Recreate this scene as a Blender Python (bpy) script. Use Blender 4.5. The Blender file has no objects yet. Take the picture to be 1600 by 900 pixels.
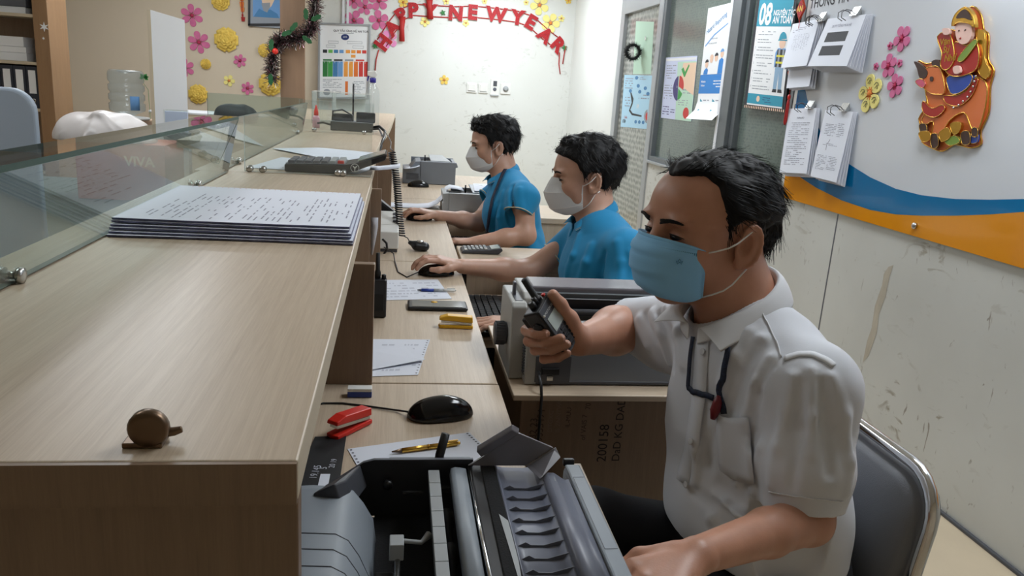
import bpy, math, random
import numpy as np
from mathutils import Vector, Matrix
C = bpy.context.scene.collection
PI = math.pi
rnd = random.Random(7)

# ------------------------------------------------------------------ camera
FPX = 1215.0
ROLL, PITCH, YAW, CAMZ = math.radians(3.85), math.radians(14.2), math.radians(8.96), 1.33
_F = np.array([math.sin(YAW)*math.cos(PITCH), math.cos(YAW)*math.cos(PITCH), -math.sin(PITCH)])
_R0 = np.array([math.cos(YAW), -math.sin(YAW), 0.0])
_U0 = np.cross(_R0, _F)
_R = math.cos(ROLL)*_R0 + math.sin(ROLL)*_U0
_U = np.cross(_R, _F)
cam_data = bpy.data.cameras.new('camera')
cam_data.sensor_width = 36.0
cam_data.lens = 36.0*FPX/1600.0
cam_data.clip_start = 0.02
cam = bpy.data.objects.new('camera', cam_data)
C.objects.link(cam)
cam.matrix_world = Matrix(((_R[0], _U[0], -_F[0], 0), (_R[1], _U[1], -_F[1], 0), (_R[2], _U[2], -_F[2], CAMZ), (0, 0, 0, 1)))
bpy.context.scene.camera = cam

# ------------------------------------------------------------------ world, lights, exposure
vs = bpy.context.scene.view_settings
vs.view_transform = 'Standard'
vs.look = 'None'
vs.gamma = 1.0
vs.use_curve_mapping = False
vs.exposure = 0.0
wd = bpy.data.worlds.new('world')
bpy.context.scene.world = wd
wd.use_nodes = True
wd.node_tree.nodes['Background'].inputs[0].default_value = (0.80, 0.86, 1.0, 1)
wd.node_tree.nodes['Background'].inputs[1].default_value = 0.10

def area(name, loc, sx, sy, power, col=(0.86, 0.93, 1.0), rot=(0, 0, 0), spread=None):
    l = bpy.data.lights.new(name, 'AREA')
    l.shape = 'RECTANGLE'; l.size = sx; l.size_y = sy
    l.energy = power; l.color = col
    if spread: l.spread = spread
    o = bpy.data.objects.new(name, l); C.objects.link(o)
    o.location = loc; o.rotation_euler = rot
    return o
# ceiling lights of the office (light of the lamp panels built below)
LAMPS = [(0.95, 7.6, 44), (-1.9, 7.1, 22), (1.25, 4.5, 22), (-1.5, 4.4, 13), (1.35, 1.75, 19), (-1.9, 2.0, 4)]
for i, (lx, ly, pw) in enumerate(LAMPS):
    area('ceiling_lamp_light', (lx, ly, 2.655), 0.58, 1.15, pw)

# ------------------------------------------------------------------ pixel -> place on a known plane
def _ray(px, py):
    return _F + _R*(px-800)/FPX + _U*(450-py)/FPX
def onz(px, py, z):
    r = _ray(px, py); return Vector(r*((z-CAMZ)/r[2]) + np.array([0, 0, CAMZ]))
def onx(px, py, x):
    r = _ray(px, py); return Vector(r*(x/r[0]) + np.array([0, 0, CAMZ]))
def ony(px, py, y):
    r = _ray(px, py); return Vector(r*(y/r[1]) + np.array([0, 0, CAMZ]))

# ------------------------------------------------------------------ materials
MATS = {}
def mat(name, col, rough=0.5, metal=0.0, spec=0.5, noise=None, bump=None, emit=None, coat=0, sheen=0, sss=0):
    """noise=(scale, amount, (sx,sy,sz)) varies the base colour; bump=(scale, strength, (sx,sy,sz))"""
    if name in MATS: return MATS[name]
    m = bpy.data.materials.new(name); m.use_nodes = True
    nt = m.node_tree; b = nt.nodes['Principled BSDF']
    b.inputs['Base Color'].default_value = (*col, 1)
    b.inputs['Roughness'].default_value = rough
    b.inputs['Metallic'].default_value = metal
    b.inputs['Specular IOR Level'].default_value = spec
    if coat: b.inputs['Coat Weight'].default_value = coat
    if sheen: b.inputs['Sheen Weight'].default_value = sheen
    if sss:
        b.inputs['Subsurface Weight'].default_value = sss
        b.inputs['Subsurface Radius'].default_value = (0.02, 0.008, 0.004)
        b.inputs['Subsurface Scale'].default_value = 0.5
    tc = nt.nodes.new('ShaderNodeTexCoord')
    if noise:
        sc, am, st = noise
        mp = nt.nodes.new('ShaderNodeMapping'); mp.inputs['Scale'].default_value = st
        nz = nt.nodes.new('ShaderNodeTexNoise'); nz.inputs['Scale'].default_value = sc; nz.inputs['Detail'].default_value = 5
        rp = nt.nodes.new('ShaderNodeValToRGB')
        rp.color_ramp.elements[0].position = 0.3; rp.color_ramp.elements[1].position = 0.7
        rp.color_ramp.elements[0].color = (*[c*(1-am) for c in col], 1)
        rp.color_ramp.elements[1].color = (*[min(1, c*(1+am)) for c in col], 1)
        nt.links.new(tc.outputs['Object'], mp.inputs[0]); nt.links.new(mp.outputs[0], nz.inputs['Vector'])
        nt.links.new(nz.outputs['Fac'], rp.inputs[0]); nt.links.new(rp.outputs[0], b.inputs['Base Color'])
    if bump:
        sc, am, st = bump
        mp = nt.nodes.new('ShaderNodeMapping'); mp.inputs['Scale'].default_value = st
        nz = nt.nodes.new('ShaderNodeTexNoise'); nz.inputs['Scale'].default_value = sc; nz.inputs['Detail'].default_value = 4
        bp = nt.nodes.new('ShaderNodeBump'); bp.inputs['Strength'].default_value = am; bp.inputs['Distance'].default_value = 0.002
        nt.links.new(tc.outputs['Object'], mp.inputs[0]); nt.links.new(mp.outputs[0], nz.inputs['Vector'])
        nt.links.new(nz.outputs['Fac'], bp.inputs['Height']); nt.links.new(bp.outputs[0], b.inputs['Normal'])
    if emit:
        b.inputs['Emission Color'].default_value = (*emit[:3], 1); b.inputs['Emission Strength'].default_value = emit[3]
    MATS[name] = m
    return m
def srgb(r, g, b):
    f = lambda c: ((c/255+0.055)/1.055)**2.4 if c/255 > 0.04045 else c/255/12.92
    return (f(r), f(g), f(b))

def wood(name, c1, c2, stretch, scale=9, rough=0.38):
    """laminate with long grain streaks along the axis whose stretch is small"""
    m = bpy.data.materials.new(name); m.use_nodes = True
    nt = m.node_tree; b = nt.nodes['Principled BSDF']; b.inputs['Roughness'].default_value = rough
    tc = nt.nodes.new('ShaderNodeTexCoord'); mp = nt.nodes.new('ShaderNodeMapping'); mp.inputs['Scale'].default_value = stretch
    n1 = nt.nodes.new('ShaderNodeTexNoise'); n1.inputs['Scale'].default_value = scale; n1.inputs['Detail'].default_value = 6; n1.inputs['Roughness'].default_value = 0.65
    n1.inputs['Distortion'].default_value = 0.35
    n2 = nt.nodes.new('ShaderNodeTexNoise'); n2.inputs['Scale'].default_value = scale*7; n2.inputs['Detail'].default_value = 3
    mx = nt.nodes.new('ShaderNodeMath'); mx.operation = 'MULTIPLY_ADD'; mx.inputs[1].default_value = 0.35
    ad = nt.nodes.new('ShaderNodeMath'); ad.operation = 'MULTIPLY'; ad.inputs[1].default_value = 0.72
    rp = nt.nodes.new('ShaderNodeValToRGB')
    rp.color_ramp.elements[0].position = 0.36; rp.color_ramp.elements[1].position = 0.66
    rp.color_ramp.elements[0].color = (*c1, 1); rp.color_ramp.elements[1].color = (*c2, 1)
    nt.links.new(tc.outputs['Object'], mp.inputs[0])
    nt.links.new(mp.outputs[0], n1.inputs['Vector']); nt.links.new(mp.outputs[0], n2.inputs['Vector'])
    nt.links.new(n1.outputs['Fac'], ad.inputs[0]); nt.links.new(n2.outputs['Fac'], mx.inputs[0]); nt.links.new(ad.outputs[0], mx.inputs[2])
    nt.links.new(mx.outputs[0], rp.inputs[0]); nt.links.new(rp.outputs[0], b.inputs['Base Color'])
    MATS[name] = m
    return m
WL = srgb(203, 185, 162); WD = srgb(184, 164, 140)
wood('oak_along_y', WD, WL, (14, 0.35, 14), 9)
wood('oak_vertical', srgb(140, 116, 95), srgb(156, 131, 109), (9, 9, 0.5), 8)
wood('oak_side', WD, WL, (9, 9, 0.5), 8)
wood('oak_front', srgb(126, 104, 85), srgb(140, 117, 96), (9, 9, 0.5), 8)  # darker copy of oak_side: shade on the counter's end panels put into the colour
wood('oak_along_x', WD, WL, (0.5, 9, 9), 8)
wood('cabinet_beech', srgb(142, 110, 80), srgb(154, 121, 89), (6, 6, 0.5), 5)
mat('oak_edge', srgb(196, 182, 158), 0.5)
mat('wall_white', srgb(222, 224, 220), 0.7, noise=(1.1, 0.05, (1, 1, 1)), bump=(30, 0.08, (1, 1, 1)))
mat('wall_beige', srgb(212, 198, 176), 0.7, noise=(1.0, 0.04, (1, 1, 1)), bump=(30, 0.08, (1, 1, 1)))
mat('ceiling_white', srgb(225, 225, 222), 0.8)
mat('floor_tile', srgb(200, 184, 158), 0.35, noise=(3, 0.08, (1, 1, 1)))
mat('column_brown', srgb(136, 108, 84), 0.55, noise=(14, 0.10, (1, 1, 0.15)))
mat('paper', srgb(226, 230, 240), 0.8)
mat('paper_edge', srgb(120, 122, 146), 0.85, noise=(60, 0.25, (0.3, 1, 8)))
mat('ink', srgb(70, 70, 84), 0.8)
mat('ink_soft', srgb(150, 152, 166), 0.8)
mat('ink_pale', srgb(196, 200, 212), 0.8)
mat('ink_red', srgb(190, 60, 60), 0.8)
mat('black_plastic', srgb(26, 26, 29), 0.38)
mat('black_matte', srgb(20, 20, 22), 0.65)
mat('black_gloss', srgb(14, 14, 16), 0.14)
mat('grey_plastic', srgb(120, 126, 134), 0.42)
mat('grey_dark', srgb(74, 76, 82), 0.4)
mat('grey_mid', srgb(96, 99, 107), 0.4)
mat('grey_light', srgb(166, 170, 172), 0.45)
mat('beige_plastic', srgb(164, 164, 160), 0.45, noise=(4, 0.05, (1, 1, 1)))
mat('steel', srgb(190, 190, 188), 0.25, 1.0)
mat('chrome', srgb(225, 225, 225), 0.12, 1.0)
mat('bronze', srgb(112, 92, 74), 0.35, 0.9)
mat('alu', srgb(176, 180, 184), 0.38, 0.6)
mat('alu_dark', srgb(112, 118, 122), 0.4, 0.4)
mat('gold', srgb(214, 168, 74), 0.25, 0.9)
mat('white_plastic', srgb(228, 228, 224), 0.4)
mat('white_paint', srgb(226, 229, 234), 0.6)
mat('red_plastic', srgb(214, 44, 32), 0.35)
mat('yellow_plastic', srgb(226, 172, 30), 0.4)
mat('red_foam', srgb(172, 20, 30), 0.6, noise=(160, 0.55, (1, 1, 1)))
mat('red_ribbon', srgb(176, 34, 32), 0.6)
mat('pink_foam', srgb(208, 108, 152), 0.7, noise=(20, 0.10, (1, 1, 1)))
mat('pink_pale', srgb(224, 140, 190), 0.7)
mat('yellow_foam', srgb(234, 200, 92), 0.7, noise=(25, 0.12, (1, 1, 1)))
mat('yellow_pale', srgb(240, 228, 140), 0.7)
mat('orange_foam', srgb(226, 134, 60), 0.7)
mat('deep_pink', srgb(176, 40, 80), 0.7)

def glass_mat(name, tint, rough=0.0, ior=1.45, glossy_only=False, haze=0.0):
    m = bpy.data.materials.new(name); m.use_nodes = True
    nt = m.node_tree; nt.nodes.clear()
    out = nt.nodes.new('ShaderNodeOutputMaterial')
    tr = nt.nodes.new('ShaderNodeBsdfTransparent'); tr.inputs[0].default_value = (*tint, 1)
    gl = nt.nodes.new('ShaderNodeBsdfGlossy'); gl.inputs['Roughness'].default_value = rough
    lw = nt.nodes.new('ShaderNodeLayerWeight'); lw.inputs[0].default_value = 0.5
    pw = nt.nodes.new('ShaderNodeMath'); pw.operation = 'POWER'; pw.inputs[1].default_value = 5.0
    fr = nt.nodes.new('ShaderNodeMath'); fr.operation = 'MULTIPLY_ADD'; fr.inputs[1].default_value = 0.96; fr.inputs[2].default_value = 0.035
    mx = nt.nodes.new('ShaderNodeMixShader')
    nt.links.new(lw.outputs['Facing'], pw.inputs[0]); nt.links.new(pw.outputs[0], fr.inputs[0])
    nt.links.new(fr.outputs[0], mx.inputs[0]); nt.links.new(gl.outputs[0], mx.inputs[2])
    if haze:
        df = nt.nodes.new('ShaderNodeBsdfDiffuse'); df.inputs[0].default_value = (0.8, 0.85, 0.84, 1)
        m2 = nt.nodes.new('ShaderNodeMixShader'); m2.inputs[0].default_value = haze
        nt.links.new(tr.outputs[0], m2.inputs[1]); nt.links.new(df.outputs[0], m2.inputs[2]); nt.links.new(m2.outputs[0], mx.inputs[1])
    else:
        nt.links.new(tr.outputs[0], mx.inputs[1])
    nt.links.new(mx.outputs[0], out.inputs[0])
    MATS[name] = m
    return m
glass_mat('glass_green', (0.82, 0.885, 0.86), 0.0, 1.35, haze=0.03)
glass_mat('glass_clear', (0.95, 0.97, 0.965), 0.0, 1.35, haze=0.03)
glass_mat('jug_plastic', (0.84, 0.89, 0.92), 0.08, 1.25, haze=0.16)
glass_mat('bottle_plastic', (0.96, 0.97, 0.97), 0.05, 1.25, haze=0.12)
mat('glass_edge', srgb(52, 78, 68), 0.5)
mat('glass_edge_light', srgb(158, 176, 170), 0.2)

# ------------------------------------------------------------------ mesh builder
class MB:
    def __init__(s): s.v = []; s.f = []; s.mi = []; s.sm = []; s.mats = []
    def m(s, name):
        if name not in s.mats: s.mats.append(name)
        return s.mats.index(name)
    def add(s, vs, fs, mt, smooth=False):
        o = len(s.v); s.v += [tuple(v) for v in vs]; k = s.m(mt)
        for f in fs: s.f.append([i+o for i in f]); s.mi.append(k); s.sm.append(smooth)
        return s
    def box(s, lo, hi, mt):
        (a, b, c), (d, e, f) = lo, hi
        return s.add([(a,b,c),(d,b,c),(d,e,c),(a,e,c),(a,b,f),(d,b,f),(d,e,f),(a,e,f)],
                     [(0,3,2,1),(4,5,6,7),(0,1,5,4),(1,2,6,5),(2,3,7,6),(3,0,4,7)], mt)
    def obox(s, c, ax, ay, az, mt):
        """oriented box from its centre and three half-extent vectors"""
        c, ax, ay, az = map(Vector, (c, ax, ay, az))
        vs = [c + ax*i + ay*j + az*k for k in (-1, 1) for (i, j) in ((-1,-1),(1,-1),(1,1),(-1,1))]
        fs = [(0,3,2,1),(4,5,6,7),(0,1,5,4),(1,2,6,5),(2,3,7,6),(3,0,4,7)]
        if ax.cross(ay).dot(az) < 0: fs = [f[::-1] for f in fs]
        return s.add(vs, fs, mt)
    def prism(s, poly, d, mt, side=None):
        """closed polygon (3D points) swept by vector d"""
        poly = [Vector(p) for p in poly]; d = Vector(d); n = len(poly)
        nn = Vector((0, 0, 0))
        for i in range(n): nn += (poly[i]-poly[0]).cross(poly[(i+1) % n]-poly[0])
        if nn.dot(d) > 0: poly = poly[::-1]
        s.add(poly + [p+d for p in poly], [tuple(range(n)), tuple(range(2*n-1, n-1, -1))], mt)
        o = len(s.v)-2*n; k = s.m(side or mt)
        for i in range(n):
            j = (i+1) % n; s.f.append([o+j, o+i, o+n+i, o+n+j]); s.mi.append(k); s.sm.append(False)
        return s
    def quad(s, a, b, c, d, mt): return s.add([a, b, c, d], [(0, 1, 2, 3)], mt)
    def poly(s, ps, mt): return s.add(ps, [tuple(range(len(ps)))], mt)
    def tube(s, pts, r, mt, n=8, closed=False, flat=None, caps=True):
        pts = [Vector(p) for p in pts]; N = len(pts)
        rs = r if isinstance(r, (list, tuple)) else [r]*N
        prev = None; rings = []
        for i, p in enumerate(pts):
            if closed: t = (pts[(i+1) % N]-pts[i-1])
            else: t = pts[min(i+1, N-1)]-pts[max(i-1, 0)]
            if t.length < 1e-9: t = Vector((0, 0, 1))
            t.normalize()
            if prev is None:
                a = Vector((0, 0, 1)) if abs(t.z) < 0.9 else Vector((1, 0, 0))
                if flat: a = Vector(flat)
                u = a - t*a.dot(t)
                if u.length < 1e-6: u = t.orthogonal()
            else: u = prev - t*prev.dot(t)
            u.normalize(); prev = u; w = t.cross(u)
            k = 1.0 if not flat else 0.22
            rings.append([p + (u*math.cos(2*PI*j/n)*k + w*math.sin(2*PI*j/n))*rs[i] for j in range(n)])
        vs = [q for g in rings for q in g]; fs = []
        M = N if closed else N-1
        for i in range(M):
            for j in range(n):
                a = i*n+j; b = i*n+(j+1) % n; c = ((i+1) % N)*n+(j+1) % n; d = ((i+1) % N)*n+j
                fs.append((a, b, c, d))
        if not closed and caps: fs += [tuple(range(n-1, -1, -1)), tuple(range((N-1)*n, N*n))]
        return s.add(vs, fs, mt, True)
    def lathe(s, c, prof, mt, n=24, axis=(0, 0, 1), smooth=True):
        c = Vector(c); ax = Vector(axis).normalized(); u = ax.orthogonal().normalized(); w = ax.cross(u)
        vs = []; fs = []
        for (r, h) in prof:
            for j in range(n):
                t = 2*PI*j/n; vs.append(c + ax*h + (u*math.cos(t)+w*math.sin(t))*max(r, 1e-5))
        for i in range(len(prof)-1):
            for j in range(n): fs.append((i*n+j, i*n+(j+1) % n, (i+1)*n+(j+1) % n, (i+1)*n+j))
        fs += [tuple(range(n-1, -1, -1)), tuple(range((len(prof)-1)*n, len(prof)*n))]
        return s.add(vs, fs, mt, smooth)
    def ball(s, c, r, mt, n=12, sq=(1, 1, 1)):
        vs = []; fs = []; c = Vector(c); m_ = n//2+1
        for i in range(m_):
            a = PI*i/(m_-1)
            for j in range(n):
                b = 2*PI*j/n; vs.append(c + Vector((math.sin(a)*math.cos(b)*sq[0], math.sin(a)*math.sin(b)*sq[1], math.cos(a)*sq[2]))*r)
        for i in range(m_-1):
            for j in range(n): fs.append((i*n+j, (i+1)*n+j, (i+1)*n+(j+1) % n, i*n+(j+1) % n))
        return s.add(vs, fs, mt, True)
    def grid(s, rows, mt, smooth=True):
        n = len(rows[0]); vs = [p for r in rows for p in r]; fs = []
        for i in range(len(rows)-1):
            for j in range(n-1): fs.append((i*n+j, i*n+j+1, (i+1)*n+j+1, (i+1)*n+j))
        return s.add(vs, fs, mt, smooth)
    def text(s, body, origin, ex, ey, size, mt, depth=0.0, align='LEFT', bold=0.0):
        """text laid in the plane (ex, ey) from origin, size = letter height"""
        cu = bpy.data.curves.new('t', 'FONT'); cu.body = body; cu.size = 1.0; cu.align_x = align
        cu.resolution_u = 3; cu.offset = bold
        o = bpy.data.objects.new('t', cu); C.objects.link(o)
        dg = bpy.context.evaluated_depsgraph_get(); dg.update()
        me = bpy.data.meshes.new_from_object(o.evaluated_get(dg))
        ex, ey, origin = Vector(ex).normalized(), Vector(ey).normalized(), Vector(origin); nz = ex.cross(ey)
        k = size/0.70
        vs = [origin + ex*v.co.x*k + ey*v.co.y*k for v in me.vertices]
        fs = [tuple(p.vertices) for p in me.polygons]
        s.add(vs, fs, mt)
        if depth:
            s.add([v + nz*depth for v in vs], fs, mt)
            ed = {}
            for p in me.polygons:
                L = list(p.vertices)
                for a, b in zip(L, L[1:]+L[:1]):
                    if (b, a) in ed: ed.pop((b, a))
                    else: ed[(a, b)] = 1
            vv = []; ff = []
            for (a, b) in ed:
                n0 = len(vv); vv += [vs[a], vs[b], vs[b]+nz*depth, vs[a]+nz*depth]; ff.append((n0, n0+1, n0+2, n0+3))
            s.add(vv, ff, mt)
        bpy.data.objects.remove(o); bpy.data.curves.remove(cu); bpy.data.meshes.remove(me)
        return s
    def build(s, name, parent=None, bevel=0.0, solid=0.0, seg=2):
        me = bpy.data.meshes.new(name); me.from_pydata(s.v, [], s.f)
        for n in s.mats: me.materials.append(MATS[n])
        me.polygons.foreach_set('material_index', s.mi); me.polygons.foreach_set('use_smooth', s.sm)
        me.update()
        o = bpy.data.objects.new(name, me); C.objects.link(o)
        if parent:
            o.parent = parent
            o.matrix_parent_inverse = parent.matrix_world.inverted()
        if solid:
            md = o.modifiers.new('thick', 'SOLIDIFY'); md.thickness = solid; md.offset = 0
        if bevel:
            md = o.modifiers.new('edge', 'BEVEL'); md.width = bevel; md.segments = seg; md.limit_method = 'ANGLE'; md.angle_limit = math.radians(40)
            md.harden_normals = False
        return o
def tag(o, label, cat, group=None):
    o['label'] = label; o['category'] = cat
    if group: o['group'] = group
    return o
def struct(o): o['kind'] = 'structure'; return o
def thing(name, label, cat, loc=(0, 0, 0), group=None):
    o = bpy.data.objects.new(name, None); o.empty_display_size = 0.05; C.objects.link(o)
    o.location = loc; o.matrix_world = Matrix.Translation(Vector(loc))
    return tag(o, label, cat, group)

# ================================================================== THE SETTING
XR, YB, YF, XL, ZC = 1.917, 8.95, -1.6, -5.0, 2.7
# painted concrete with scuffs and brown drip stains for the wall on the right
def scuffed(name, ca, cb, c1_, c2_, k1=1.0, k2=0.7):
    m = bpy.data.materials.new(name); m.use_nodes = True; nt = m.node_tree; b = nt.nodes['Principled BSDF']
    b.inputs['Roughness'].default_value = 0.6
    tc = nt.nodes.new('ShaderNodeTexCoord')
    def nz(scale, st, det=5, dist=0.0, off=(0, 0, 0)):
        mp = nt.nodes.new('ShaderNodeMapping'); mp.inputs['Scale'].default_value = st; mp.inputs['Location'].default_value = off
        n = nt.nodes.new('ShaderNodeTexNoise'); n.inputs['Scale'].default_value = scale; n.inputs['Detail'].default_value = det; n.inputs['Distortion'].default_value = dist
        nt.links.new(tc.outputs['Object'], mp.inputs[0]); nt.links.new(mp.outputs[0], n.inputs['Vector']); return n
    def ramp(src, a, c, inv=False):
        r = nt.nodes.new('ShaderNodeValToRGB'); r.color_ramp.elements[0].position = a; r.color_ramp.elements[1].position = c
        nt.links.new(src, r.inputs[0]); return r.outputs[0]
    def mix(fac, a, col):
        x = nt.nodes.new('ShaderNodeMixRGB'); nt.links.new(fac, x.inputs[0]); x.inputs[2].default_value = (*col, 1)
        if isinstance(a, tuple): x.inputs[1].default_value = (*a, 1)
        else: nt.links.new(a, x.inputs[1])
        return x.outputs[0]
    c = mix(ramp(nz(1.3, (1, 1, 1)).outputs['Fac'], 0.35, 0.8), ca, cb)
    f = ramp(nz(7, (1, 1, 2.0), 6, 1.8, (3, 1, 0)).outputs['Fac'], 0.60, 0.68)
    g = nt.nodes.new('ShaderNodeMath'); g.operation = 'MULTIPLY'; nt.links.new(f, g.inputs[0]); nt.links.new(ramp(nz(2.2, (1, 1, 1), 2).outputs['Fac'], 0.45, 0.7), g.inputs[1])
    g0 = nt.nodes.new('ShaderNodeMath'); g0.operation = 'MULTIPLY'; g0.inputs[1].default_value = k1; nt.links.new(g.outputs[0], g0.inputs[0]); c = mix(g0.outputs[0], c, c1_)
    f2 = ramp(nz(26, (1, 1, 0.35), 4, 1.2, (9, 2, 4)).outputs['Fac'], 0.68, 0.73)
    g2 = nt.nodes.new('ShaderNodeMath'); g2.operation = 'MULTIPLY'; g2.inputs[1].default_value = k2; nt.links.new(f2, g2.inputs[0])
    c = mix(g2.outputs[0], c, c2_)
    nt.links.new(c, b.inputs['Base Color'])
    MATS[name] = m
scuffed('wall_scuffed', srgb(208, 209, 204), srgb(190, 190, 184), srgb(152, 145, 130), srgb(120, 108, 92))
scuffed('wall_back_white', srgb(222, 224, 220), srgb(214, 215, 209), srgb(186, 186, 178), srgb(176, 172, 162), 0.7, 0.35)
def pane_mat(name, c1, c2, scale, st):
    m = bpy.data.materials.new(name); m.use_nodes = True; nt = m.node_tree; b = nt.nodes['Principled BSDF']
    b.inputs['Roughness'].default_value = 0.12
    tc = nt.nodes.new('ShaderNodeTexCoord'); mp = nt.nodes.new('ShaderNodeMapping'); mp.inputs['Scale'].default_value = st
    br = nt.nodes.new('ShaderNodeTexVoronoi'); br.inputs['Scale'].default_value = scale; br.inputs['Randomness'].default_value = 0.35
    rp = nt.nodes.new('ShaderNodeValToRGB'); rp.color_ramp.elements[0].color = (*c1, 1); rp.color_ramp.elements[1].color = (*c2, 1)
    rp.color_ramp.elements[0].position = 0.15; rp.color_ramp.elements[1].position = 0.6
    bp = nt.nodes.new('ShaderNodeBump'); bp.inputs['Strength'].default_value = 0.25; bp.inputs['Distance'].default_value = 0.001
    nt.links.new(tc.outputs['Object'], mp.inputs[0]); nt.links.new(mp.outputs[0], br.inputs['Vector'])
    nt.links.new(br.outputs['Distance'], rp.inputs[0]); nt.links.new(rp.outputs[0], b.inputs['Base Color'])
    nt.links.new(br.outputs['Distance'], bp.inputs['Height']); nt.links.new(bp.outputs[0], b.inputs['Normal'])
    MATS[name] = m
pane_mat('patterned_glass', srgb(92, 96, 92), srgb(172, 174, 166), 30, (1, 1, 0.75))
pane_mat('window_glass', srgb(84, 96, 92), srgb(108, 120, 114), 60, (1, 1, 1))

struct(MB().box((XL, YF, -0.1), (XR+0.1, YB, 0), 'floor_tile').build('floor'))
struct(MB().box((XL, YF, ZC), (XR+0.1, YB, ZC+0.1), 'ceiling_white').build('ceiling'))
wb = MB(); wb.box((-0.86, YB, 0), (XR+0.1, YB+0.1, ZC), 'wall_back_white'); wb.box((XL, YB, 0), (-0.86, YB+0.1, ZC), 'wall_beige')
struct(wb.build('wall_back'))
struct(MB().box((XL-0.1, YF, 0), (XL, YB, ZC), 'wall_beige').build('wall_left'))
struct(MB().box((XL, YF-0.1, 0), (XR+0.1, YF, ZC), 'wall_beige').build('wall_front'))
W0, W1, D1_, ZS, ZT = 3.70, 5.84, 6.99, 0.885, 2.35
wr = MB()
wr.box((XR, YF, 0), (XR+0.1, W0, ZC), 'wall_scuffed'); wr.box((XR, W0, 0), (XR+0.1, W1, ZS), 'wall_scuffed')
wr.box((XR, W0, ZT), (XR+0.1, D1_, ZC), 'wall_scuffed'); wr.box((XR, D1_, 0), (XR+0.1, YB, ZC), 'wall_white')
wr.box((XR-0.0012, 3.140, 0), (XR, 3.148, 0.9), 'grey_mid')
mat('brown_stain', srgb(184, 176, 160), 0.6, noise=(30, 0.12, (1, 1, 0.4)))
st_ = [onx(*p, XR-0.0008) for p in ((1388, 417), (1396, 414), (1390, 432), (1384, 462), (1373, 492), (1370, 520), (1357, 556), (1348, 566), (1355, 532), (1362, 512), (1367, 478), (1378, 446), (1381, 428))]; wr.poly(st_, 'brown_stain')
struct(wr.build('wall_right'))
struct(MB().box((XR-0.014, YF, 0), (XR, W1, 0.012), 'grey_dark').build('baseboard_right', bevel=0.003))
# square pier standing in the room, clad in brown laminate
p = MB(); a = ony(438, 100, 8.3); q = ony(476, 100, 8.3)
p.box((a.x, 8.3, 0), (q.x, 8.35, ZC), 'column_brown')
struct(p.build('wall_pier', bevel=0.004))
# conduits on the back wall beside the pier
for i, px in enumerate((536, 543)):
    x = ony(px, 60, YB).x
    struct(MB().box((x-0.012, YB-0.02, 1.2), (x+0.012, YB, ZC), 'white_paint').build('trim_%d' % (i+1)))
# door with patterned glass
f = MB(); x0, x1 = XR-0.012, XR+0.06
f.box((x0, D1_-0.12, 0), (x1, D1_, ZT), 'alu'); f.box((x0, W1, 0), (x1, W1+0.10, ZT), 'alu')
f.box((x0, W1+0.10, ZT-0.32), (x1, D1_-0.12, ZT), 'alu'); f.box((x0, W1+0.10, 0), (x1, D1_-0.12, 0.22), 'alu')
d = struct(f.build('door_1', bevel=0.004))
g = MB().box((XR+0.02, W1+0.10, 0.22), (XR+0.028, D1_-0.12, ZT-0.32), 'patterned_glass').build('door_pane', d)
# two fixed windows between the door and the notice board
ya, yb = 4.40, 4.52
for k, (s, e) in enumerate(((yb, W1), (W0, ya))):
    f = MB()
    f.box((XR-0.005, s, ZS), (XR+0.07, e, ZS+0.035), 'alu_dark'); f.box((XR-0.005, s, ZT-0.05), (XR+0.07, e, ZT), 'alu_dark')
    f.box((XR-0.005, e-0.05, ZS+0.035), (XR+0.07, e, ZT-0.05), 'alu_dark'); f.box((XR-0.005, s, ZS+0.035), (XR+0.07, s+0.03, ZT-0.05), 'alu_dark')
    w = struct(f.build('window_%d' % (k+1), bevel=0.003))
    MB().box((XR+0.03, s+0.03, ZS+0.035), (XR+0.036, e-0.05, ZT-0.05), 'window_glass').build('window_pane', w)
m_ = MB(); m_.box((XR-0.03, ya, ZS-0.02), (XR+0.07, yb, ZT), 'alu_dark'); m_.box((XR-0.034, yb-0.006, ZS-0.02), (XR+0.0, yb+0.03, ZT), 'white_paint')
struct(m_.build('trim_3', bevel=0.003))
struct(MB().box((XR-0.02, W0, ZS-0.02), (XR, W1, ZS), 'alu').build('trim_4', bevel=0.003))
# ceiling lamp panels
mat('lamp_panel', (0.95, 0.97, 1), 0.5, emit=(0.95, 0.98, 1, 6))
for i, (lx, ly, pw) in enumerate(LAMPS):
    t = thing('ceiling_light', ['white square ceiling light near the far wall', 'white ceiling light over the water jug side', 'white ceiling light above the middle desk',
              'white ceiling light above the customer side', 'white ceiling light above the nearest chair', 'white ceiling light nearest above the customer side'][i], 'ceiling light', (lx, ly, ZC), 'ceiling lights')
    f = MB()
    for (a_, b_, c_, d_) in ((-.3, -.6, .3, -.57), (-.3, .57, .3, .6), (-.3, -.57, -.27, .57), (.27, -.57, .3, .57)):
        f.box((lx+a_, ly+b_, ZC-0.03), (lx+c_, ly+d_, ZC-0.001), 'white_paint')
    f.build('frame', t); MB().box((lx-.27, ly-.57, ZC-0.02), (lx+.27, ly+.57, ZC-0.002), 'lamp_panel').build('diffuser', t)

# ================================================================== COUNTERS AND DESKS
LZ = 1.03; DZ = 0.75
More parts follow.
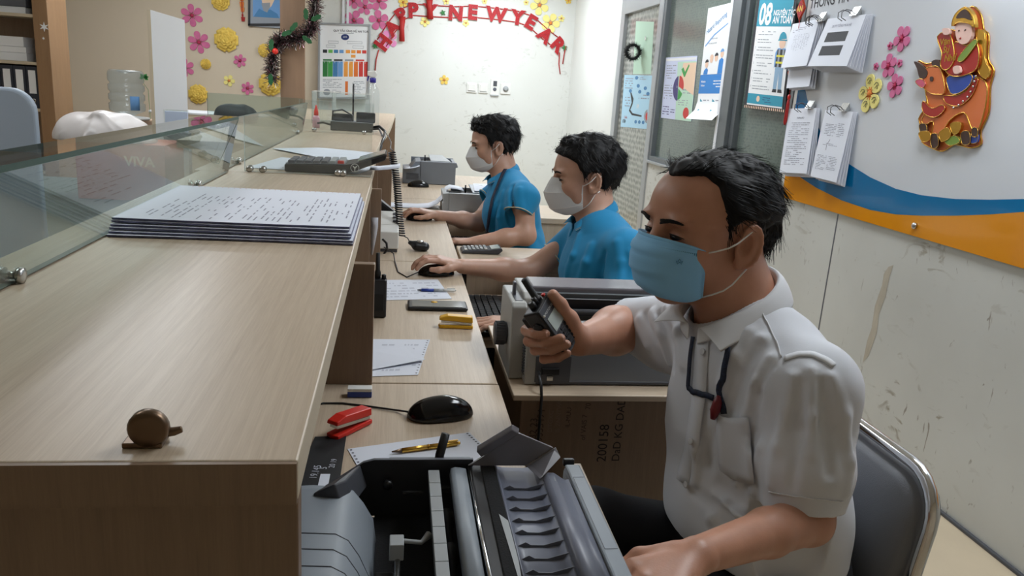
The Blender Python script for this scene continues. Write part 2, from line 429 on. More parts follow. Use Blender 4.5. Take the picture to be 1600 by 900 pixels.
# raised service ledge in three units, each with two end panels
def ledge(lab, y0, y1, edge, xl, fins, apron=True):
    t = thing('service_counter', lab, 'counter', (-0.4, y0, 0), 'raised counter units')
    m = MB(); pts = [(xl, y0, LZ), (edge[0][0], y0, LZ)] + [(x, y, LZ) for x, y in edge[1:]] + [(xl, y1, LZ)]
    m.prism(pts, (0, 0, -0.036), 'oak_along_y', 'oak_edge'); m.build('ledge_top', t, bevel=0.002)
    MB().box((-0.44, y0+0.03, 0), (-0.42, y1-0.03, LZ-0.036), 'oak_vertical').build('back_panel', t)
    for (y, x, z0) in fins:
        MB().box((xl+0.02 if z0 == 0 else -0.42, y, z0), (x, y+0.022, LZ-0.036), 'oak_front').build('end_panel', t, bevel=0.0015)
    return t
c1 = ledge('long oak raised counter unit nearest the camera, its end face in shadow', 0.59, 2.528, [(-0.072, 0.59), (-0.076, 2.528)], -0.60,
           [(0.60, -0.073, 0), (1.462, -0.036, DZ), (2.50, -0.080, DZ)])
MB().box((-0.60, 0.585, LZ-0.037), (-0.0725, 0.5895, LZ-0.0005), 'oak_front').build('edge_band', c1)
c2 = ledge('short oak raised counter unit under the big calculator, behind the nearest unit', 2.532, 3.60, [(-0.080, 2.532), (-0.083, 3.0), (-0.088, 3.60)], -0.62,
           [(2.55, -0.046, DZ), (3.57, -0.083, DZ)])
cv = [(-0.09, 3.64), (-0.085, 4.3), (-0.082, 4.6), (-0.070, 4.9), (-0.060, 5.2), (-0.050, 5.8), (-0.042, 6.6), (-0.034, 7.6), (-0.03, 8.05)]
c3 = ledge('far raised counter unit with curved edge carrying the sanitizer bottle', 3.604, 8.05, [(-0.09, 3.604)] + cv, -0.95,
           [(3.65, -0.021, DZ), (8.0, -0.026, 0)])
# desks
def desk(name, lab, x0, x1, y0, y1, z, th=0.026, matn='oak_along_y', grp='desk tops along the counter', legs=(), cat='desk'):
    t = thing(name, lab, cat, ((x0+x1)/2, (y0+y1)/2, 0), grp)
    MB().box((x0, y0, z-th), (x1, y1, z), matn).build('desktop', t, bevel=0.0025)
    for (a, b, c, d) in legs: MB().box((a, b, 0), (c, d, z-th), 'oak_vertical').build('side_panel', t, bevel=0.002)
    return t
desk('desk', 'oak desk nearest the camera carrying the open grey printer', -0.415, 0.218, 0.625, 1.470, DZ, legs=[(-0.40, 0.66, 0.16, 0.685), (-0.40, 1.43, 0.16, 1.455)])
desk('desk', 'oak desk with the smartphone and yellow stapler on it', -0.415, 0.217, 1.474, 2.584, DZ, legs=[(-0.40, 1.49, 0.16, 1.512), (-0.40, 2.545, 0.16, 2.567)])
desk('desk', 'oak desk with the desk microphone on it', -0.415, 0.224, 2.588, 3.48, DZ, legs=[(-0.40, 2.60, 0.16, 2.622), (-0.40, 3.44, 0.16, 3.462)])
desk('desk', 'farthest oak desk carrying the grey printer by the wall', -0.415, 0.62, 4.10, 5.30, DZ, legs=[(-0.40, 4.12, 0.55, 4.142), (-0.40, 5.26, 0.55, 5.282)])
desk('desk', 'oak desk beside the far clerk with the ribbon of white paper', -0.415, 0.232, 3.484, 4.096, DZ, legs=[(-0.40, 3.50, 0.16, 3.522), (-0.40, 4.06, 0.16, 4.082)])
# return tables beside each seat
t = desk('side_table', 'low oak table under the big beige printer, ink writing on its dark side', 0.255, 0.98, 1.50, 1.99, 0.715, th=0.014, matn='oak_along_x', grp=None, cat='table')
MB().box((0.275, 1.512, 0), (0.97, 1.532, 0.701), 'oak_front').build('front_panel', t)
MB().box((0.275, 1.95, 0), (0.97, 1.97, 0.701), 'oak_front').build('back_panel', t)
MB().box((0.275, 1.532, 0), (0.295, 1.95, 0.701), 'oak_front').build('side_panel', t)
inkn = [0]
FX, FZ = Vector((0, 0, 1)), Vector((-1, 0, 0))
def wr_on(px, py, s, size, m='ink'):
    o = ony(px, py, 1.5112); ink = MB(); ink.text(s, o, FX, FZ, size, m); ink.build('handwriting', t)
mat('marker_faint', srgb(84, 66, 54), 0.8); mat('marker', srgb(46, 36, 32), 0.8); mat('chalk_faint', srgb(150, 132, 116), 0.8)
wr_on(946, 722, '200158', 0.021, 'marker'); wr_on(967, 721, 'DaD KG DAD', 0.0175, 'marker')
wr_on(836, 700, '0932 23', 0.015, 'marker_faint'); wr_on(847, 690, '9333494', 0.015, 'marker_faint')
wr_on(862, 676, 'OTGXC', 0.010, 'chalk_faint'); wr_on(874, 676, 'IS ZNNTWU', 0.010, 'chalk_faint')
wr_on(890, 668, 'IL-MUU', 0.010, 'marker_faint'); wr_on(914, 688, 'of VAIS 7', 0.011, 'marker_faint'); wr_on(922, 640, '70', 0.011, 'marker_faint')
t = desk('side_table', 'pale oak return table with the small calculator on it', 0.232, 1.00, 2.585, 2.885, DZ, matn='oak_along_x', grp=None, cat='table')
MB().box((0.25, 2.60, 0), (0.98, 2.622, 0.724), 'oak_side').build('front_panel', t)
t = desk('side_table', 'pale oak return table behind the middle clerk with the white printer', 0.245, 0.93, 3.63, 4.06, DZ, matn='oak_along_x', grp=None, cat='table')
MB().box((0.25, 3.645, 0), (0.92, 3.667, 0.724), 'oak_side').build('front_panel', t)
MB().box((0.90, 3.667, 0), (0.92, 4.04, 0.724), 'oak_side').build('side_panel', t)
# keyboard shelf and its keyboard on the middle desk
t = desk('keyboard_shelf', 'low oak keyboard shelf beside the desk under the middle clerk\'s hand', 0.20, 0.46, 2.02, 2.50, 0.665, matn='oak_along_x', grp=None, cat='shelf')
MB().box((0.205, 2.04, 0.0), (0.222, 2.48, 0.639), 'oak_side').build('side_panel', t)
t = desk('keyboard_shelf', 'low shelf by the far clerk holding his keyboard', 0.22, 0.42, 3.10, 3.56, 0.655, matn='oak_along_x', grp=None, cat='shelf')
MB().box((0.225, 3.12, 0.0), (0.240, 3.54, 0.629), 'oak_side').build('side_panel', t)
# upright wooden board at the right of the nearest printer
bd = [onz(887, 708, 0.80), onz(905, 708, 0.80), onz(1010, 930, 0.80), onz(990, 930, 0.80)]
m = MB(); m.prism([(0.262, 0.50, 0.80), (0.278, 0.50, 0.80), (0.284, 1.03, 0.80), (0.268, 1.03, 0.80)], (0, 0, -0.80), 'oak_side', 'oak_side')
tag(m.build('side_board', bevel=0.002), 'narrow upright oak board along the right side of the nearest printer', 'board')

# ================================================================== GLASS SCREENS ON THE COUNTER
def pane(lab, a, b, z0, z1, th=0.012, m='glass_green', em='glass_edge', lean=0.0, cap=0.0):
    a, b = Vector(a), Vector(b); d = (b-a).normalized(); n = Vector((-d.y, d.x, 0))*th/2
    g = MB(); A, B = a-n, b-n; A2, B2 = a+n, b+n
    up = lambda p, z: (p.x+lean*(z-z0)/(z1-z0), p.y, z)
    vs = [up(A, z0), up(B, z0), up(B2, z0), up(A2, z0), up(A, z1), up(B, z1), up(B2, z1), up(A2, z1)]
    g.add(vs, [(0, 1, 5, 4), (2, 3, 7, 6)], m); g.add(vs, [(0, 3, 2, 1), (4, 5, 6, 7), (1, 2, 6, 5), (3, 0, 4, 7)], em)
    t = thing('glass_screen', lab, 'glass screen', ((a.x+b.x)/2, (a.y+b.y)/2, z0), 'glass screens on the counter')
    g.build('pane', t)
    if cap:
        k = MB(); xa_, xb_ = a.x+lean-cap, a.x+lean+th/2; vs = [(x, y, z) for z in (z1+0.0005, z1+0.009) for x, y in ((xa_, a.y), (xb_, a.y), (xb_, b.y), (xa_, b.y))]
        k.add(vs, [(0, 3, 2, 1), (4, 5, 6, 7)], 'glass_clear'); k.add(vs, [(0, 1, 5, 4), (1, 2, 6, 5), (2, 3, 7, 6), (3, 0, 4, 7)], em); k.build('cap_strip', t)
    return t
def clamp(t, x, y, z, ax=(0, 1, 0), r=0.011):
    m = MB(); ax = Vector(ax); c = Vector((x, y, z+r))
    m.lathe(c-ax*0.016, [(r*0.4, 0), (r, 0.001), (r, 0.008), (r*0.5, 0.010), (r*0.5, 0.022), (r, 0.024), (r, 0.031), (r*0.4, 0.032)], 'steel', 14, ax)
    m.box((x-0.006, y-0.006, z-0.001), (x+0.006, y+0.006, z+0.004), 'steel')
    return m.build('clamp', t)
g1 = pane('long green glass screen lengthwise on the nearest counter, mirroring the papers', (-0.517, 0.60, 0), (-0.517, 2.50, 0), LZ+0.003, LZ+0.162, lean=0.034, cap=0.075)
for y in (1.12, 2.12): clamp(g1, -0.517, y, LZ, (1, 0, 0))
g2 = pane('long green glass screen lengthwise behind the big calculator', (-0.535, 2.56, 0), (-0.535, 4.58, 0), LZ+0.003, LZ+0.162, lean=0.030)
clamp(g2, -0.535, 2.75, LZ, (1, 0, 0)); clamp(g2, -0.535, 4.35, LZ, (1, 0, 0))
g3 = pane('clear glass screen set crosswise just in front of the big calculator', (-0.470, 2.545, 0), (-0.080, 2.552, 0), LZ+0.003, LZ+0.172, m='glass_clear', em='glass_edge_light')
for px in (450, 1000): pass
for x in (-0.455, -0.415, -0.185, -0.168): clamp(g3, x, 2.548, LZ, (0, 1, 0), 0.010)
g4 = pane('clear glass screen set crosswise in front of the black adapters', (-0.552, 4.62, 0), (-0.135, 4.63, 0), LZ+0.003, LZ+0.175, m='glass_clear', em='glass_edge_light')
for x in (-0.47, -0.19): clamp(g4, x, 4.625, LZ, (0, 1, 0), 0.012)
g5 = pane('glass screen on the customer side with a black bundle behind it', (-1.10, 4.86, 0), (-0.560, 4.86, 0), LZ-0.03, LZ+0.175)
clamp(g5, -1.04, 4.86, LZ-0.03, (0, 1, 0), 0.016)
t = thing('glass_clamp', 'round dark metal glass clamp at the near edge of the counter', 'clamp', (-0.185, 0.625, LZ))
m = MB(); c = Vector((-0.193, 0.618, LZ+0.016))
m.lathe(c-Vector((0, 0.008, 0)), [(0.006, 0), (0.014, 0.001), (0.016, 0.004), (0.016, 0.010), (0.014, 0.013), (0.006, 0.014)], 'bronze', 24, (0, 1, 0)); m.build('knob', t)
m = MB(); m.box((-0.213, 0.612, LZ), (-0.182, 0.634, LZ+0.0045), 'bronze'); m.tube([(-0.188, 0.625, LZ+0.008), (-0.176, 0.627, LZ+0.0085), (-0.170, 0.628, LZ+0.010)], [0.005, 0.004, 0.003], 'bronze'); m.build('foot', t, bevel=0.001)

# ================================================================== VOLUME MODELLER (signed distances -> one smooth surface)
class Vox:
    def __init__(s, lo, hi, h):
        s.lo = np.array(lo, np.float32); s.h = h
        s.n = (np.ceil((np.array(hi)-np.array(lo))/h).astype(int)+1)
        s.g = np.full(tuple(s.n), 0.05, np.float32)
    def sl(s, lo, hi, mg):
        a = np.clip(np.floor((np.array(lo)-mg-s.lo)/s.h).astype(int), 0, s.n); b = np.clip(np.ceil((np.array(hi)+mg-s.lo)/s.h).astype(int)+1, 0, s.n)
        if (b <= a).any(): return None, None
        ax = [s.lo[i]+s.h*np.arange(a[i], b[i], dtype=np.float32) for i in range(3)]
        P = [ax[0][:, None, None], ax[1][None, :, None], ax[2][None, None, :]]
        return (slice(a[0], b[0]), slice(a[1], b[1]), slice(a[2], b[2])), P
    def put(s, lo, hi, fn, k=0.0, op='u', mg=None):
        S, P = s.sl(lo, hi, mg if mg is not None else k+3*s.h)
        if S is None: return s
        d = fn(P).astype(np.float32); g = s.g[S]
        if op == 'u':
            r = np.minimum(g, d)
            if k: h = np.maximum(k-np.abs(g-d), 0)/k; r = r-h*h*k*0.25
        else:
            r = np.maximum(g, -d)
            if k: h = np.maximum(k-np.abs(g+d), 0)/k; r = r+h*h*k*0.25
        s.g[S] = r
        return s
    def cap(s, a, b, ra, rb, k=0.01, op='u'):
        a = np.array(a, float); b = np.array(b, float); d = b-a; L = max(d@d, 1e-9)
        def fn(P):
            q = [P[i]-a[i] for i in range(3)]
            t = np.clip((q[0]*d[0]+q[1]*d[1]+q[2]*d[2])/L, 0, 1)
            return np.sqrt((q[0]-t*d[0])**2+(q[1]-t*d[1])**2+(q[2]-t*d[2])**2)-(ra+(rb-ra)*t)
        r = max(ra, rb)
        return s.put(np.minimum(a, b)-r, np.maximum(a, b)+r, fn, k, op)
    def chain(s, pts, rs, k=0.008, op='u'):
        for i in range(len(pts)-1): s.cap(pts[i], pts[i+1], rs[i], rs[i+1], k, op)
        return s
    def fcap(s, a, b, u, ra, rb, k=0.01, op='u'):
        """flattened capsule: ra=(radius along u, radius across) at a"""
        a = np.array(a, float); b = np.array(b, float); d = b-a; L = max(d@d, 1e-9); dn = d/math.sqrt(L)
        u = np.array(u, float); u = u-dn*(u@dn); u /= np.linalg.norm(u); w = np.cross(dn, u)
        def fn(P):
            q = [P[i]-a[i] for i in range(3)]
            tt = (q[0]*d[0]+q[1]*d[1]+q[2]*d[2])/L; t = np.clip(tt, 0, 1)
            pu = q[0]*u[0]+q[1]*u[1]+q[2]*u[2]; pw = q[0]*w[0]+q[1]*w[1]+q[2]*w[2]; pe = (tt-t)*math.sqrt(L)
            r1 = ra[0]+(rb[0]-ra[0])*t; r2 = ra[1]+(rb[1]-ra[1])*t; m = np.minimum(r1, r2)
            k0 = np.sqrt((pu/r1)**2+(pw/r2)**2+(pe/m)**2); k1 = np.sqrt((pu/r1**2)**2+(pw/r2**2)**2+(pe/m**2)**2)
            return k0*(k0-1)/np.maximum(k1, 1e-6)
        r = max(*ra, *rb)
        return s.put(np.minimum(a, b)-r, np.maximum(a, b)+r, fn, k, op)
    def ell(s, c, r, M=None, k=0.01, op='u'):
        c = np.array(c, float); M = np.eye(3) if M is None else np.array(M, float)   # rows of M = local axes
        def fn(P):
            q = [P[i]-c[i] for i in range(3)]
            l = [(q[0]*M[i][0]+q[1]*M[i][1]+q[2]*M[i][2]) for i in range(3)]
            k0 = np.sqrt((l[0]/r[0])**2+(l[1]/r[1])**2+(l[2]/r[2])**2); k1 = np.sqrt((l[0]/r[0]**2)**2+(l[1]/r[1]**2)**2+(l[2]/r[2]**2)**2)
            return k0*(k0-1)/np.maximum(k1, 1e-6)
        R = max(r)
        ext = np.sqrt(sum((M[i]*r[i])**2 for i in range(3)))
        return s.put(c-ext, c+ext, fn, k, op)
    def cut(s, p, n, k=0.0, lo=None, hi=None):
        """remove everything on the side n points to"""
        p = np.array(p, float); n = np.array(n, float); n /= np.linalg.norm(n)
        lo = s.lo if lo is None else lo; hi = s.lo+s.h*s.n if hi is None else hi
        return s.put(lo, hi, lambda P: -((P[0]-p[0])*n[0]+(P[1]-p[1])*n[1]+(P[2]-p[2])*n[2]), k, 's', mg=0)
    def noise(s, amp, freq, seed=1, st=(1, 1, 1), lo=None, hi=None, n=5):
        r = np.random.RandomState(seed); lo = s.lo if lo is None else lo; hi = s.lo+s.h*s.n if hi is None else hi
        S, P = s.sl(lo, hi, 0)
        if S is None: return s
        act = np.abs(s.g[S]) < 0.03
        ix = np.nonzero(act); q = [P[0].ravel()[ix[0]]*st[0], P[1].ravel()[ix[1]]*st[1], P[2].ravel()[ix[2]]*st[2]]
        acc = np.zeros(len(ix[0]), np.float32)
        for i in range(n):
            v = r.randn(3); v = v/np.linalg.norm(v)*freq*(0.7+0.6*r.rand()); w = r.randn(3); w = w/np.linalg.norm(w)*freq*0.5
            acc += np.sin(v[0]*q[0]+v[1]*q[1]+v[2]*q[2]+6*r.rand()+1.5*np.sin(w[0]*q[0]+w[1]*q[1]+w[2]*q[2]))
        g = s.g[S]; g[ix] += amp*acc/math.sqrt(n); s.g[S] = g
        return s
    def hit(s, px, py, inset=0.0):
        r = _ray(px, py); r = r/np.linalg.norm(r); o = np.array([0, 0, CAMZ]); t = np.arange(0.5, 4.5, s.h*0.5)
        p = o+np.outer(t, r); i = ((p-s.lo)/s.h).round().astype(int); ok = ((i >= 0) & (i < s.n)).all(1); i = np.where(ok[:, None], i, 0)
        g = np.where(ok, s.g[i[:, 0], i[:, 1], i[:, 2]], 1); k = np.argmax(g < 0)
        return p[k]+r*inset if g[k] < 0 else None
    def fold(s, pts, r=0.005, inset=0.003, k=0.014, op='u'):
        q = [s.hit(*p, inset) for p in pts]; q = [a for a in q if a is not None]
        for i in range(len(q)-1):
            if np.linalg.norm(q[i+1]-q[i]) < 0.2:
                f = lambda j: r*(0.35+0.65*math.sin(PI*(j+0.5)/(len(q))))
                s.cap(q[i], q[i+1], f(i), f(i+1), k, op)
        return s
    def cutcap(s, e, d, R, L=0.12):
        e = np.array(e, float); d = np.array(d, float); d /= np.linalg.norm(d)
        def fn(P):
            q = [P[i]-e[i] for i in range(3)]; t = q[0]*d[0]+q[1]*d[1]+q[2]*d[2]
            rad = np.sqrt(np.maximum(q[0]**2+q[1]**2+q[2]**2-t*t, 0))
            return np.maximum(np.maximum(-t, rad-R), t-L)
        return s.put(e-R-L, e+R+L, fn, 0.001, 's')
    def smooth(s, it=1):
        for _ in range(it):
            g = s.g
            for ax in range(3):
                a = np.roll(g, 1, ax); b = np.roll(g, -1, ax); g = (a+2*g+b)/4
            s.g = g
        return s
    def mesh(s):
        g = s.g; g[0] = g[-1] = 0.05; g[:, 0] = g[:, -1] = 0.05; g[:, :, 0] = g[:, :, -1] = 0.05
        ins = g < 0; nx, ny, nz = g.shape
        cnt = np.zeros((nx-1, ny-1, nz-1), np.int8)
        for i in (0, 1):
            for j in (0, 1):
                for k in (0, 1): cnt += ins[i:nx-1+i, j:ny-1+j, k:nz-1+k]
        I, J, K = np.nonzero((cnt > 0) & (cnt < 8))
        idx = np.full(cnt.shape, -1, np.int32); idx[I, J, K] = np.arange(len(I))
        acc = np.zeros((len(I), 3)); num = np.zeros(len(I))
        for ax in range(3):
            o = [a for a in range(3) if a != ax]
            for p in (0, 1):
                for q in (0, 1):
                    c = [0, 0, 0]; c[o[0]] = p; c[o[1]] = q; e = list(c); e[ax] = 1
                    v0 = g[I+c[0], J+c[1], K+c[2]]; v1 = g[I+e[0], J+e[1], K+e[2]]
                    m = (v0 < 0) != (v1 < 0); t = np.where(m, v0/np.where(m, v0-v1, 1), 0)
                    pt = np.tile(np.array(c, float), (len(I), 1)); pt[:, ax] = t
                    acc += pt*m[:, None]; num += m
        V = (acc/num[:, None]+np.stack([I, J, K], 1))*s.h+s.lo
        F = []
        for ax in range(3):
            o = [(ax+1) % 3, (ax+2) % 3]
            a = [slice(1, -1)]*3; a[ax] = slice(0, -1); b = [slice(1, -1)]*3; b[ax] = slice(1, None)
            A = ins[tuple(a)]; B = ins[tuple(b)]
            for flip, msk in ((False, A & ~B), (True, ~A & B)):
                i3 = list(np.nonzero(msk)); i3[o[0]] = i3[o[0]]+1; i3[o[1]] = i3[o[1]]+1
                def at(du, dv):
                    c = [x.copy() for x in i3]; c[o[0]] = c[o[0]]-du; c[o[1]] = c[o[1]]-dv
                    return idx[c[0], c[1], c[2]]
                q = np.stack([at(1, 1), at(0, 1), at(0, 0), at(1, 0)], 1)
                F.append(q[:, ::-1] if flip else q)
        F = np.concatenate(F); F = F[(F >= 0).all(1)]
        return V, F
    def build(s, name, mt, parent=None):
        V, F = s.mesh(); return np_mesh(name, V, F, mt, parent)
def np_mesh(name, V, F, mt, parent=None, smooth=True, attr=None):
    me = bpy.data.meshes.new(name); me.vertices.add(len(V)); me.vertices.foreach_set('co', np.asarray(V, np.float32).ravel())
    n = F.shape[1]; me.loops.add(F.size); me.loops.foreach_set('vertex_index', F.astype(np.int32).ravel())
    me.polygons.add(len(F)); me.polygons.foreach_set('loop_start', np.arange(0, F.size, n, dtype=np.int32))
    me.polygons.foreach_set('use_smooth', np.full(len(F), smooth))
    me.update(calc_edges=True); me.validate()
    for m in ([mt] if isinstance(mt, str) else mt): me.materials.append(MATS[m])
    if attr is not None:
        a = me.attributes.new('tone', 'FLOAT', 'POINT'); a.data.foreach_set('value', np.asarray(attr, np.float32))
    o = bpy.data.objects.new(name, me); C.objects.link(o)
    if parent: o.parent = parent; o.matrix_parent_inverse = parent.matrix_world.inverted()
    return o

# ------------------------------------------------------------------ materials of people
def skin(name, base, blush):
    m = bpy.data.materials.new(name); m.use_nodes = True; nt = m.node_tree; b = nt.nodes['Principled BSDF']
    b.inputs['Roughness'].default_value = 0.42; b.inputs['Specular IOR Level'].default_value = 0.5
    b.inputs['Subsurface Weight'].default_value = 0.12; b.inputs['Subsurface Radius'].default_value = (0.02, 0.007, 0.004); b.inputs['Subsurface Scale'].default_value = 0.4
    tc = nt.nodes.new('ShaderNodeTexCoord'); n = nt.nodes.new('ShaderNodeTexNoise'); n.inputs['Scale'].default_value = 18; n.inputs['Detail'].default_value = 4
    r = nt.nodes.new('ShaderNodeValToRGB'); r.color_ramp.elements[0].color = (*base, 1); r.color_ramp.elements[1].color = (*blush, 1)
    r.color_ramp.elements[0].position = 0.35; r.color_ramp.elements[1].position = 0.7
    n2 = nt.nodes.new('ShaderNodeTexNoise'); n2.inputs['Scale'].default_value = 420; bp = nt.nodes.new('ShaderNodeBump'); bp.inputs['Strength'].default_value = 0.12; bp.inputs['Distance'].default_value = 0.001
    nt.links.new(tc.outputs['Object'], n.inputs['Vector']); nt.links.new(n.outputs['Fac'], r.inputs[0]); nt.links.new(r.outputs[0], b.inputs['Base Color'])
    nt.links.new(tc.outputs['Object'], n2.inputs['Vector']); nt.links.new(n2.outputs['Fac'], bp.inputs['Height']); nt.links.new(bp.outputs[0], b.inputs['Normal'])
    MATS[name] = m
skin('skin_a', srgb(184, 132, 106), srgb(200, 146, 120))
skin('skin_b', srgb(190, 148, 126), srgb(202, 158, 136))
mat('hair_black', srgb(15, 14, 15), 0.55, spec=0.22)
mat('lash', srgb(26, 20, 18), 0.6); mat('eye_white', srgb(206, 196, 188), 0.25); mat('iris', srgb(30, 20, 16), 0.1)
mat('nail', srgb(214, 166, 148), 0.3)
mat('shirt_white', srgb(214, 217, 224), 0.75, sheen=0.15, bump=(260, 0.05, (1, 1, 1)))
mat('shirt_white_collar', srgb(222, 224, 228), 0.7)
mat('polo_blue', srgb(6, 130, 180), 0.8, sheen=0.1, bump=(500, 0.2, (1, 1, 1)))
mat('polo_trim', srgb(196, 196, 170), 0.8); mat('polo_yellow', srgb(222, 170, 60), 0.8)
mat('trousers_black', srgb(18, 19, 26), 0.85, bump=(300, 0.1, (1, 1, 1)))
mat('shoe_black', srgb(16, 16, 16), 0.3)
mat('mask_blue', srgb(146, 206, 250), 0.8, bump=(200, 0.1, (1, 1, 1)))
mat('mask_white', srgb(218, 220, 222), 0.8, bump=(120, 0.12, (1, 1, 1)))
mat('elastic', srgb(232, 230, 226), 0.8)
mat('lanyard', srgb(22, 34, 58), 0.7, noise=(220, 0.5, (1, 1, 1)))
mat('button', srgb(206, 208, 212), 0.3)

# ------------------------------------------------------------------ head
class Frame:
    """head frame: origin between the ears, f forward, l left, u up"""
    def __init__(s, c, yaw, pitch=0, roll=0, sc=1.0):
        f = Vector((-math.cos(yaw), -math.sin(yaw), 0)); l = Vector((0, 0, 1)).cross(f)
        q = Matrix.Rotation(pitch, 3, l)      # positive pitch lowers the face
        f = q @ f; u = q @ Vector((0, 0, 1)); q = Matrix.Rotation(roll, 3, f); l = q @ l; u = q @ u
        s.c, s.f, s.l, s.u, s.s = Vector(c), f, l, u, sc
        s.M = np.array([list(f), list(l), list(u)]); s.sk = 0.083
    def p(s, x, y, z): return s.c + (s.f*x + s.l*y + s.u*z)*s.s
    def loc(s, V): return ((V-np.array(s.c))@s.M.T)/s.s
def head_shape(v, F, neck, neck_r=0.056, brow=0.0, k=1.0):
    S = F.s
    e = lambda x, y, z, a, b, c, kk=0.02, op='u': v.ell(F.p(x, y, z), (a*S, b*S, c*S), F.M, kk*S, op)
    e(-0.012, 0, 0.045, 0.099, 0.077, F.sk)            # skull
    e(0.030, 0, 0.030, 0.068, 0.067, F.sk-0.003, 0.03)       # forehead and upper face
    e(0.040, 0, -0.035, 0.052, 0.056, 0.062, 0.03)      # jaw block
    e(0.066, 0, -0.086, 0.026, 0.026, 0.020, 0.03)      # chin
    for y in (-1, 1):
        e(0.052, y*0.040, -0.018, 0.030, 0.022, 0.022, 0.025)   # cheek bone
        e(0.020, y*0.050, -0.060, 0.030, 0.014, 0.022, 0.03)    # jaw corner
        e(0.086, y*0.030, 0.030, 0.014, 0.022, 0.008, 0.012)    # brow ridge
        e(0.098, y*0.032, 0.008, 0.016, 0.018, 0.012, 0.012, 's')   # socket
        e(0.076, y*0.031, 0.006, 0.0165, 0.0185, 0.0125, 0.006)     # lid ball
    v.cap(F.p(0.094, 0, 0.018), F.p(0.114, 0, -0.022), 0.0085*S, 0.011*S, 0.010*S)      # nose
    for y in (-1, 1): v.cap(F.p(0.098, y*0.010, -0.028), F.p(0.104, y*0.009, -0.026), 0.008*S, 0.007*S, 0.006*S)
    e(0.086, 0, -0.052, 0.016, 0.024, 0.011, 0.015)     # lips
    v.fcap(F.p(-0.020, 0, -0.02), neck, tuple(F.f), (neck_r*S, neck_r*0.95*S), (neck_r*1.12*S, neck_r*1.12*S), 0.035*S)
    for y in (-1, 1):                                    # ears
        c = F.p(-0.004, y*0.082, -0.004)
        M = np.array([list((F.f*0.95+F.u*0.2-F.l*y*0.25).normalized()), list((F.l*y+F.f*0.25).normalized()), list((F.u-F.f*0.2).normalized())])
        v.ell(c, (0.019*S, 0.0085*S, 0.033*S), M, 0.006*S)
        v.ell(F.p(0.005, y*0.0905, -0.001), (0.0105*S, 0.0135*S, 0.0180*S), M, 0.004*S, 's')
        e1, e2_, e3 = [Vector(r_) for r_ in M]
        v.chain([c+(e1*(0.0165*math.cos(a_))+e3*(0.0300*math.sin(a_))+e2_*0.0065)*S for a_ in [math.radians(q_) for q_ in range(20, 261, 24)]], [0.0034*S]*11, 0.003*S)
        v.ell(F.p(0.004, y*0.079, -0.030), (0.009*S, 0.006*S, 0.010*S), M, 0.006*S)
def eyes_of(F, parent, sides=(1, -1), open_=0.0035):
    for y in sides:
        m = MB(); c = F.p(0.0775, y*0.031, 0.0062)
        vs = []
        # almond patch lying on the lid ball
        rows = []
        for i in range(9):
            a = -1+2*i/8; rows.append([F.p(0.0775+0.0172*math.cos(a*0.95), y*(0.031+0.0172*math.sin(a*0.95)), 0.0055+open_*(1-a*a)*w) for w in (-1, -0.33, 0.33, 1)])
        m.grid(rows, 'iris'); o = m.build('eye', parent, solid=0.0012)
        m = MB()
        m.tube([F.p(0.0782+0.0176*math.cos(a*0.95), y*(0.031+0.0176*math.sin(a*0.95)), 0.0062+open_*(1-a*a)+0.0008) for a in [-1.1+2.3*i/10 for i in range(11)]], [0.0004+0.0008*math.sin(PI*i/10) for i in range(11)], 'lash', 6)
        m.build('eyelashes', parent)
def brow_of(F, parent, sides=(1, -1), n=150, thick=1.0):
    for y in sides:
        m = MB(); r = random.Random(3)
        for i in range(n):
            t = r.random(); a = 0.012+0.036*t
            x = 0.1055-0.9*max(0, a-0.016)**1.3; z = 0.0265+0.004*math.sin(PI*t*0.8)+r.uniform(-1, 1)*0.0030*(1-0.65*t)*thick
            p = F.p(x, y*a, z); d = (F.l*y*0.9+F.u*(0.22-0.35*t)-F.f*0.35*t).normalized()*0.0075*F.s; w = F.u*0.0007; o = F.f*0.0012
            m.add([p-w, p+w, p+d*0.6+o*0.6+w*0.6, p+d*0.6+o*0.6-w*0.6, p+d], [(0, 1, 2, 3), (3, 2, 4)], 'hair_black')
        m.build('eyebrow', parent)
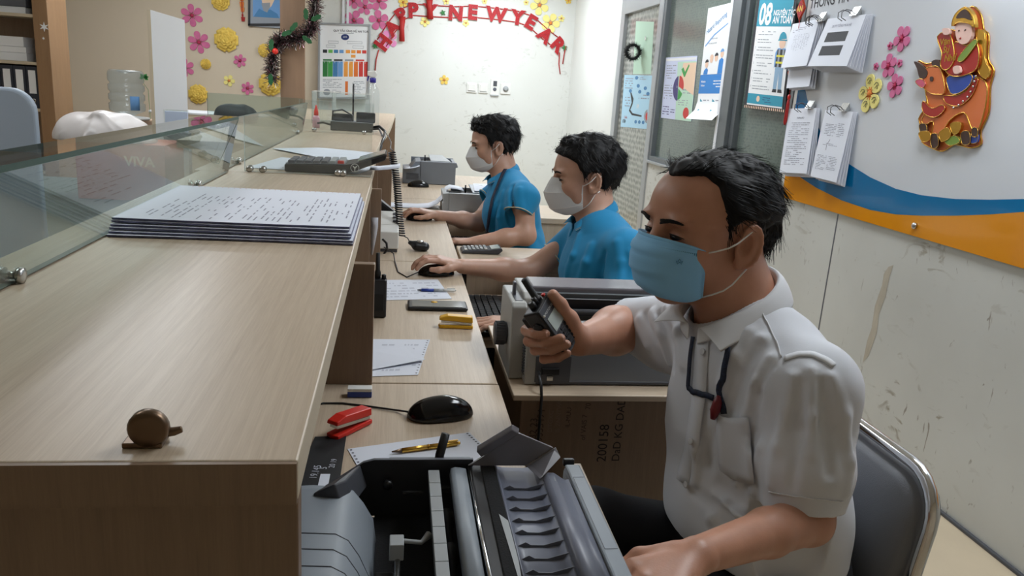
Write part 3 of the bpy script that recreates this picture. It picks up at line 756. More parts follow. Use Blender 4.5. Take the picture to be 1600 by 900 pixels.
def hair_of(name, F, parent, inflate, hairline, h=0.0028, noise=(0.0035, 190), strands=2200, flow=(-0.55, 0, -0.75), length=0.028, lift=0.25, seed=1, tufts=(), crown=1.0, wid=0.0011, rand=0.28):
    """hairline: function(local coords) -> positive where hair grows"""
    S = F.s; c = np.array(F.c); R = 0.15*S
    v = Vox(c-R, c+R, h)
    e = lambda x, y, z, a, b, cc, kk=0.02, op='u': v.ell(F.p(x, y, z), ((a+inflate)*S, (b+inflate)*S, (cc+inflate*crown)*S), F.M, kk*S, op)
    e(-0.012, 0, 0.045, 0.099, 0.077, F.sk); e(0.030, 0, 0.030, 0.068, 0.067, F.sk-0.003, 0.03)
    for (x, y, z, a, b, cc) in tufts: v.ell(F.p(x, y, z), (a*S, b*S, cc*S), F.M, 0.012*S)
    S3, P = v.sl(v.lo, v.lo+v.h*v.n, 0)
    X = [P[0]-c[0], P[1]-c[1], P[2]-c[2]]
    L = [(X[0]*F.M[i][0]+X[1]*F.M[i][1]+X[2]*F.M[i][2])/S for i in range(3)]
    hl = (hairline(L)*S).astype(np.float32)
    k = 0.012; d = -hl; g = v.g; hh = np.maximum(k-np.abs(g-d), 0)/k; v.g = (np.maximum(g, d)+hh*hh*k*0.25).astype(np.float32)
    v.noise(noise[0], noise[1], seed, n=6)
    V, Fc = v.mesh()
    o = np_mesh(name, V, Fc, 'hair_black', parent)
    # strands combed along the flow, merged into the same mesh
    r = np.random.RandomState(seed); me = o.data
    nr = np.zeros(len(V)*3, np.float32); me.vertices.foreach_get('normal', nr); nr = nr.reshape(-1, 3)
    Lc = F.loc(V); fl = np.array(flow)
    pick = r.randint(0, len(V), strands)
    ctr = np.array(F.p(-0.01, 0, 0.02)); out = ((V-ctr)*nr).sum(1) > 0
    pick = pick[out[pick]]
    VV = []; FF = []; base = len(V); prof = [0, 0.35, 0.7, 1.0]
    for q in pick:
        p = V[q]; n = nr[q]
        if (Lc[q][0]+0.002)**2+(Lc[q][2]+0.002)**2 < 0.040**2 and Lc[q][2] < 0.030 and Lc[q][0] > -0.03: continue
        ff = fl+np.array([0, 0.35*np.sign(Lc[q][1])*min(1, abs(Lc[q][1])/0.05), 0]) if Lc[q][2] > 0.04 else np.array([-0.25, 0, -1.0])
        if Lc[q][0] > 0.055: ff = np.array([flow[0]*0.4+0.2, 0.5*np.sign(Lc[q][1]), 0.25])
        d = ff@F.M+rand*r.randn(3); d = d-n*(d@n); d /= np.linalg.norm(d)+1e-9
        w = np.cross(d, n)*wid*(0.7+0.6*r.rand()); ln = length*(0.6+0.8*r.rand())*S; lf = lift*(0.4+1.2*r.rand())
        b0 = len(VV)
        for t in prof:
            cen = p-n*0.002+d*ln*t+n*ln*lf*t*(1-0.45*t)
            VV.append(cen-w*(1-t*0.85)); VV.append(cen+w*(1-t*0.85)+n*0.0004)
        for i in range(3): FF.append((base+b0+2*i, base+b0+2*i+1, base+b0+2*i+3, base+b0+2*i+2))
    bpy.data.objects.remove(o); bpy.data.meshes.remove(me)
    return np_mesh(name, np.concatenate([V, np.array(VV)]), np.concatenate([Fc, np.array(FF, np.int32)]), 'hair_black', parent)
def mask_of(F, parent, prof, half, mt, pleats=0.0, name='face_mask', label=None, corner=(0.028, 0.066), top_z=0.0, crease=False, flat=0.55):
    """prof: list of (x, z) from the nose bridge to under the chin; half: half angle reach at each row"""
    m = MB(); rows = []; NV = 28; NU = 25; cx, cy = corner
    for i in range(NV):
        t = i/(NV-1)*(len(prof)-1); j = min(int(t), len(prof)-2); a = t-j
        x = prof[j][0]*(1-a)+prof[j+1][0]*a; z = prof[j][1]*(1-a)+prof[j+1][1]*a; hz = half[j]*(1-a)+half[j+1]*a
        pl = pleats*(((i/(NV-1)*3.999) % 1.0)) if 0.12 < i/(NV-1) < 0.95 else 0
        row = []
        for q in range(NU):
            s_ = -1+2*q/(NU-1); ss = abs(s_)
            # rounded nose-to-cheek wrap: forward extent falls off towards the cheeks
            xx = cx+(x+pl-cx)*(1-ss**(1.0/flat))*1.0
            yy = cy*math.sin(ss*PI/2*0.98)**0.9*math.copysign(1, s_) if not crease else cy*ss**0.8*math.copysign(1, s_)
            zz = z*(1-ss**2.2)+(hz)*ss**2.2
            row.append(F.p(xx, yy, zz))
        rows.append(row)
    m.grid(rows, mt, smooth=not crease)
    o = m.build(name, parent, solid=0.0014)
    if label: o['label'] = label
    return o, rows
def loops_of(F, parent, rows, sides=(1, -1), r=0.0012):
    for y in sides:
        q = -1 if y > 0 else 0
        a = rows[1][q]; b = rows[-2][q]
        for (s_, e, z) in ((a, (-0.010, y*0.087, 0.022), 0.2), (b, (-0.006, y*0.086, -0.034), -0.2)):
            E_ = F.p(*e); mid = (s_+E_)/2+F.l*y*0.016*F.s
            MB().tube([s_+F.l*y*0.003, s_*0.88+E_*0.12+F.l*y*0.010*F.s, s_*0.70+E_*0.30+F.l*y*0.017*F.s, mid, E_, E_-F.f*0.014*F.s+F.l*y*(-0.004)-F.u*0.006*(1 if z > 0 else -1)], r, 'elastic', 6).build('ear_loop', parent)
def hand(v, wrist, fwd, up, side, curl=(0.5, 0.6, 0.7, 0.8), spread=0.10, S=1.0, thumb=None, palm_len=0.085):
    """relaxed hand added to volume v. fwd: wrist->fingers, up: back of the hand, side: thumb side. returns finger tips"""
    w = np.array(wrist, float); f = np.array(fwd, float); f /= np.linalg.norm(f)
    u = np.array(up, float); u = u-f*(u@f); u /= np.linalg.norm(u); s_ = np.cross(u, f); s_ = s_ if s_@np.array(side, float) > 0 else -s_
    tips = []
    K = [w+(f*palm_len*a+s_*b*1.0+u*0.004)*S for a, b in ((0.98, 0.029), (1.04, 0.010), (1.0, -0.010), (0.90, -0.028))]
    for kx in K: v.fcap(w+(s_*0.0)*S, kx, tuple(u), (0.014*S, 0.019*S), (0.0105*S, 0.0125*S), 0.010*S)
    lens = ((0.042, 0.024, 0.020), (0.046, 0.028, 0.022), (0.043, 0.026, 0.021), (0.034, 0.019, 0.018)); rr = (0.0088, 0.0090, 0.0086, 0.0076)
    for i, kx in enumerate(K):
        d = f+s_*spread*(1.5-i)*0.9; d /= np.linalg.norm(d); a = 0.25*curl[i]; p = kx
        pts = [p]
        for j, L in enumerate(lens[i]):
            dd = d*math.cos(a)-u*math.sin(a); p = p+dd*L*S; pts.append(p); a += curl[i]*(0.95 if j == 0 else 0.6)
        v.chain(pts, [rr[i]*S*1.08, rr[i]*S, rr[i]*S*0.93, rr[i]*S*0.82], 0.004*S); tips.append((pts[-1], pts[-2]))
    if thumb is None:
        b0 = w+(f*0.020+s_*0.020)*S; b1 = b0+(f*0.032+s_*0.026-u*0.010)*S; b2 = b1+(f*0.030+s_*0.006-u*0.010)*S; b3 = b2+(f*0.024-s_*0.004-u*0.006)*S
    else: b0, b1, b2, b3 = [np.array(q, float) for q in thumb]
    v.chain([b0, b1, b2, b3], [0.0145*S, 0.0115*S, 0.0100*S, 0.0085*S], 0.008*S); tips.append((b3, b2))
    return tips
def nails(tips, up, parent, S=1.0, r=0.0055):
    for (a, b) in tips:
        d = Vector(a-b).normalized(); u = Vector(up); u = (u-d*u.dot(d)).normalized(); w = d.cross(u); c = Vector(a)+u*0.0070*S+d*0.0015
        rows = [[c+d*0.005*i*S+w*0.0042*j*S-u*(0.0012*j*j)*S-u*0.0008*i*i for j in (-1, -0.5, 0, 0.5, 1)] for i in (-1, 0, 1)]
        MB().grid(rows, 'nail').build('fingernail', parent, solid=0.0006)

# ================================================================== PEOPLE
def V3(a): return np.array(a, float)
def torso(v, P, g, k=0.05):
    """trunk from hips to neck; g = growth over the body"""
    fw = V3(P['fw']); fw /= np.linalg.norm(fw); lat = np.cross([0, 0, 1], fw)
    hips, waist, chest, sl, sr, neck = [V3(P[n]) for n in ('hips', 'waist', 'chest', 'shl', 'shr', 'neck')]
    b = P.get('belly', 0.0)
    v.fcap(hips, waist, fw, (0.105+g, 0.150+g), (0.100+b+g, 0.142+g), k)
    v.fcap(waist, chest, fw, (0.100+b+g, 0.142+g), (0.108+g, 0.150+g), k)
    v.fcap(chest, chest+(neck-chest)*0.55, fw, (0.108+g, 0.150+g), (0.075+g, 0.115+g), k)
    v.fcap(sl, sr, fw, (0.052+g, 0.046+g), (0.052+g, 0.046+g), 0.05)
    m = (sl+sr)/2
    v.fcap(m*0.35+neck*0.65, m, fw, (0.05+g, 0.05+g), (0.07+g, 0.07+g), 0.05)
    nb = neck-V3((0, 0, 0.030))-fw*0.008
    v.cap(m+(sl-m)*0.85, nb, 0.040+g, 0.034+g, 0.05); v.cap(m+(sr-m)*0.85, nb, 0.040+g, 0.034+g, 0.05)
def trunk(v, P, g, k):
    fw = V3(P['fw']); fw /= np.linalg.norm(fw); hips, waist, chest = [V3(P[n]) for n in ('hips', 'waist', 'chest')]; b = P.get('belly', 0.0)
    v.fcap(hips, waist, fw, (0.105+g, 0.150+g), (0.100+b+g, 0.142+g), k); v.fcap(waist, chest, fw, (0.100+b+g, 0.142+g), (0.106+g, 0.146+g), k)
def arm(v, pts, rs, k=0.02): v.chain([V3(p) for p in pts], rs, k)
def legs(name, P, parent, y_feet=0.0):
    lo = np.minimum.reduce([V3(P[n]) for n in ('hips', 'kneel', 'kneer', 'footl', 'footr')])-0.16; hi = np.maximum.reduce([V3(P[n]) for n in ('hips', 'kneel', 'kneer')])+0.17
    lo[2] = 0.0
    v = Vox(lo, hi, 0.006); hips = V3(P['hips']); fw = V3(P['fw']); fw /= np.linalg.norm(fw); lat = np.cross([0, 0, 1], fw)
    v.fcap(hips+[0, 0, 0.06], hips-[0, 0, 0.02], fw, (0.118, 0.165), (0.12, 0.175), 0.04)
    for s_, kn, ft in ((1, 'kneel', 'footl'), (-1, 'kneer', 'footr')):
        h = hips+lat*s_*0.09-[0, 0, 0.02]; v.chain([h, V3(P[kn])], [0.088, 0.062], 0.04); v.chain([V3(P[kn]), V3(P[ft])+[0, 0, 0.09]], [0.064, 0.052], 0.02)
    v.noise(0.004, 26, 5); o = v.build('trousers', 'trousers_black', parent)
    for ft in ('footl', 'footr'):
        f0 = V3(P[ft]); w = Vox(f0-0.24, f0+0.24, 0.006); w.fcap(f0+[0, 0, 0.045]-fw*0.03, f0+[0, 0, 0.035]+fw*0.15, (0, 0, 1), (0.045, 0.038), (0.028, 0.040), 0.01); w.cut((0, 0, 0.002), (0, 0, -1)); w.build('shoe', 'shoe_black', parent)
def band(pts, up, w, mt, name, parent, th=0.0012):
    """flat ribbon through points; up = list of surface normals"""
    m = MB(); rows = []
    N = len(pts); pts = [Vector(p) for p in pts]; up = [Vector(u) for u in up] if isinstance(up[0], (list, tuple, Vector)) else [Vector(up)]*N
    for i in range(N):
        t = (pts[min(i+1, N-1)]-pts[max(i-1, 0)]).normalized(); s_ = t.cross(up[i]).normalized()*w/2
        rows.append([pts[i]-s_, pts[i], pts[i]+s_])
    m.grid(rows, mt); return m.build(name, parent, solid=th)
def project_out(V, N, p, d):
    """nearest vertex of a surface along direction d from p"""
    q = V-np.array(p); t = q@np.array(d); r = np.linalg.norm(q-np.outer(t, d), axis=1); i = np.argmin(r-0.15*t*(r < 0.012)+(t < 0)*1.0); return V[i], N[i]
def surf(o):
    me = o.data; V = np.zeros(len(me.vertices)*3, np.float32); N = V.copy(); me.vertices.foreach_get('co', V); me.vertices.foreach_get('normal', N)
    return V.reshape(-1, 3), N.reshape(-1, 3)
def on_surf(S_, px, py, off=0.002):
    """first point of a surface met by looking from the photographer's place through (px, py)"""
    V, N = S_; r = _ray(px, py); r = r/np.linalg.norm(r); q = V-np.array([0, 0, CAMZ]); t = q@r; d = np.linalg.norm(q-np.outer(t, r), axis=1)
    ok = d < 0.006
    if not ok.any(): ok = d < d.min()+0.003
    i = np.argmin(np.where(ok, t, 9)); return Vector(V[i]+N[i]*off), Vector(N[i])

# ------------------------------------------------------------------ the man in the white shirt
man = thing('person', 'man in a white short-sleeved shirt and blue surgical mask speaking into a handheld radio', 'person', (0.66, 1.10, 0))
HF3 = Frame((0.506, 1.190, 1.128), math.radians(18), math.radians(3), math.radians(-1), 1.05); HF3.sk = 0.074
P3 = dict(fw=(-0.95, -0.31, 0), hips=(0.645, 1.115, 0.53), waist=(0.612, 1.115, 0.68), chest=(0.605, 1.135, 0.84),
          shl=(0.608, 0.985, 0.936), shr=(0.548, 1.315, 0.930), neck=(0.560, 1.170, 1.015), belly=0.015,
          kneel=(0.36, 0.98, 0.575), kneer=(0.36, 1.18, 0.600), footl=(0.36, 0.98, 0), footr=(0.37, 1.22, 0))
EL = ony(1262, 812, 0.930); WL_ = ony(1090, 868, 0.790)
ER = ony(990, 508, 1.475); WR = ony(906, 533, 1.300)
PX = lambda l: [np.array(ony(*q)) for q in l]
v = Vox((0.20, 0.60, 0.47), (0.88, 1.58, 1.30), 0.0026)
head_shape(v, HF3, P3['neck'], 0.058)
torso(v, P3, -0.012)
arm(v, [P3['shl'], EL], [0.046, 0.0355]); arm(v, [EL, V3(EL)*0.6+V3(WL_)*0.4, WL_], [0.0345, 0.031, 0.0225], 0.014)
arm(v, [P3['shr'], ER], [0.048, 0.042]); arm(v, [ER, V3(ER)*0.62+V3(WR)*0.38, WR], [0.042, 0.043, 0.027], 0.03)
# right hand closed round the radio
f_i = PX([(846, 507, 1.326), (822, 516, 1.296), (836, 521, 1.262), (852, 521, 1.251)])
f_m = PX([(850, 522, 1.328), (826, 533, 1.294), (851, 535, 1.256), (876, 529, 1.249)])
f_r = PX([(858, 537, 1.325), (836, 547, 1.290), (862, 547, 1.256), (885, 538, 1.252)])
f_p = PX([(868, 549, 1.320), (850, 561, 1.290), (872, 559, 1.262), (886, 552, 1.256)])
th = PX([(899, 524, 1.300), (890, 498, 1.290), (876, 476, 1.280), (864, 461, 1.276)])
for fg, r0 in ((f_i, 0.0092), (f_m, 0.0094), (f_r, 0.0090), (f_p, 0.0082)):
    v.fcap(WR, fg[0], (-0.3, -0.9, 0.2), (0.015, 0.019), (0.0105, 0.012), 0.008)
    v.chain(fg, [r0*1.12, r0*1.05, r0*1.0, r0*0.92], 0.0025)
v.chain(th, [0.0165, 0.0125, 0.0110, 0.0100], 0.008)
v.cap(np.array(WR)+[-0.004, 0, 0.002], th[1], 0.020, 0.012, 0.012)
# left hand on the edge of the printer
tl = hand(v, WL_, V3((-0.83, -0.50, -0.10)), (0.05, -0.1, 1), (-0.3, 1, 0), (0.25, 0.30, 0.35, 0.4), 0.06, 1.0)
body3 = v.build('body', 'skin_a', man)
nails([(f_m[3], f_m[2]), (f_r[3], f_r[2]), (f_i[3], f_i[2])], (0.25, -1, 0.1), man)
eyes_of(HF3, man, (1, -1), 0.0030); brow_of(HF3, man, (1, -1), 340, 1.3)
def line3(L):
    X, Y, Z = L; aY = np.abs(Y)
    front = (0.080-X)*0.8+(Z-0.098)*1.0+np.minimum(aY-0.012, 0.03)*(-0.75)*1.0+0.004
    side = np.maximum((0.034-X)*1.0+(Z-0.035)*0.35, 0*X-1)
    top = np.where(Z > 0.085, front, side)
    ear = np.maximum(-(0.034-np.sqrt((X+0.002)**2+(Z-0.0)**2)), -1)         # clear round the ear
    side = np.minimum(side, ear); burn = np.where((Z < -0.018) & (X > -0.018), -0.02+0*X, side)
    nape = Z+0.080+0.25*X
    w = 1/(1+np.exp(-(Z-0.078)/0.006))
    return np.minimum(w*front+(1-w)*np.where(Z < -0.018, burn, side), nape)
hair_of('hair', HF3, man, 0.0070, line3, strands=5200, length=0.032, lift=0.035, rand=0.10, wid=0.0009, seed=4, noise=(0.0016, 240), flow=(-0.9, 0.15, -0.35), tufts=[(-0.085, 0, 0.01, 0.02, 0.06, 0.05)])
prof = [(0.117, 0.003), (0.128, -0.010), (0.132, -0.028), (0.129, -0.050), (0.120, -0.070), (0.105, -0.086), (0.084, -0.094)]
mo, rows = mask_of(HF3, man, prof, [-0.012, -0.018, -0.030, -0.046, -0.060, -0.074, -0.082], 'mask_blue', 0.0045, label='light blue pleated surgical mask', corner=(0.056, 0.062))
band([r_[-1] for r_ in rows], HF3.l, 0.004*1, 'mask_blue', 'mask_edge', mo)
band([rows[0][i]+HF3.f*0.001 for i in range(len(rows[0]))], HF3.f, 0.009, 'mask_blue', 'nose_strip', mo)
st = MB(); mat('mask_print', srgb(58, 120, 164), 0.8)
def on_mask(i, q, off=0.0013):
    return rows[i][q]+(HF3.f*0.75+HF3.l*0.66)*off
for q in range(13, 24):
    for i in (3,):
        a = on_mask(i, q); b = on_mask(i, q+1); d = (b-a)*0.5
        for w_ in range(3):
            p0 = a+(b-a)*(w_/3.0); st.add([p0, p0+(b-a)*0.16, p0+(b-a)*0.16-HF3.u*(0.003+0.0015*((q*3+w_) % 3)), p0-HF3.u*0.0045], [(0, 1, 2, 3)], 'mask_print')
st.text('✱', on_mask(3, 22)-HF3.u*0.002, (rows[3][22]-rows[3][21]).normalized(), HF3.u, 0.006, 'mask_print') if False else None
a = on_mask(8, 20, 0.003); ex = (rows[8][21]-rows[8][19]).normalized()
st.tube([a-ex*0.005+HF3.u*0.002, a-ex*0.003-HF3.u*0.003, a, a+ex*0.003-HF3.u*0.003, a+ex*0.005+HF3.u*0.002], 0.0005, 'mask_print', 5)
st.tube([a-ex*0.003, a+HF3.u*0.005, a+ex*0.003, a-HF3.u*0.001], 0.0005, 'mask_print', 5)
st.build('printed_mark', mo)
loops_of(HF3, man, rows, (1, -1), 0.0013)
# shirt
v = Vox((0.30, 0.78, 0.50), (0.88, 1.56, 1.10), 0.0032)
torso(v, P3, 0.012)
SLe = ony(1256, 792, 0.935); SRe = ony(1008, 512, 1.455)
v.fcap(P3['shl'], V3(P3['shl'])*0.35+V3(SLe)*0.65, P3['fw'], (0.058, 0.056), (0.066, 0.060), 0.035)
v.fcap(V3(P3['shl'])*0.3+V3(SLe)*0.7, V3(SLe)-[0, 0, 0.03], P3['fw'], (0.064, 0.058), (0.063, 0.056), 0.03)
v.fcap(P3['shr'], V3(SRe)+V3((-0.03, 0.01, 0)), (0, 0, 1), (0.062, 0.062), (0.056, 0.056), 0.04)
v.fcap(V3(P3['shr'])+[-0.01, 0.0, -0.04], V3(SRe)+V3((0.022, 0.0, -0.035)), (0, 0, 1), (0.062, 0.055), (0.048, 0.045), 0.03)
# folds falling from the shoulder, pulls across the chest and above the belt
v.fold([(1238, 590), (1228, 640), (1215, 700), (1204, 760)], 0.006, 0.002)
v.fold([(1268, 580), (1270, 650), (1266, 710)], 0.005, 0.002)
v.fold([(1298, 590), (1318, 650), (1326, 720), (1322, 770)], 0.006, 0.002)
v.fold([(1252, 600), (1246, 670), (1238, 760)], 0.005, -0.002, 0.012, 's')
v.fold([(1284, 600), (1292, 660), (1296, 740)], 0.005, -0.002, 0.012, 's')
for ln in ([(1205, 560), (1185, 600), (1168, 650), (1155, 710)], [(1190, 530), (1165, 570), (1145, 620)], [(1170, 520), (1146, 556), (1128, 600)],
           [(1160, 740), (1135, 780), (1110, 810)], [(1095, 640), (1088, 700), (1086, 760)], [(1190, 700), (1180, 760), (1150, 820)], [(1100, 770), (1150, 800), (1215, 840)]):
    v.fold(ln, 0.006, 0.002, 0.018)
for ln in ([(1200, 572), (1180, 620), (1165, 690)], [(1182, 540), (1155, 590), (1138, 640)], [(1120, 760), (1165, 790), (1230, 830)], [(1110, 680), (1100, 720), (1098, 780)], [(1080, 770), (1110, 790), (1160, 840)]):
    v.fold(ln, 0.005, -0.002, 0.014, 's')
for ln in ([(1020, 490), (1035, 520), (1045, 570)], [(1045, 480), (1062, 520), (1070, 570)], [(1000, 500), (1012, 540), (1030, 590)]):
    v.fold(ln, 0.006, 0.002, 0.016)
for ln in ([(1030, 490), (1048, 530), (1055, 580)], [(1008, 490), (1022, 530), (1036, 585)]):
    v.fold(ln, 0.005, -0.002, 0.012, 's')
v.noise(0.0022, 38, 11, (1.2, 1, 0.45)); v.noise(0.0009, 90, 12, (1.2, 1, 0.5))
# openings: neck, sleeve ends, hem
d = V3(SLe)-V3(P3['shl']); d /= np.linalg.norm(d)
v.cutcap(V3(SLe)+[0, 0, -0.004], d+V3((0.05, 0, 0)), 0.082)
v.fcap(V3(SLe)+d*0.03, V3(SLe)-d*0.03, P3['fw'], (0.053, 0.047), (0.050, 0.044), 0.004, 's')
dr = V3(SRe)-V3(P3['shr']); dr /= np.linalg.norm(dr)
v.cutcap(V3(ony(992, 512, 1.45)), dr+V3((0, 0, -0.35)), 0.11)
v.cap(V3(SRe)-dr*0.03, V3(SRe)+dr*0.06, 0.046, 0.048, 0.004, 's')
trunk(v, P3, 0.002, 0.012)
v.fcap(V3(P3['neck'])+[-0.012, 0.0, -0.030], V3(P3['neck'])+[-0.03, 0, 0.10], P3['fw'], (0.058, 0.058), (0.085, 0.080), 0.006, 's')
v.cut((0.6, 1.1, 0.605), (-0.25, 0, -1), 0.002)
shirt = v.build('shirt', 'shirt_white', man)
S3 = surf(shirt)
# collar: a strip folded over, from one wing tip round the nape to the other
def collar(parent, nk, fw, mt, S=1.0, inner=None, outer=None, trim=None, name='collar', up=(0, 0, 1)):
    fw = Vector(fw).normalized(); up = Vector(up).normalized(); lat = up.cross(fw).normalized(); nk = Vector(nk)
    inner = inner or [(0.070, 0.010, -0.036), (0.062, 0.040, -0.018), (0.006, 0.064, 0.016), (-0.046, 0.046, 0.044), (-0.064, 0.0, 0.052)]
    outer = outer or [(0.086, 0.078, -0.052), (0.064, 0.082, -0.040), (0.000, 0.094, -0.012), (-0.064, 0.068, 0.010), (-0.088, 0.0, 0.018)]
    def full(c): return [c[i] for i in range(len(c))]+[(c[i][0], -c[i][1], c[i][2]) for i in range(len(c)-2, -1, -1)]
    def cr(P, t):
        n = len(P)-1; i = min(int(t*n), n-1); a = t*n-i; g = lambda k: Vector(P[max(0, min(n, k))])
        p0, p1, p2, p3 = g(i-1), g(i), g(i+1), g(i+2)
        return 0.5*((2*p1)+(-p0+p2)*a+(2*p0-5*p1+4*p2-p3)*a*a+(-p0+3*p1-3*p2+p3)*a**3)
    I, O = full(inner), full(outer); rows = []; W = lambda p: nk+(fw*p.x+lat*p.y+up*p.z)*S
    for k in range(49):
        t = k/48; a, b = cr(I, t), cr(O, t); out = Vector((b.x, b.y, 0)).normalized()
        rows.append([W(a-out*0.001-Vector((0, 0, 0.028))), W(a-out*0.001), W(a+out*0.004+Vector((0, 0, 0.003))), W(a.lerp(b, 0.5)+out*0.004+Vector((0, 0, 0.006))), W(b)])
    m = MB(); m.grid(rows, mt); o = m.build(name, parent, solid=0.0024)
    sm = o.modifiers.new('s', 'SUBSURF'); sm.levels = 1; sm.render_levels = 1
    for (f_, r_, mm) in (trim or []):
        MB().tube([r[4].lerp(r[3], f_)+(fw*0+up*0.0022) for r in rows], r_, mm, 6, flat=tuple(up)).build('collar_trim', o)
    return o
collar(man, (0.545, 1.162, 1.022), (-0.93, -0.36, 0), 'shirt_white_collar', 1.04)
# placket, buttons, pocket, lanyard
def ribbon(px_list, w, mt, name, parent, S_, off=0.003, th=0.0012):
    P = []; U = []
    for i in range(len(px_list)-1):
        for k in range(5):
            t = k/5; x = px_list[i][0]*(1-t)+px_list[i+1][0]*t; y = px_list[i][1]*(1-t)+px_list[i+1][1]*t
            p, n = on_surf(S_, x, y, off); P.append(p); U.append(n)
    p, n = on_surf(S_, *px_list[-1], off); P.append(p); U.append(n)
    P = [P[0]]+[(P[i-1]+P[i]*2+P[i+1])/4 for i in range(1, len(P)-1)]+[P[-1]]
    U = [(U[max(i-1, 0)]+U[i]+U[min(i+1, len(U)-1)]).normalized() for i in range(len(U))]
    return band(P, U, w, mt, name, parent, th)
ribbon([(1093, 530), (1088, 620), (1076, 700), (1062, 755)], 0.030, 'shirt_white', 'placket', shirt, S3, 0.002)
for (x, y) in ((1096, 552), (1071, 757), (1078, 690)):
    p, n = on_surf(S3, x, y, 0.0045); m = MB(); m.lathe(p, [(0.0035, 0), (0.0055, 0.0006), (0.0055, 0.0016), (0.004, 0.002), (0.0015, 0.0012)], 'button', 16, n); m.build('button', shirt)
pk = []
for i in range(9):
    rw = []
    for j in range(7):
        a, b = i/8, j/6; x = (1116+(1168-1116)*b)*(1-a)+(1122+(1176-1122)*b)*a; y = (646+10*b)*(1-a)+(735+22*b)*a-(0 if a < 0.9 else 8*abs(b-0.5)*2-8)
        p, n = on_surf(S3, x, y, 0.0045); rw.append(p)
    pk.append(rw)
for _ in range(3):
    pk = [[(pk[max(i-1, 0)][j]+pk[min(i+1, 8)][j]+pk[i][max(j-1, 0)]+pk[i][min(j+1, 6)])/4 if 0 < i < 8 and 0 < j < 6 else pk[i][j] for j in range(7)] for i in range(9)]
m = MB(); m.grid(pk, 'shirt_white'); m.build('pocket', shirt, solid=0.002)
ribbon([(1082, 525), (1077, 570), (1074, 605), (1082, 612), (1100, 617), (1113, 622)], 0.0095, 'lanyard', 'lanyard', man, S3, 0.006)
ribbon([(1137, 540), (1128, 580), (1122, 612), (1128, 645)], 0.0095, 'lanyard', 'lanyard', man, S3, 0.006)
mat('maroon', srgb(110, 22, 34), 0.4)
p, n = on_surf(S3, 1120, 632, 0.010); m = MB(); m.tube([p+Vector((0.002, 0, 0.014)), p+Vector((0.001, 0, 0.004)), p-Vector((0.001, 0, 0.010)), p-Vector((0.003, 0, 0.024))], [0.003, 0.007, 0.008, 0.004], 'maroon', 10); m.build('badge_reel', man)
p, n = on_surf(S3, 1113, 640, 0.008); m = MB(); m.tube([p+Vector((0, 0, 0.012)), p+Vector((-0.004, 0, 0)), p-Vector((0, 0, 0.012))], 0.0015, 'black_plastic', 6); m.build('badge_cord', man)
# seams: yoke and armhole
ribbon([(1188, 470), (1200, 500), (1212, 530), (1222, 552)], 0.0022, 'shirt_white_collar', 'yoke_seam', shirt, S3, 0.0012, 0.0016)
ribbon([(1222, 556), (1245, 548), (1268, 548), (1290, 556), (1304, 566)], 0.011, 'shirt_white_collar', 'shoulder_seam', shirt, S3, 0.0012, 0.0016)
ribbon([(1197, 772), (1225, 778), (1262, 784), (1300, 786), (1322, 788)], 0.0016, 'shirt_white_collar', 'sleeve_hem', shirt, S3, 0.0012, 0.0012)
legs('trousers', P3, man)
# radio held in his hand
ax = Vector((-0.62, -0.10, 0.78)).normalized(); nn = Vector((0.62, -0.68, 0.41)); nn = (nn-ax*nn.dot(ax)).normalized(); ww = ax.cross(nn)
fc = ony(873, 507, 1.268)
cc = fc-nn*0.017
rd = thing('handheld_radio', 'black two-way radio held up in the hand of the man in white', 'radio', tuple(cc))
m = MB(); m.obox(cc, ax*0.052, ww*0.028, nn*0.017, 'black_plastic'); m.build('case', rd, bevel=0.005, seg=3)
m = MB(); m.obox(cc-nn*0.022-ax*0.004, ax*0.046, ww*0.024, nn*0.006, 'black_matte'); m.build('battery', rd, bevel=0.003)
m = MB(); m.obox(fc+nn*0.0008, ax*0.050, ww*0.0245, nn*0.0012, 'grey_dark'); m.build('front_plate', rd, bevel=0.002)
mat('lcd', srgb(186, 196, 190), 0.12)
m = MB(); m.obox(fc+ax*0.013+nn*0.0024, ax*0.0145, ww*0.018, nn*0.0006, 'lcd'); m.build('display', rd, bevel=0.0005)
m = MB(); m.text('MOTOROLA', fc+ax*0.034-ww*0.016+nn*0.0022, ww, ax, 0.0045, 'white_plastic'); m.ball(fc+ax*0.0365-ww*0.0205+nn*0.002, 0.0028, 'white_plastic', 10); m.build('lettering', rd)
for r_ in range(5):
    for c_ in range(3):
        m = MB(); m.obox(fc-ax*(0.008+0.0085*r_)+ww*0.0145*(c_-1)+nn*0.0026, ax*0.0030, ww*0.0052, nn*0.0010, 'black_plastic'); m.build('key', rd, bevel=0.0008)
top = cc+ax*0.052
ab = top+ww*0.012-nn*0.002
at_ = ony(818, 436, ab.y-0.004)
m = MB(); m.tube([ab, ab.lerp(at_, 0.1), ab.lerp(at_, 0.12), at_.lerp(ab, 0.03), at_], [0.0085, 0.0080, 0.0062, 0.0056, 0.004], 'black_matte', 14); m.build('antenna', rd)
for (o_, r0) in ((-0.012, 0.0068), (-0.000, 0.0050)):
    m = MB(); m.lathe(top+ww*o_+nn*0.004, [(r0, 0), (r0, 0.008), (r0*0.85, 0.013), (r0*0.4, 0.0135)], 'black_plastic', 14, ax); m.build('knob', rd)
m = MB(); m.obox(top+ww*0.0215+nn*0.008, ax*0.004, ww*0.003, nn*0.003, 'red_plastic'); m.build('button', rd, bevel=0.001)
m = MB(); m.lathe(cc-ww*0.027+ax*0.022, [(0.009, 0), (0.009, 0.004), (0.007, 0.006), (0.003, 0.0065)], 'black_plastic', 14, -ww); m.obox(cc-ww*0.0285-ax*0.006, ax*0.017, ww*0.002, nn*0.008, 'black_matte'); m.build('side_button', rd)

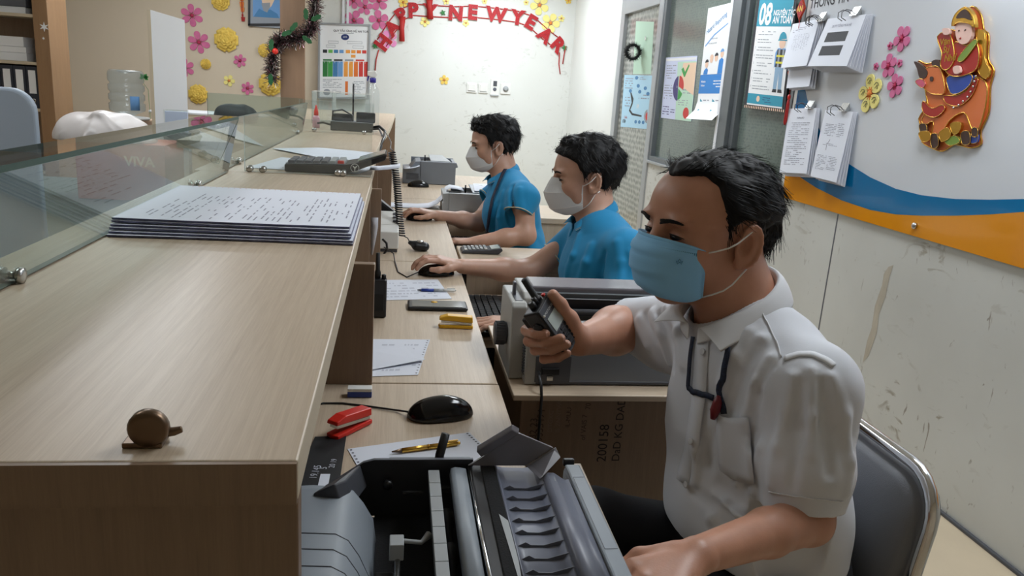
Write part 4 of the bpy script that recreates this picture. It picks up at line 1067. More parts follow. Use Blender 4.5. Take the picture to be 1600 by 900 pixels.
# ------------------------------------------------------------------ clerks in blue
def clerk(label, HF, P, arms, far_hand, near_hand, box, h, sleeve, hairf, seed, maskcorner=(0.030, 0.069)):
    t = thing('person', label, 'person', (P['hips'][0], P['hips'][1], 0))
    v = Vox(box[0], box[1], h)
    head_shape(v, HF, P['neck'], 0.055); torso(v, P, -0.014)
    for pts, rs in arms: arm(v, pts, rs, 0.025)
    for hd in (far_hand, near_hand): hand(v, **hd)
    v.build('body', 'skin_b', t)
    eyes_of(HF, t, (1, -1), 0.0032); brow_of(HF, t, (1, -1), 260, 1.4)
    hairf(t)
    prof = [(0.111, 0.012), (0.122, -0.004), (0.132, -0.022), (0.138, -0.034), (0.134, -0.052), (0.124, -0.074), (0.119, -0.086), (0.102, -0.098), (0.078, -0.107)]
    mo, rows = mask_of(HF, t, prof, [-0.008, -0.018, -0.030, -0.036, -0.050, -0.062, -0.068, -0.074, -0.082], 'mask_white', 0, label='white boat-shaped respirator mask', corner=maskcorner, crease=True, flat=0.80)
    for j in (3, 6):
        i = int(j/8*27); MB().tube([rows[i][q]+HF.f*0.0006 for q in range(len(rows[i]))], 0.0009, 'elastic', 5).build('fold_seam', mo)
    loops_of(HF, t, rows, (1, -1), 0.0013)
    v = Vox(box[0], box[1], h*1.15); torso(v, P, 0.008)
    for (a, e, r0, r1, cutd) in sleeve:
        a, e = V3(a), V3(e); d = e-a; d /= np.linalg.norm(d); v.fcap(a, e+d*0.02, (0, 0, 1), (r0, r0), (r1, r1), 0.035)
    for fp, op in P.get('folds', []): v.fold(fp, 0.006, 0.002 if op == 'u' else -0.003, 0.02, op)
    v.noise(0.0022, 32, seed, (1.2, 1, 0.6)); v.noise(0.0008, 80, seed+1)
    for (a, e, r0, r1, cutd) in sleeve:
        a, e = V3(a), V3(e); d = e-a; d /= np.linalg.norm(d)
        v.cutcap(e, d, r1+0.008, 0.07); v.cap(e-d*0.03, e+d*0.03, r1-0.009, r1-0.007, 0.003, 's')
    trunk(v, P, 0.002, 0.012)
    v.fcap(V3(P['neck'])+V3(P['fw'])*0.010+[0, 0, -0.025], V3(P['neck'])+V3(P['fw'])*0.03+[0, 0, 0.12], P['fw'], (0.054, 0.054), (0.080, 0.075), 0.006, 's')
    v.cap(V3(P['neck'])+V3(P['fw'])*0.075+[0, 0, -0.06], V3(P['neck'])+V3(P['fw'])*0.06+[0, 0, 0.05], 0.014, 0.04, 0.006, 's')
    v.cut((0, 0, P['hips'][2]-0.02), (0, 0, -1), 0.002)
    sh = v.build('polo_shirt', 'polo_blue', t)
    for (a, e, r0, r1, cutd) in sleeve:
        a, e = Vector(a), Vector(e); d = (e-a).normalized(); u = d.orthogonal().normalized(); w = d.cross(u)
        Sv, Sn = surf(sh); near = Sv[(np.abs((Sv-np.array(e))@np.array(d)+0.004) < 0.004) & (np.linalg.norm(Sv-np.array(e), axis=1) < r1+0.012)]
        m = MB(); ring = []
        for i in range(28):
            an = 2*PI*i/28; q = u*math.cos(an)+w*math.sin(an); rr_ = r1
            if len(near):
                dd = (near-np.array(e)); ang = dd@np.array(q)/np.maximum(np.linalg.norm(dd, axis=1), 1e-6); s2 = dd[ang > 0.96]
                if len(s2): rr_ = float(np.max(s2@np.array(q)))
            ring.append(e-d*0.005+q*(rr_+0.0008))
        m.tube(ring, 0.0022, 'polo_trim', 6, closed=True); m.build('sleeve_trim', sh)
    collar(t, Vector(P['neck'])+Vector(P['fw'])*0.012+Vector((0, 0, 0.006)), P['fw'], 'polo_blue', 0.92, trim=[(0.16, 0.0018, 'polo_trim'), (0.34, 0.0014, 'polo_yellow')])
    MB().tube([Vector(P['neck'])+(Vector(P['fw'])*0.057*math.cos(a_)+Vector((0, 0, 1)).cross(Vector(P['fw']))*0.05*math.sin(a_))+Vector((0, 0, -0.038-0.02*math.cos(a_))) for a_ in [-1.0+2.0*q/12 for q in range(13)]], 0.006, 'polo_yellow', 6, flat=(1, 0, 0)).build('placket_facing', sh)
    legs('trousers', P, t)
    return t, sh
short = lambda back, fr: (lambda L: np.minimum(
    (lambda w, f, s_: w*f+(1-w)*s_)(1/(1+np.exp(-(L[2]-0.070)/0.008)), (fr-L[0])*0.9+(L[2]-0.080)*0.8,
        np.where(L[2] < -0.012, np.where(L[0] > -0.020, -0.02+0*L[0]*L[2], 0.05+0*L[0]*L[2]), np.minimum((0.036-L[0])+(L[2]-0.03)*0.35, np.sqrt((L[0]+0.002)**2+L[2]**2)-0.030))), L[2]+back+0.25*L[0]))
# middle clerk
HF2 = Frame((0.606, 2.455, 1.070), math.radians(2), math.radians(5), 0, 1.03)
P2 = dict(fw=(-1, -0.10, 0), hips=(0.735, 2.36, 0.52), waist=(0.695, 2.37, 0.66), chest=(0.655, 2.38, 0.80), shl=(0.690, 2.215, 0.885), shr=(0.650, 2.560, 0.880), neck=(0.645, 2.435, 0.955),
          kneel=(0.36, 2.24, 0.52), kneer=(0.36, 2.46, 0.52), footl=(0.36, 2.25, 0), footr=(0.37, 2.45, 0),
          folds=[([(925, 385), (915, 410), (905, 440)], 'u'), ([(985, 395), (990, 440)], 'u'), ([(905, 370), (895, 400), (885, 435)], 'u'), ([(945, 395), (940, 415), (938, 440)], 's'), ([(965, 380), (970, 410), (968, 440)], 'u')])
e2 = ony(828, 424, 2.52); w2 = ony(722, 416, 2.42); n2e = (0.66, 2.12, 0.70); n2w = (0.36, 2.03, 0.715)
clerk('clerk in blue polo and white mask sitting in the middle, between the other two men', HF2, P2,
      [([P2['shr'], e2, V3(e2)*0.6+V3(w2)*0.4, w2], [0.046, 0.039, 0.036, 0.024]), ([P2['shl'], n2e, V3(n2e)*0.6+V3(n2w)*0.4, n2w], [0.046, 0.038, 0.036, 0.024])],
      dict(wrist=w2, fwd=(-1, -0.10, 0.24), up=(0.15, 0, 1), side=(0, -1, 0), curl=(0.62, 0.66, 0.7, 0.7), S=0.96),
      dict(wrist=n2w, fwd=(-1, 0.05, -0.10), up=(0, 0, 1), side=(0, 1, 0), curl=(0.3, 0.35, 0.4, 0.4), S=1.0),
      ((0.05, 1.92, 0.42), (0.92, 2.72, 1.26)), 0.0034,
      [(P2['shr'], ony(866, 404, 2.55), 0.058, 0.052, 0), (P2['shl'], (0.6645, 2.134, 0.728), 0.060, 0.056, 0)],
      lambda t: hair_of('hair', HF2, t, 0.012, short(0.062, 0.098), h=0.0034, strands=3200, length=0.026, lift=0.22, rand=0.2, seed=8, noise=(0.003, 150), tufts=[(-0.095, 0, 0.060, 0.028, 0.05, 0.03), (0.055, 0, 0.118, 0.03, 0.045, 0.016)], crown=1.3, wid=0.0014), 21)
# far clerk
HF1 = Frame((0.438, 3.555, 1.080), math.radians(4), math.radians(9), 0, 1.0)
P1 = dict(fw=(-1, -0.06, 0), hips=(0.610, 3.42, 0.50), waist=(0.560, 3.44, 0.65), chest=(0.515, 3.46, 0.80), shl=(0.545, 3.300, 0.885), shr=(0.500, 3.625, 0.880), neck=(0.488, 3.525, 0.955),
          kneel=(0.30, 3.30, 0.53), kneer=(0.30, 3.52, 0.53), footl=(0.30, 3.3, 0), footr=(0.31, 3.5, 0),
          folds=[([(786, 300), (780, 340), (782, 380)], 'u'), ([(812, 295), (816, 328)], 'u'), ([(800, 290), (800, 330)], 's'), ([(775, 320), (770, 370)], 's')])
e1 = ony(748, 348, 3.56); w1 = ony(684, 337, 3.44); n1e = ony(822, 368, 3.25); n1w = ony(742, 378, 3.22)
far, farshirt = clerk('farthest clerk, in blue polo and white mask with a dark lanyard', HF1, P1,
      [([P1['shr'], e1, V3(e1)*0.6+V3(w1)*0.4, w1], [0.046, 0.040, 0.036, 0.024]), ([P1['shl'], n1e, V3(n1e)*0.6+V3(n1w)*0.4, n1w], [0.046, 0.040, 0.037, 0.024])],
      dict(wrist=w1, fwd=(-1, -0.08, 0.22), up=(0.15, 0, 1), side=(0, -1, 0), curl=(0.62, 0.66, 0.7, 0.7), S=0.96),
      dict(wrist=n1w, fwd=(-1, 0.02, -0.05), up=(0, 0, 1), side=(0, 1, 0), curl=(0.3, 0.35, 0.4, 0.4), S=0.98),
      ((-0.02, 3.10, 0.42), (0.80, 3.82, 1.27)), 0.0042,
      [(P1['shr'], ony(757, 312, 3.60), 0.056, 0.050, 0), (P1['shl'], ony(811, 334, 3.27), 0.062, 0.057, 0)],
      lambda t: hair_of('hair', HF1, t, 0.013, short(0.070, 0.098), h=0.0042, strands=3000, length=0.028, lift=0.28, rand=0.22, seed=9, noise=(0.004, 150), tufts=[(-0.08, 0, 0.08, 0.03, 0.05, 0.035), (0.065, 0, 0.112, 0.03, 0.045, 0.02)], crown=1.3, wid=0.0018), 31)
S1 = surf(farshirt)
ribbon([(790, 262), (780, 285), (770, 310), (764, 340), (761, 365)], 0.018, 'lanyard', 'lanyard', far, S1, 0.008)
p, n = on_surf(S1, 759, 372, 0.012); m = MB(); m.box((p.x-0.008, p.y-0.02, p.z-0.045), (p.x+0.008, p.y+0.02, p.z+0.025), 'black_plastic'); m.build('badge_holder', far, bevel=0.003)
mat('logo_grey', srgb(150, 190, 206), 0.7); mat('logo_gold', srgb(196, 160, 70), 0.7)

# ================================================================== CHAIR OF THE NEAREST MAN
t = thing('office_chair', 'chrome framed chair with grey padded back behind the man in white', 'chair', (0.72, 1.05, 0))
mat('chair_vinyl', srgb(122, 124, 130), 0.5, bump=(700, 0.25, (1, 1, 1)))
XB = 0.800
def rrect(yc, zc, w, h, r, n=6):
    out = []
    for (sy, sz, a0) in ((1, 1, 0), (-1, 1, PI/2), (-1, -1, PI), (1, -1, 3*PI/2)):
        for k in range(n+1):
            a = a0+PI/2*k/n; out.append((yc+sy*(w/2-r)+r*math.cos(a), zc+sz*(h/2-r)+r*math.sin(a)))
    return out
lean = lambda z: XB+(z-0.6)*0.12
loop = rrect(1.135, 0.615, 0.37, 0.37, 0.075)
m = MB(); m.tube([(lean(z), y, z) for y, z in loop], 0.0105, 'chrome', 12, closed=True); m.build('frame', t)
m = MB(); inner = rrect(1.135, 0.615, 0.335, 0.335, 0.062)
rows = []
for s_, o_ in ((1.0, -0.002), (0.985, -0.014), (0.93, -0.022), (0.6, -0.026), (0.25, -0.027), (0.02, -0.027)):
    rows.append([(lean(0.615+(z-0.615)*s_)+o_, 1.135+(y-1.135)*s_, 0.615+(z-0.615)*s_) for y, z in inner+inner[:1]])
m.grid(rows, 'chair_vinyl'); rows2 = [[(p[0]+0.030, p[1], p[2]) for p in rows[0]]]+[[(2*(lean(p[2])+0.004)-p[0]+0.01, p[1], p[2]) for p in r] for r in rows]
m.grid([rows[0], rows2[1]], 'chair_vinyl'); m.grid(rows2[1:], 'chair_vinyl'); m.build('backrest', t)
v = Vox((0.44, 0.88, 0.38), (0.88, 1.36, 0.50), 0.006); v.fcap((0.53, 1.115, 0.435), (0.78, 1.115, 0.435), (0, 0, 1), (0.034, 0.19), (0.034, 0.18), 0.01); v.build('seat', 'chair_vinyl', t)
for y in (0.965, 1.305):
    MB().tube([(lean(0.5)+0.004, y, 0.50), (0.79, y, 0.42), (0.76, y, 0.385), (0.50, y, 0.385)], 0.010, 'chrome', 10).build('side_rail', t)
    for x0, x1 in ((0.52, 0.46), (0.76, 0.84)): MB().tube([(x0, y, 0.39), (x1, y, 0.012)], 0.010, 'chrome', 10).build('leg', t)

# ================================================================== NEAREST PRINTER, LID OPEN
mat('printer_shell', srgb(142, 150, 158), 0.45, noise=(3, 0.04, (1, 1, 1)))
mat('printer_grey', srgb(104, 107, 116), 0.4); mat('printer_dark', srgb(44, 44, 47), 0.5); mat('printer_tray', srgb(112, 116, 130), 0.38)
mat('felt', srgb(22, 22, 24), 0.95, bump=(400, 0.4, (1, 1, 1))); mat('smoke_plastic', srgb(122, 120, 126), 0.25, coat=0.2)
YE = 0.945; Y0 = 0.640
t = thing('dot_matrix_printer', 'open grey dot matrix printer on the nearest desk showing its rollers and ribbed tray', 'printer', (0.05, 0.65, DZ))
m = MB()
m.box((-0.185, Y0, DZ+0.001), (0.262, YE, 0.768), 'printer_dark'); m.box((0.236, Y0, 0.768), (0.262, YE, 0.838), 'printer_shell')
m.box((-0.185, Y0, 0.768), (-0.175, YE-0.06, 0.83), 'printer_shell'); m.build('base', t, bevel=0.004)
rows = []   # rounded rear cover with grooves
for i, y in enumerate([Y0, 0.68, 0.735, 0.870, 0.880, 0.884]):
    dz = -0.012 if i == 5 else 0
    rows.append([(x, y, z+dz) for x, z in ((-0.182, 0.815), (-0.170, 0.838), (-0.14, 0.846), (-0.09, 0.848), (-0.055, 0.846), (-0.042, 0.840), (-0.030, 0.824), (-0.018, 0.802), (-0.014, 0.772))])
m = MB(); m.grid(rows, 'printer_shell'); sh = m.build('rear_cover', t, solid=0.003)
for y in (0.775, 0.745, 0.715, 0.685, 0.663):
    MB().tube([(-0.165, y, 0.8405), (-0.14, y, 0.8475), (-0.09, y, 0.8495), (-0.055, y, 0.8475), (-0.041, y-0.003, 0.841), (-0.029, y-0.008, 0.825), (-0.018, y-0.016, 0.804)], 0.0009, 'grey_dark', 6).build('groove', sh)
m = MB(); m.prism([(-0.020, YE, 0.770), (-0.075, YE-0.09, 0.806), (-0.068, YE-0.088, 0.830), (-0.030, YE, 0.848), (0.100, YE, 0.850), (0.100, YE, 0.770)], (0, 0, 0), 'printer_dark') if False else None
m.prism([(-0.100, YE-0.004, 0.770), (-0.085, YE-0.004, 0.810), (-0.032, YE-0.004, 0.848), (-0.018, YE-0.004, 0.852), (0.112, YE-0.004, 0.852), (0.112, YE-0.004, 0.770)], (0, 0.006, 0), 'printer_dark', 'printer_grey')
m.build('end_wall', t, bevel=0.001)
m = MB(); m.prism([(-0.036, YE-0.004, 0.846), (-0.088, YE-0.090, 0.852), (-0.062, YE-0.092, 0.866), (-0.050, YE-0.070, 0.858)], (0.010, -0.004, -0.030), 'grey_dark')
m.build('corner_fin', t, bevel=0.002)
m = MB(); m.box((0.000, YE+0.004, 0.80), (0.112, YE+0.026, 0.842), 'printer_shell'); o = m.build('rear_flange', t, bevel=0.003)
m = MB(); [m.box((0.014+i*0.026, YE+0.012, 0.8422), (0.026+i*0.026, YE+0.017, 0.8428), 'grey_dark') for i in range(4)]; m.build('printed_scale', o)
m = MB(); m.tube([(0.066, YE+0.006, 0.835), (0.068, YE+0.010, 0.852), (0.075, YE+0.016, 0.880)], [0.006, 0.0062, 0.0058], 'black_plastic', 12); m.build('release_lever', t)
m = MB(); m.box((-0.016, Y0, 0.768), (0.140, YE-0.003, 0.772), 'felt'); m.build('carriage_bed', t)
m = MB()
for i in range(8): m.box((0.052, YE-0.012-(i+1)*0.034, 0.832), (0.0665, YE-0.0128-i*0.034, 0.8415), 'grey_light')
m.box((0.053, Y0, 0.815), (0.0655, YE-0.012, 0.832), 'grey_dark'); m.build('scale_bar', t, bevel=0.0006)
m = MB()
for i in range(3): m.lathe((0.074, YE-0.07-i*0.075, 0.812), [(0.006, 0), (0.0085, 0.002), (0.0085, 0.030), (0.006, 0.032), (0.0045, 0.034), (0.0045, 0.070)], 'black_matte', 12, (0, -1, 0))
m.build('feed_roller', t)
m = MB(); m.grid([[(x, y, z) for x, z in ((0.081, 0.834), (0.0825, 0.8425), (0.087, 0.8440), (0.094, 0.8435), (0.101, 0.8420), (0.103, 0.834))] for y in (YE-0.012, Y0)], 'printer_shell'); m.build('platen_cover', t, solid=0.002)
MB().tube([(0.1055, YE, 0.843), (0.1060, 0.8, 0.843), (0.108, Y0, 0.843)], 0.0022, 'chrome', 8).build('guide_rod', t)
m = MB(); m.box((0.108, Y0, 0.80), (0.124, YE, 0.842), 'printer_dark'); m.build('channel', t, bevel=0.002)
m = MB(); m.box((0.122, Y0, 0.835), (0.141, YE, 0.8445), 'felt'); m.build('felt_strip', t, bevel=0.001)
m = MB(); m.poly([(0.131, 0.815, 0.8453), (0.140, 0.80, 0.8453), (0.1405, 0.72, 0.8453), (0.137, 0.65, 0.8453), (0.134, 0.74, 0.8453)], 'grey_light'); m.build('worn_sticker', t)
# ribbed exit tray
m = MB(); m.grid([[(x, y, z) for x, z in ((0.141, 0.845), (0.144, 0.839), (0.152, 0.837), (0.180, 0.836), (0.192, 0.838), (0.200, 0.846))] for y in (YE, Y0)], 'printer_tray'); tr = m.build('exit_tray', t, solid=0.002)
for i in range(10):
    y = YE-0.060-i*0.0255
    m = MB(); m.prism([(0.144, y, 0.8385), (0.149, y, 0.8415), (0.154, y, 0.8440), (0.160, y, 0.8405), (0.175, y, 0.8398), (0.198, y, 0.8465), (0.191, y, 0.8378), (0.176, y, 0.836), (0.152, y, 0.837)], (0, -0.0009, 0), 'printer_grey'); m.build('rib', tr)
m = MB(); m.grid([[(x, y, z) for x, z in ((0.199, 0.846), (0.206, 0.8500), (0.214, 0.8495), (0.222, 0.844), (0.229, 0.8395), (0.235, 0.840))] for y in (YE-0.040, Y0)], 'printer_tray'); m.build('front_slope', t, solid=0.002)
m = MB(); m.box((0.237, Y0, 0.8385), (0.258, YE-0.003, 0.8440), 'printer_shell'); o = m.build('front_rim', t, bevel=0.003)
m = MB(); [m.box(a, b, 'grey_dark') for a, b in (((0.2405, 0.74, 0.8442), (0.2409, 0.905, 0.8445)), ((0.2405, 0.9045, 0.8442), (0.2560, 0.905, 0.8445)), ((0.2405, 0.74, 0.8442), (0.2560, 0.7404, 0.8445)))]; m.build('panel_line', o)
m = MB(); m.box((0.205, YE-0.062, 0.8500), (0.213, YE-0.050, 0.8506), 'grey_dark'); m.build('label', t)
MB().box((0.236, YE+0.001, 0.838), (0.252, YE+0.008, 0.848), 'black_plastic').build('hinge', t, bevel=0.002)
# tilted-up smoked paper shield
yy = 0.935
m = MB(); fA = [(731, 728), (752, 715), (811, 677), (865, 700), (821, 728)]
w = [ony(x, y, yy) for x, y in fA]; m.prism(w, (0.000, 0.004, 0), 'smoke_plastic')
q = [ony(865, 700, yy), ony(873, 717, yy-0.012), ony(843, 749, yy-0.045), ony(821, 728, yy-0.002)]; m.prism(q, (0.0035, 0.002, 0.001), 'smoke_plastic')
o = m.build('paper_shield', t, bevel=0.0012)
a, b = ony(744, 706, yy-0.012), ony(800, 672, yy-0.012); c_, d_ = ony(752, 715, yy-0.004), ony(811, 678, yy-0.004)
m = MB(); up = Vector((0, 0, 0.0)); e_, f_ = a+Vector((0.001, 0.006, 0.006)), b+Vector((0.001, 0.006, 0.006))
m.add([a, b, d_, c_, e_, f_, d_+Vector((0.002, 0.009, 0.004)), c_+Vector((0.002, 0.009, 0.004))], [(0, 3, 2, 1), (0, 1, 5, 4), (4, 5, 6, 7), (2, 3, 7, 6), (0, 4, 7, 3), (1, 2, 6, 5)], 'smoke_plastic'); m.build('shield_lip', t, bevel=0.0015)
# carriage with its arm inside
m = MB(); m.box((0.004, 0.775, 0.812), (0.020, 0.797, 0.832), 'grey_light'); m.tube([(0.018, 0.790, 0.828), (0.040, 0.795, 0.822), (0.050, 0.806, 0.826)], [0.003, 0.003, 0.005], 'grey_light', 6); m.build('carriage_arm', t, bevel=0.001)
MB().tube([(0.0135, 0.785, 0.812), (0.0125, 0.70, 0.806), (0.012, Y0, 0.806)], 0.0035, 'steel', 10).build('carriage_rail', t)
m = MB(); m.box((-0.012, 0.70, 0.775), (0.010, 0.775, 0.800), 'black_matte'); m.build('carriage_block', t, bevel=0.003)
m = MB(); m.box((0.020, YE-0.028, 0.815), (0.046, YE-0.024, 0.818), 'steel'); m.box((0.064, YE-0.03, 0.818), (0.080, YE-0.024, 0.824), 'steel'); m.lathe((0.000, YE-0.012, 0.822), [(0.007, 0), (0.007, 0.006), (0.004, 0.008)], 'black_plastic', 6, (0, -1, 0)); m.build('bracket', t)

# ================================================================== BIG BEIGE PRINTER BEHIND THE RADIO
t = thing('dot_matrix_printer', 'big beige printer on the low table between the radio and the middle clerk', 'printer', (0.48, 1.67, 0.715))
z0, x0, x1, y0, y1 = 0.716, 0.268, 0.80, 1.556, 1.80
m = MB()
prof = [(y0, z0), (y0, 0.822), (1.615, 0.834), (1.632, 0.890), (1.655, 0.898), (y1-0.01, 0.898), (y1, 0.885), (y1, z0)]
m.prism([(x0+0.018, y, z) for y, z in prof], (0.028, 0, 0), 'beige_plastic'); m.prism([(x1-0.03, y, z) for y, z in prof], (0.03, 0, 0), 'beige_plastic')
m.prism([(x0-0.012, y, z) for y, z in ((1.590, z0), (1.600, 0.878), (1.612, 0.885), (y1-0.03, 0.885), (y1-0.02, z0))], (0.034, 0, 0), 'beige_plastic')
m.box((x0+0.04, y0+0.002, z0), (x1-0.03, y0+0.014, 0.826), 'grey_plastic'); m.box((x0+0.04, y1-0.012, z0), (x1-0.03, y1, 0.89), 'beige_plastic')
m.box((x0+0.04, y0, z0), (x1-0.03, y1, z0+0.01), 'grey_dark'); m.build('housing', t, bevel=0.004, seg=3)
m = MB(); m.box((x0+0.045, y0+0.014, 0.80), (x1-0.03, 1.70, 0.806), 'black_matte'); m.build('open_bay', t)
m = MB(); m.box((x0+0.046, 1.700, 0.870), (x1-0.03, y1-0.004, 0.9005), 'smoke_plastic'); m.build('top_cover', t, bevel=0.004)
m = MB(); m.box((x0+0.046, 1.685, 0.868), (x1-0.03, 1.697, 0.889), 'alu_dark'); m.box((x0+0.046, 1.655, 0.862), (x1-0.03, 1.662, 0.884), 'black_plastic'); m.build('tear_bar', t, bevel=0.001)
MB().tube([(x0+0.046, 1.63, 0.860), (x1-0.03, 1.63, 0.860)], 0.008, 'grey_dark', 14).build('platen_roller', t)
m = MB(); m.box((0.375, 1.575, 0.845), (0.425, 1.605, 0.850), 'steel'); m.box((0.380, 1.575, 0.826), (0.420, 1.590, 0.845), 'black_plastic'); m.build('print_head', t, bevel=0.001)
m = MB(); m.lathe((x0-0.012, 1.66, 0.800), [(0.010, 0), (0.024, 0.001), (0.026, 0.004), (0.026, 0.024), (0.023, 0.028), (0.004, 0.029)], 'grey_dark', 28, (-1, 0, 0))
for i in range(24):
    a = 2*PI*i/24; c = Vector((x0-0.028, 1.66+0.0262*math.cos(a), 0.800+0.0262*math.sin(a))); m.obox(c, (0.010, 0, 0), (0, 0.0012*math.sin(a), -0.0012*math.cos(a)), (0, 0.001*math.cos(a), 0.001*math.sin(a)), 'grey_dark')
m.build('paper_knob', t)
m = MB(); m.box((x0-0.002, 1.625, 0.8852), (x0+0.014, 1.70, 0.8862), 'grey_dark'); m.build('lever_slot', t); m = MB(); m.box((x0-0.001, 1.672, 0.883), (x0+0.006, 1.690, 0.915), 'grey_mid'); m.build('lever', t, bevel=0.002)
m = MB(); [m.box((x0-0.0125+0.028, 1.566, z), (x0+0.0175, 1.615, z+0.0022), 'grey_dark') for z in [0.735+0.0065*i for i in range(11)]]; m.build('air_grille', t)
m = MB(); m.box((x0+0.040, y0-0.001, z0+0.006), (x0+0.118, y0+0.003, 0.782), 'grey_dark'); o = m.build('connector_plate', t, bevel=0.001)
m = MB(); m.box((x0+0.054, y0-0.008, 0.742), (x0+0.092, y0, 0.756), 'black_plastic'); m.build('port', o, bevel=0.001); m = MB(); m.box((x0+0.066, y0-0.004, 0.727), (x0+0.080, y0, 0.737), 'steel'); m.build('port', o, bevel=0.001)
m = MB(); m.tube([(x0+0.047, y0-0.008, 0.748), (x0+0.044, y0-0.028, 0.746), (x0+0.046, y0-0.045, 0.735), (x0+0.047, y0-0.056, 0.71), (x0+0.046, y0-0.062, 0.60), (x0+0.042, y0-0.07, 0.40), (x0+0.03, y0-0.05, 0.02)], 0.0032, 'black_plastic', 8)
m.build('power_cord', t)

# ================================================================== THE TWO FAR PRINTERS
def far_printer(lab, x0, x1, y0, y1, z0, h, shell, top, left_w):
    t = thing('dot_matrix_printer', lab, 'printer', ((x0+x1)/2, (y0+y1)/2, z0))
    m = MB(); zt = z0+h
    m.prism([(x0+left_w, y0, z0), (x1, y0, z0), (x1, y0, zt-0.03), (x1+0.014, y0, zt-0.026), (x1+0.004, y0, zt), (x0+left_w, y0, zt)], (0, 0.03, 0), shell)
    m.prism([(x0, y0+0.004, z0), (x0+left_w, y0+0.004, z0), (x0+left_w, y0+0.004, zt), (x0+left_w-0.03, y0+0.004, zt-0.004), (x0+left_w-0.065 if left_w > 0.07 else x0+0.004, y0+0.004, zt-0.045), (x0, y0+0.004, zt-0.048)], (0, y1-y0-0.01, 0), shell)
    m.box((x0+left_w, y0+0.03, z0), (x1, y1, zt-0.035), shell); m.box((x1-0.02, y0+0.03, z0), (x1, y1, zt), shell); m.box((x0+0.05, y1-0.012, z0), (x1, y1, zt+0.004), shell)
    m.build('housing', t, bevel=0.003)
    m = MB(); m.box((x0+left_w+0.004, y0+0.035, zt-0.034), (x1-0.022, y1-0.014, zt-0.012), 'black_matte'); m.build('open_bay', t)
    m = MB(); m.prism([(x0+(x1-x0)*0.52, y0+0.03, zt-0.002), (x1-0.03, y0+0.03, zt-0.002), (x1-0.07, y1-0.01, zt+0.016), (x0+(x1-x0)*0.50, y1-0.01, zt+0.016)], (0, 0, 0.006), top); m.build('lid', t, bevel=0.002)
    m = MB(); [m.box((x0+0.02, y0+0.001, z), (x0+left_w-0.01, y0+0.005, z+0.003), 'grey_dark') for z in [z0+0.025+0.008*i for i in range(5)]]; m.build('air_grille', t)
    MB().tube([(x0+(x1-x0)*0.42, y0+0.12, zt-0.01), (x0+(x1-x0)*0.42, y0+0.12, zt+0.028)], 0.004, 'black_plastic', 8).build('lever', t)
    return t
A = onz(629, 287, DZ); B_ = onz(708, 285, DZ)
far_printer('dark grey printer on the farthest desk against the white wall', A.x, B_.x, A.y+0.02, A.y+0.28, DZ+0.002, 0.135, 'grey_plastic', 'grey_light', 0.105)
A = onz(693, 331, DZ)
t = far_printer('small pale grey printer with white paper feeding out beside the far clerk', A.x-0.006, A.x+0.27, A.y, A.y+0.22, DZ+0.002, 0.088, 'grey_light', 'grey_plastic', 0.03)
# continuous paper curling out of it along the desk
m = MB(); rows = []
for (x, z) in ((0.325, 0.846), (0.292, 0.853), (0.262, 0.856), (0.243, 0.845), (0.232, 0.820), (0.222, 0.800), (0.198, 0.775), (0.160, 0.758), (0.11, 0.7535), (0.05, 0.753), (0.00, 0.7532), (-0.03, 0.754), (-0.05, 0.765)):
    rows.append([(x, 3.752, z), (x, 3.90, z)])
m.grid(rows, 'paper'); tag(m.build('paper_strip', solid=0.0006), 'ribbon of white paper curling from the pale printer down to the desk', 'paper')
m = MB(); m.prism([(0.375, 3.74, 0.849), (0.50, 3.76, 0.850), (0.49, 3.95, 0.862), (0.385, 3.93, 0.862)], (0, 0, 0.002), 'paper'); tag(m.build('paper_sheet'), 'white sheet lying on top of the pale grey printer', 'paper')
m = MB(); m.grid([[(A_, 4.68, z_), (A_, 4.80, z_)] for A_, z_ in ((0.045, 0.8405), (0.075, 0.8440), (0.11, 0.8520), (0.135, 0.862))], 'paper'); tag(m.build('paper_sheet', solid=0.0006), 'short white sheet sticking out of the dark grey printer by the wall', 'paper')

# ================================================================== MICE
def mouse(lab, c, ang, L=0.108, W=0.062, Hh=0.037, cable=None, mt='black_gloss'):
    t = thing('computer_mouse', lab, 'mouse', tuple(c), 'computer mice')
    v = Vox((-0.07, -0.045, -0.004), (0.07, 0.045, 0.05), 0.0017)
    v.ell((0.004, 0, 0.002), (L/2, W/2, Hh)); v.ell((-0.028, 0, 0.0), (L*0.26, W*0.44, Hh*0.62), None, 0.02); v.cut((0, 0, 0.001), (0, 0, -1), 0.001)
    V, F = v.mesh(); R = Matrix.Rotation(ang, 3, 'Z'); V = V@np.array(R).T+np.array(c)
    b = np_mesh('shell', V, F, mt, t)
    m = MB(); w = lambda x, y, z: Vector(c)+R@Vector((x, y, z))
    m.lathe(w(-0.030, -0.003, Hh*0.72), [(0.004, 0), (0.006, 0.001), (0.006, 0.005), (0.004, 0.006)], 'grey_dark', 14, R@Vector((0, 1, 0))); m.build('scroll_wheel', t)
    m = MB(); m.tube([w(x, 0, 0.001+Hh*math.sqrt(max(0, 1-((x-0.004)/(L/2))**2))+0.0004) for x in (-0.045, -0.038, -0.032)], 0.0005, 'grey_dark', 5); m.build('button_seam', t)
    if cable: MB().tube([w(-0.050, 0, 0.010)]+[Vector(p) for p in cable], 0.0019, 'black_plastic', 8).build('cable', t)
    return t
mouse('black glossy computer mouse on the nearest desk beside the pen', onz(688, 652, DZ)+Vector((0, 0.004, 0.0005)), math.radians(8), L=0.114, cable=[onz(620, 641, DZ+0.003), onz(570, 634, DZ+0.002), onz(535, 630, DZ+0.002), onz(505, 630, DZ+0.002), onz(470, 640, DZ+0.003)])
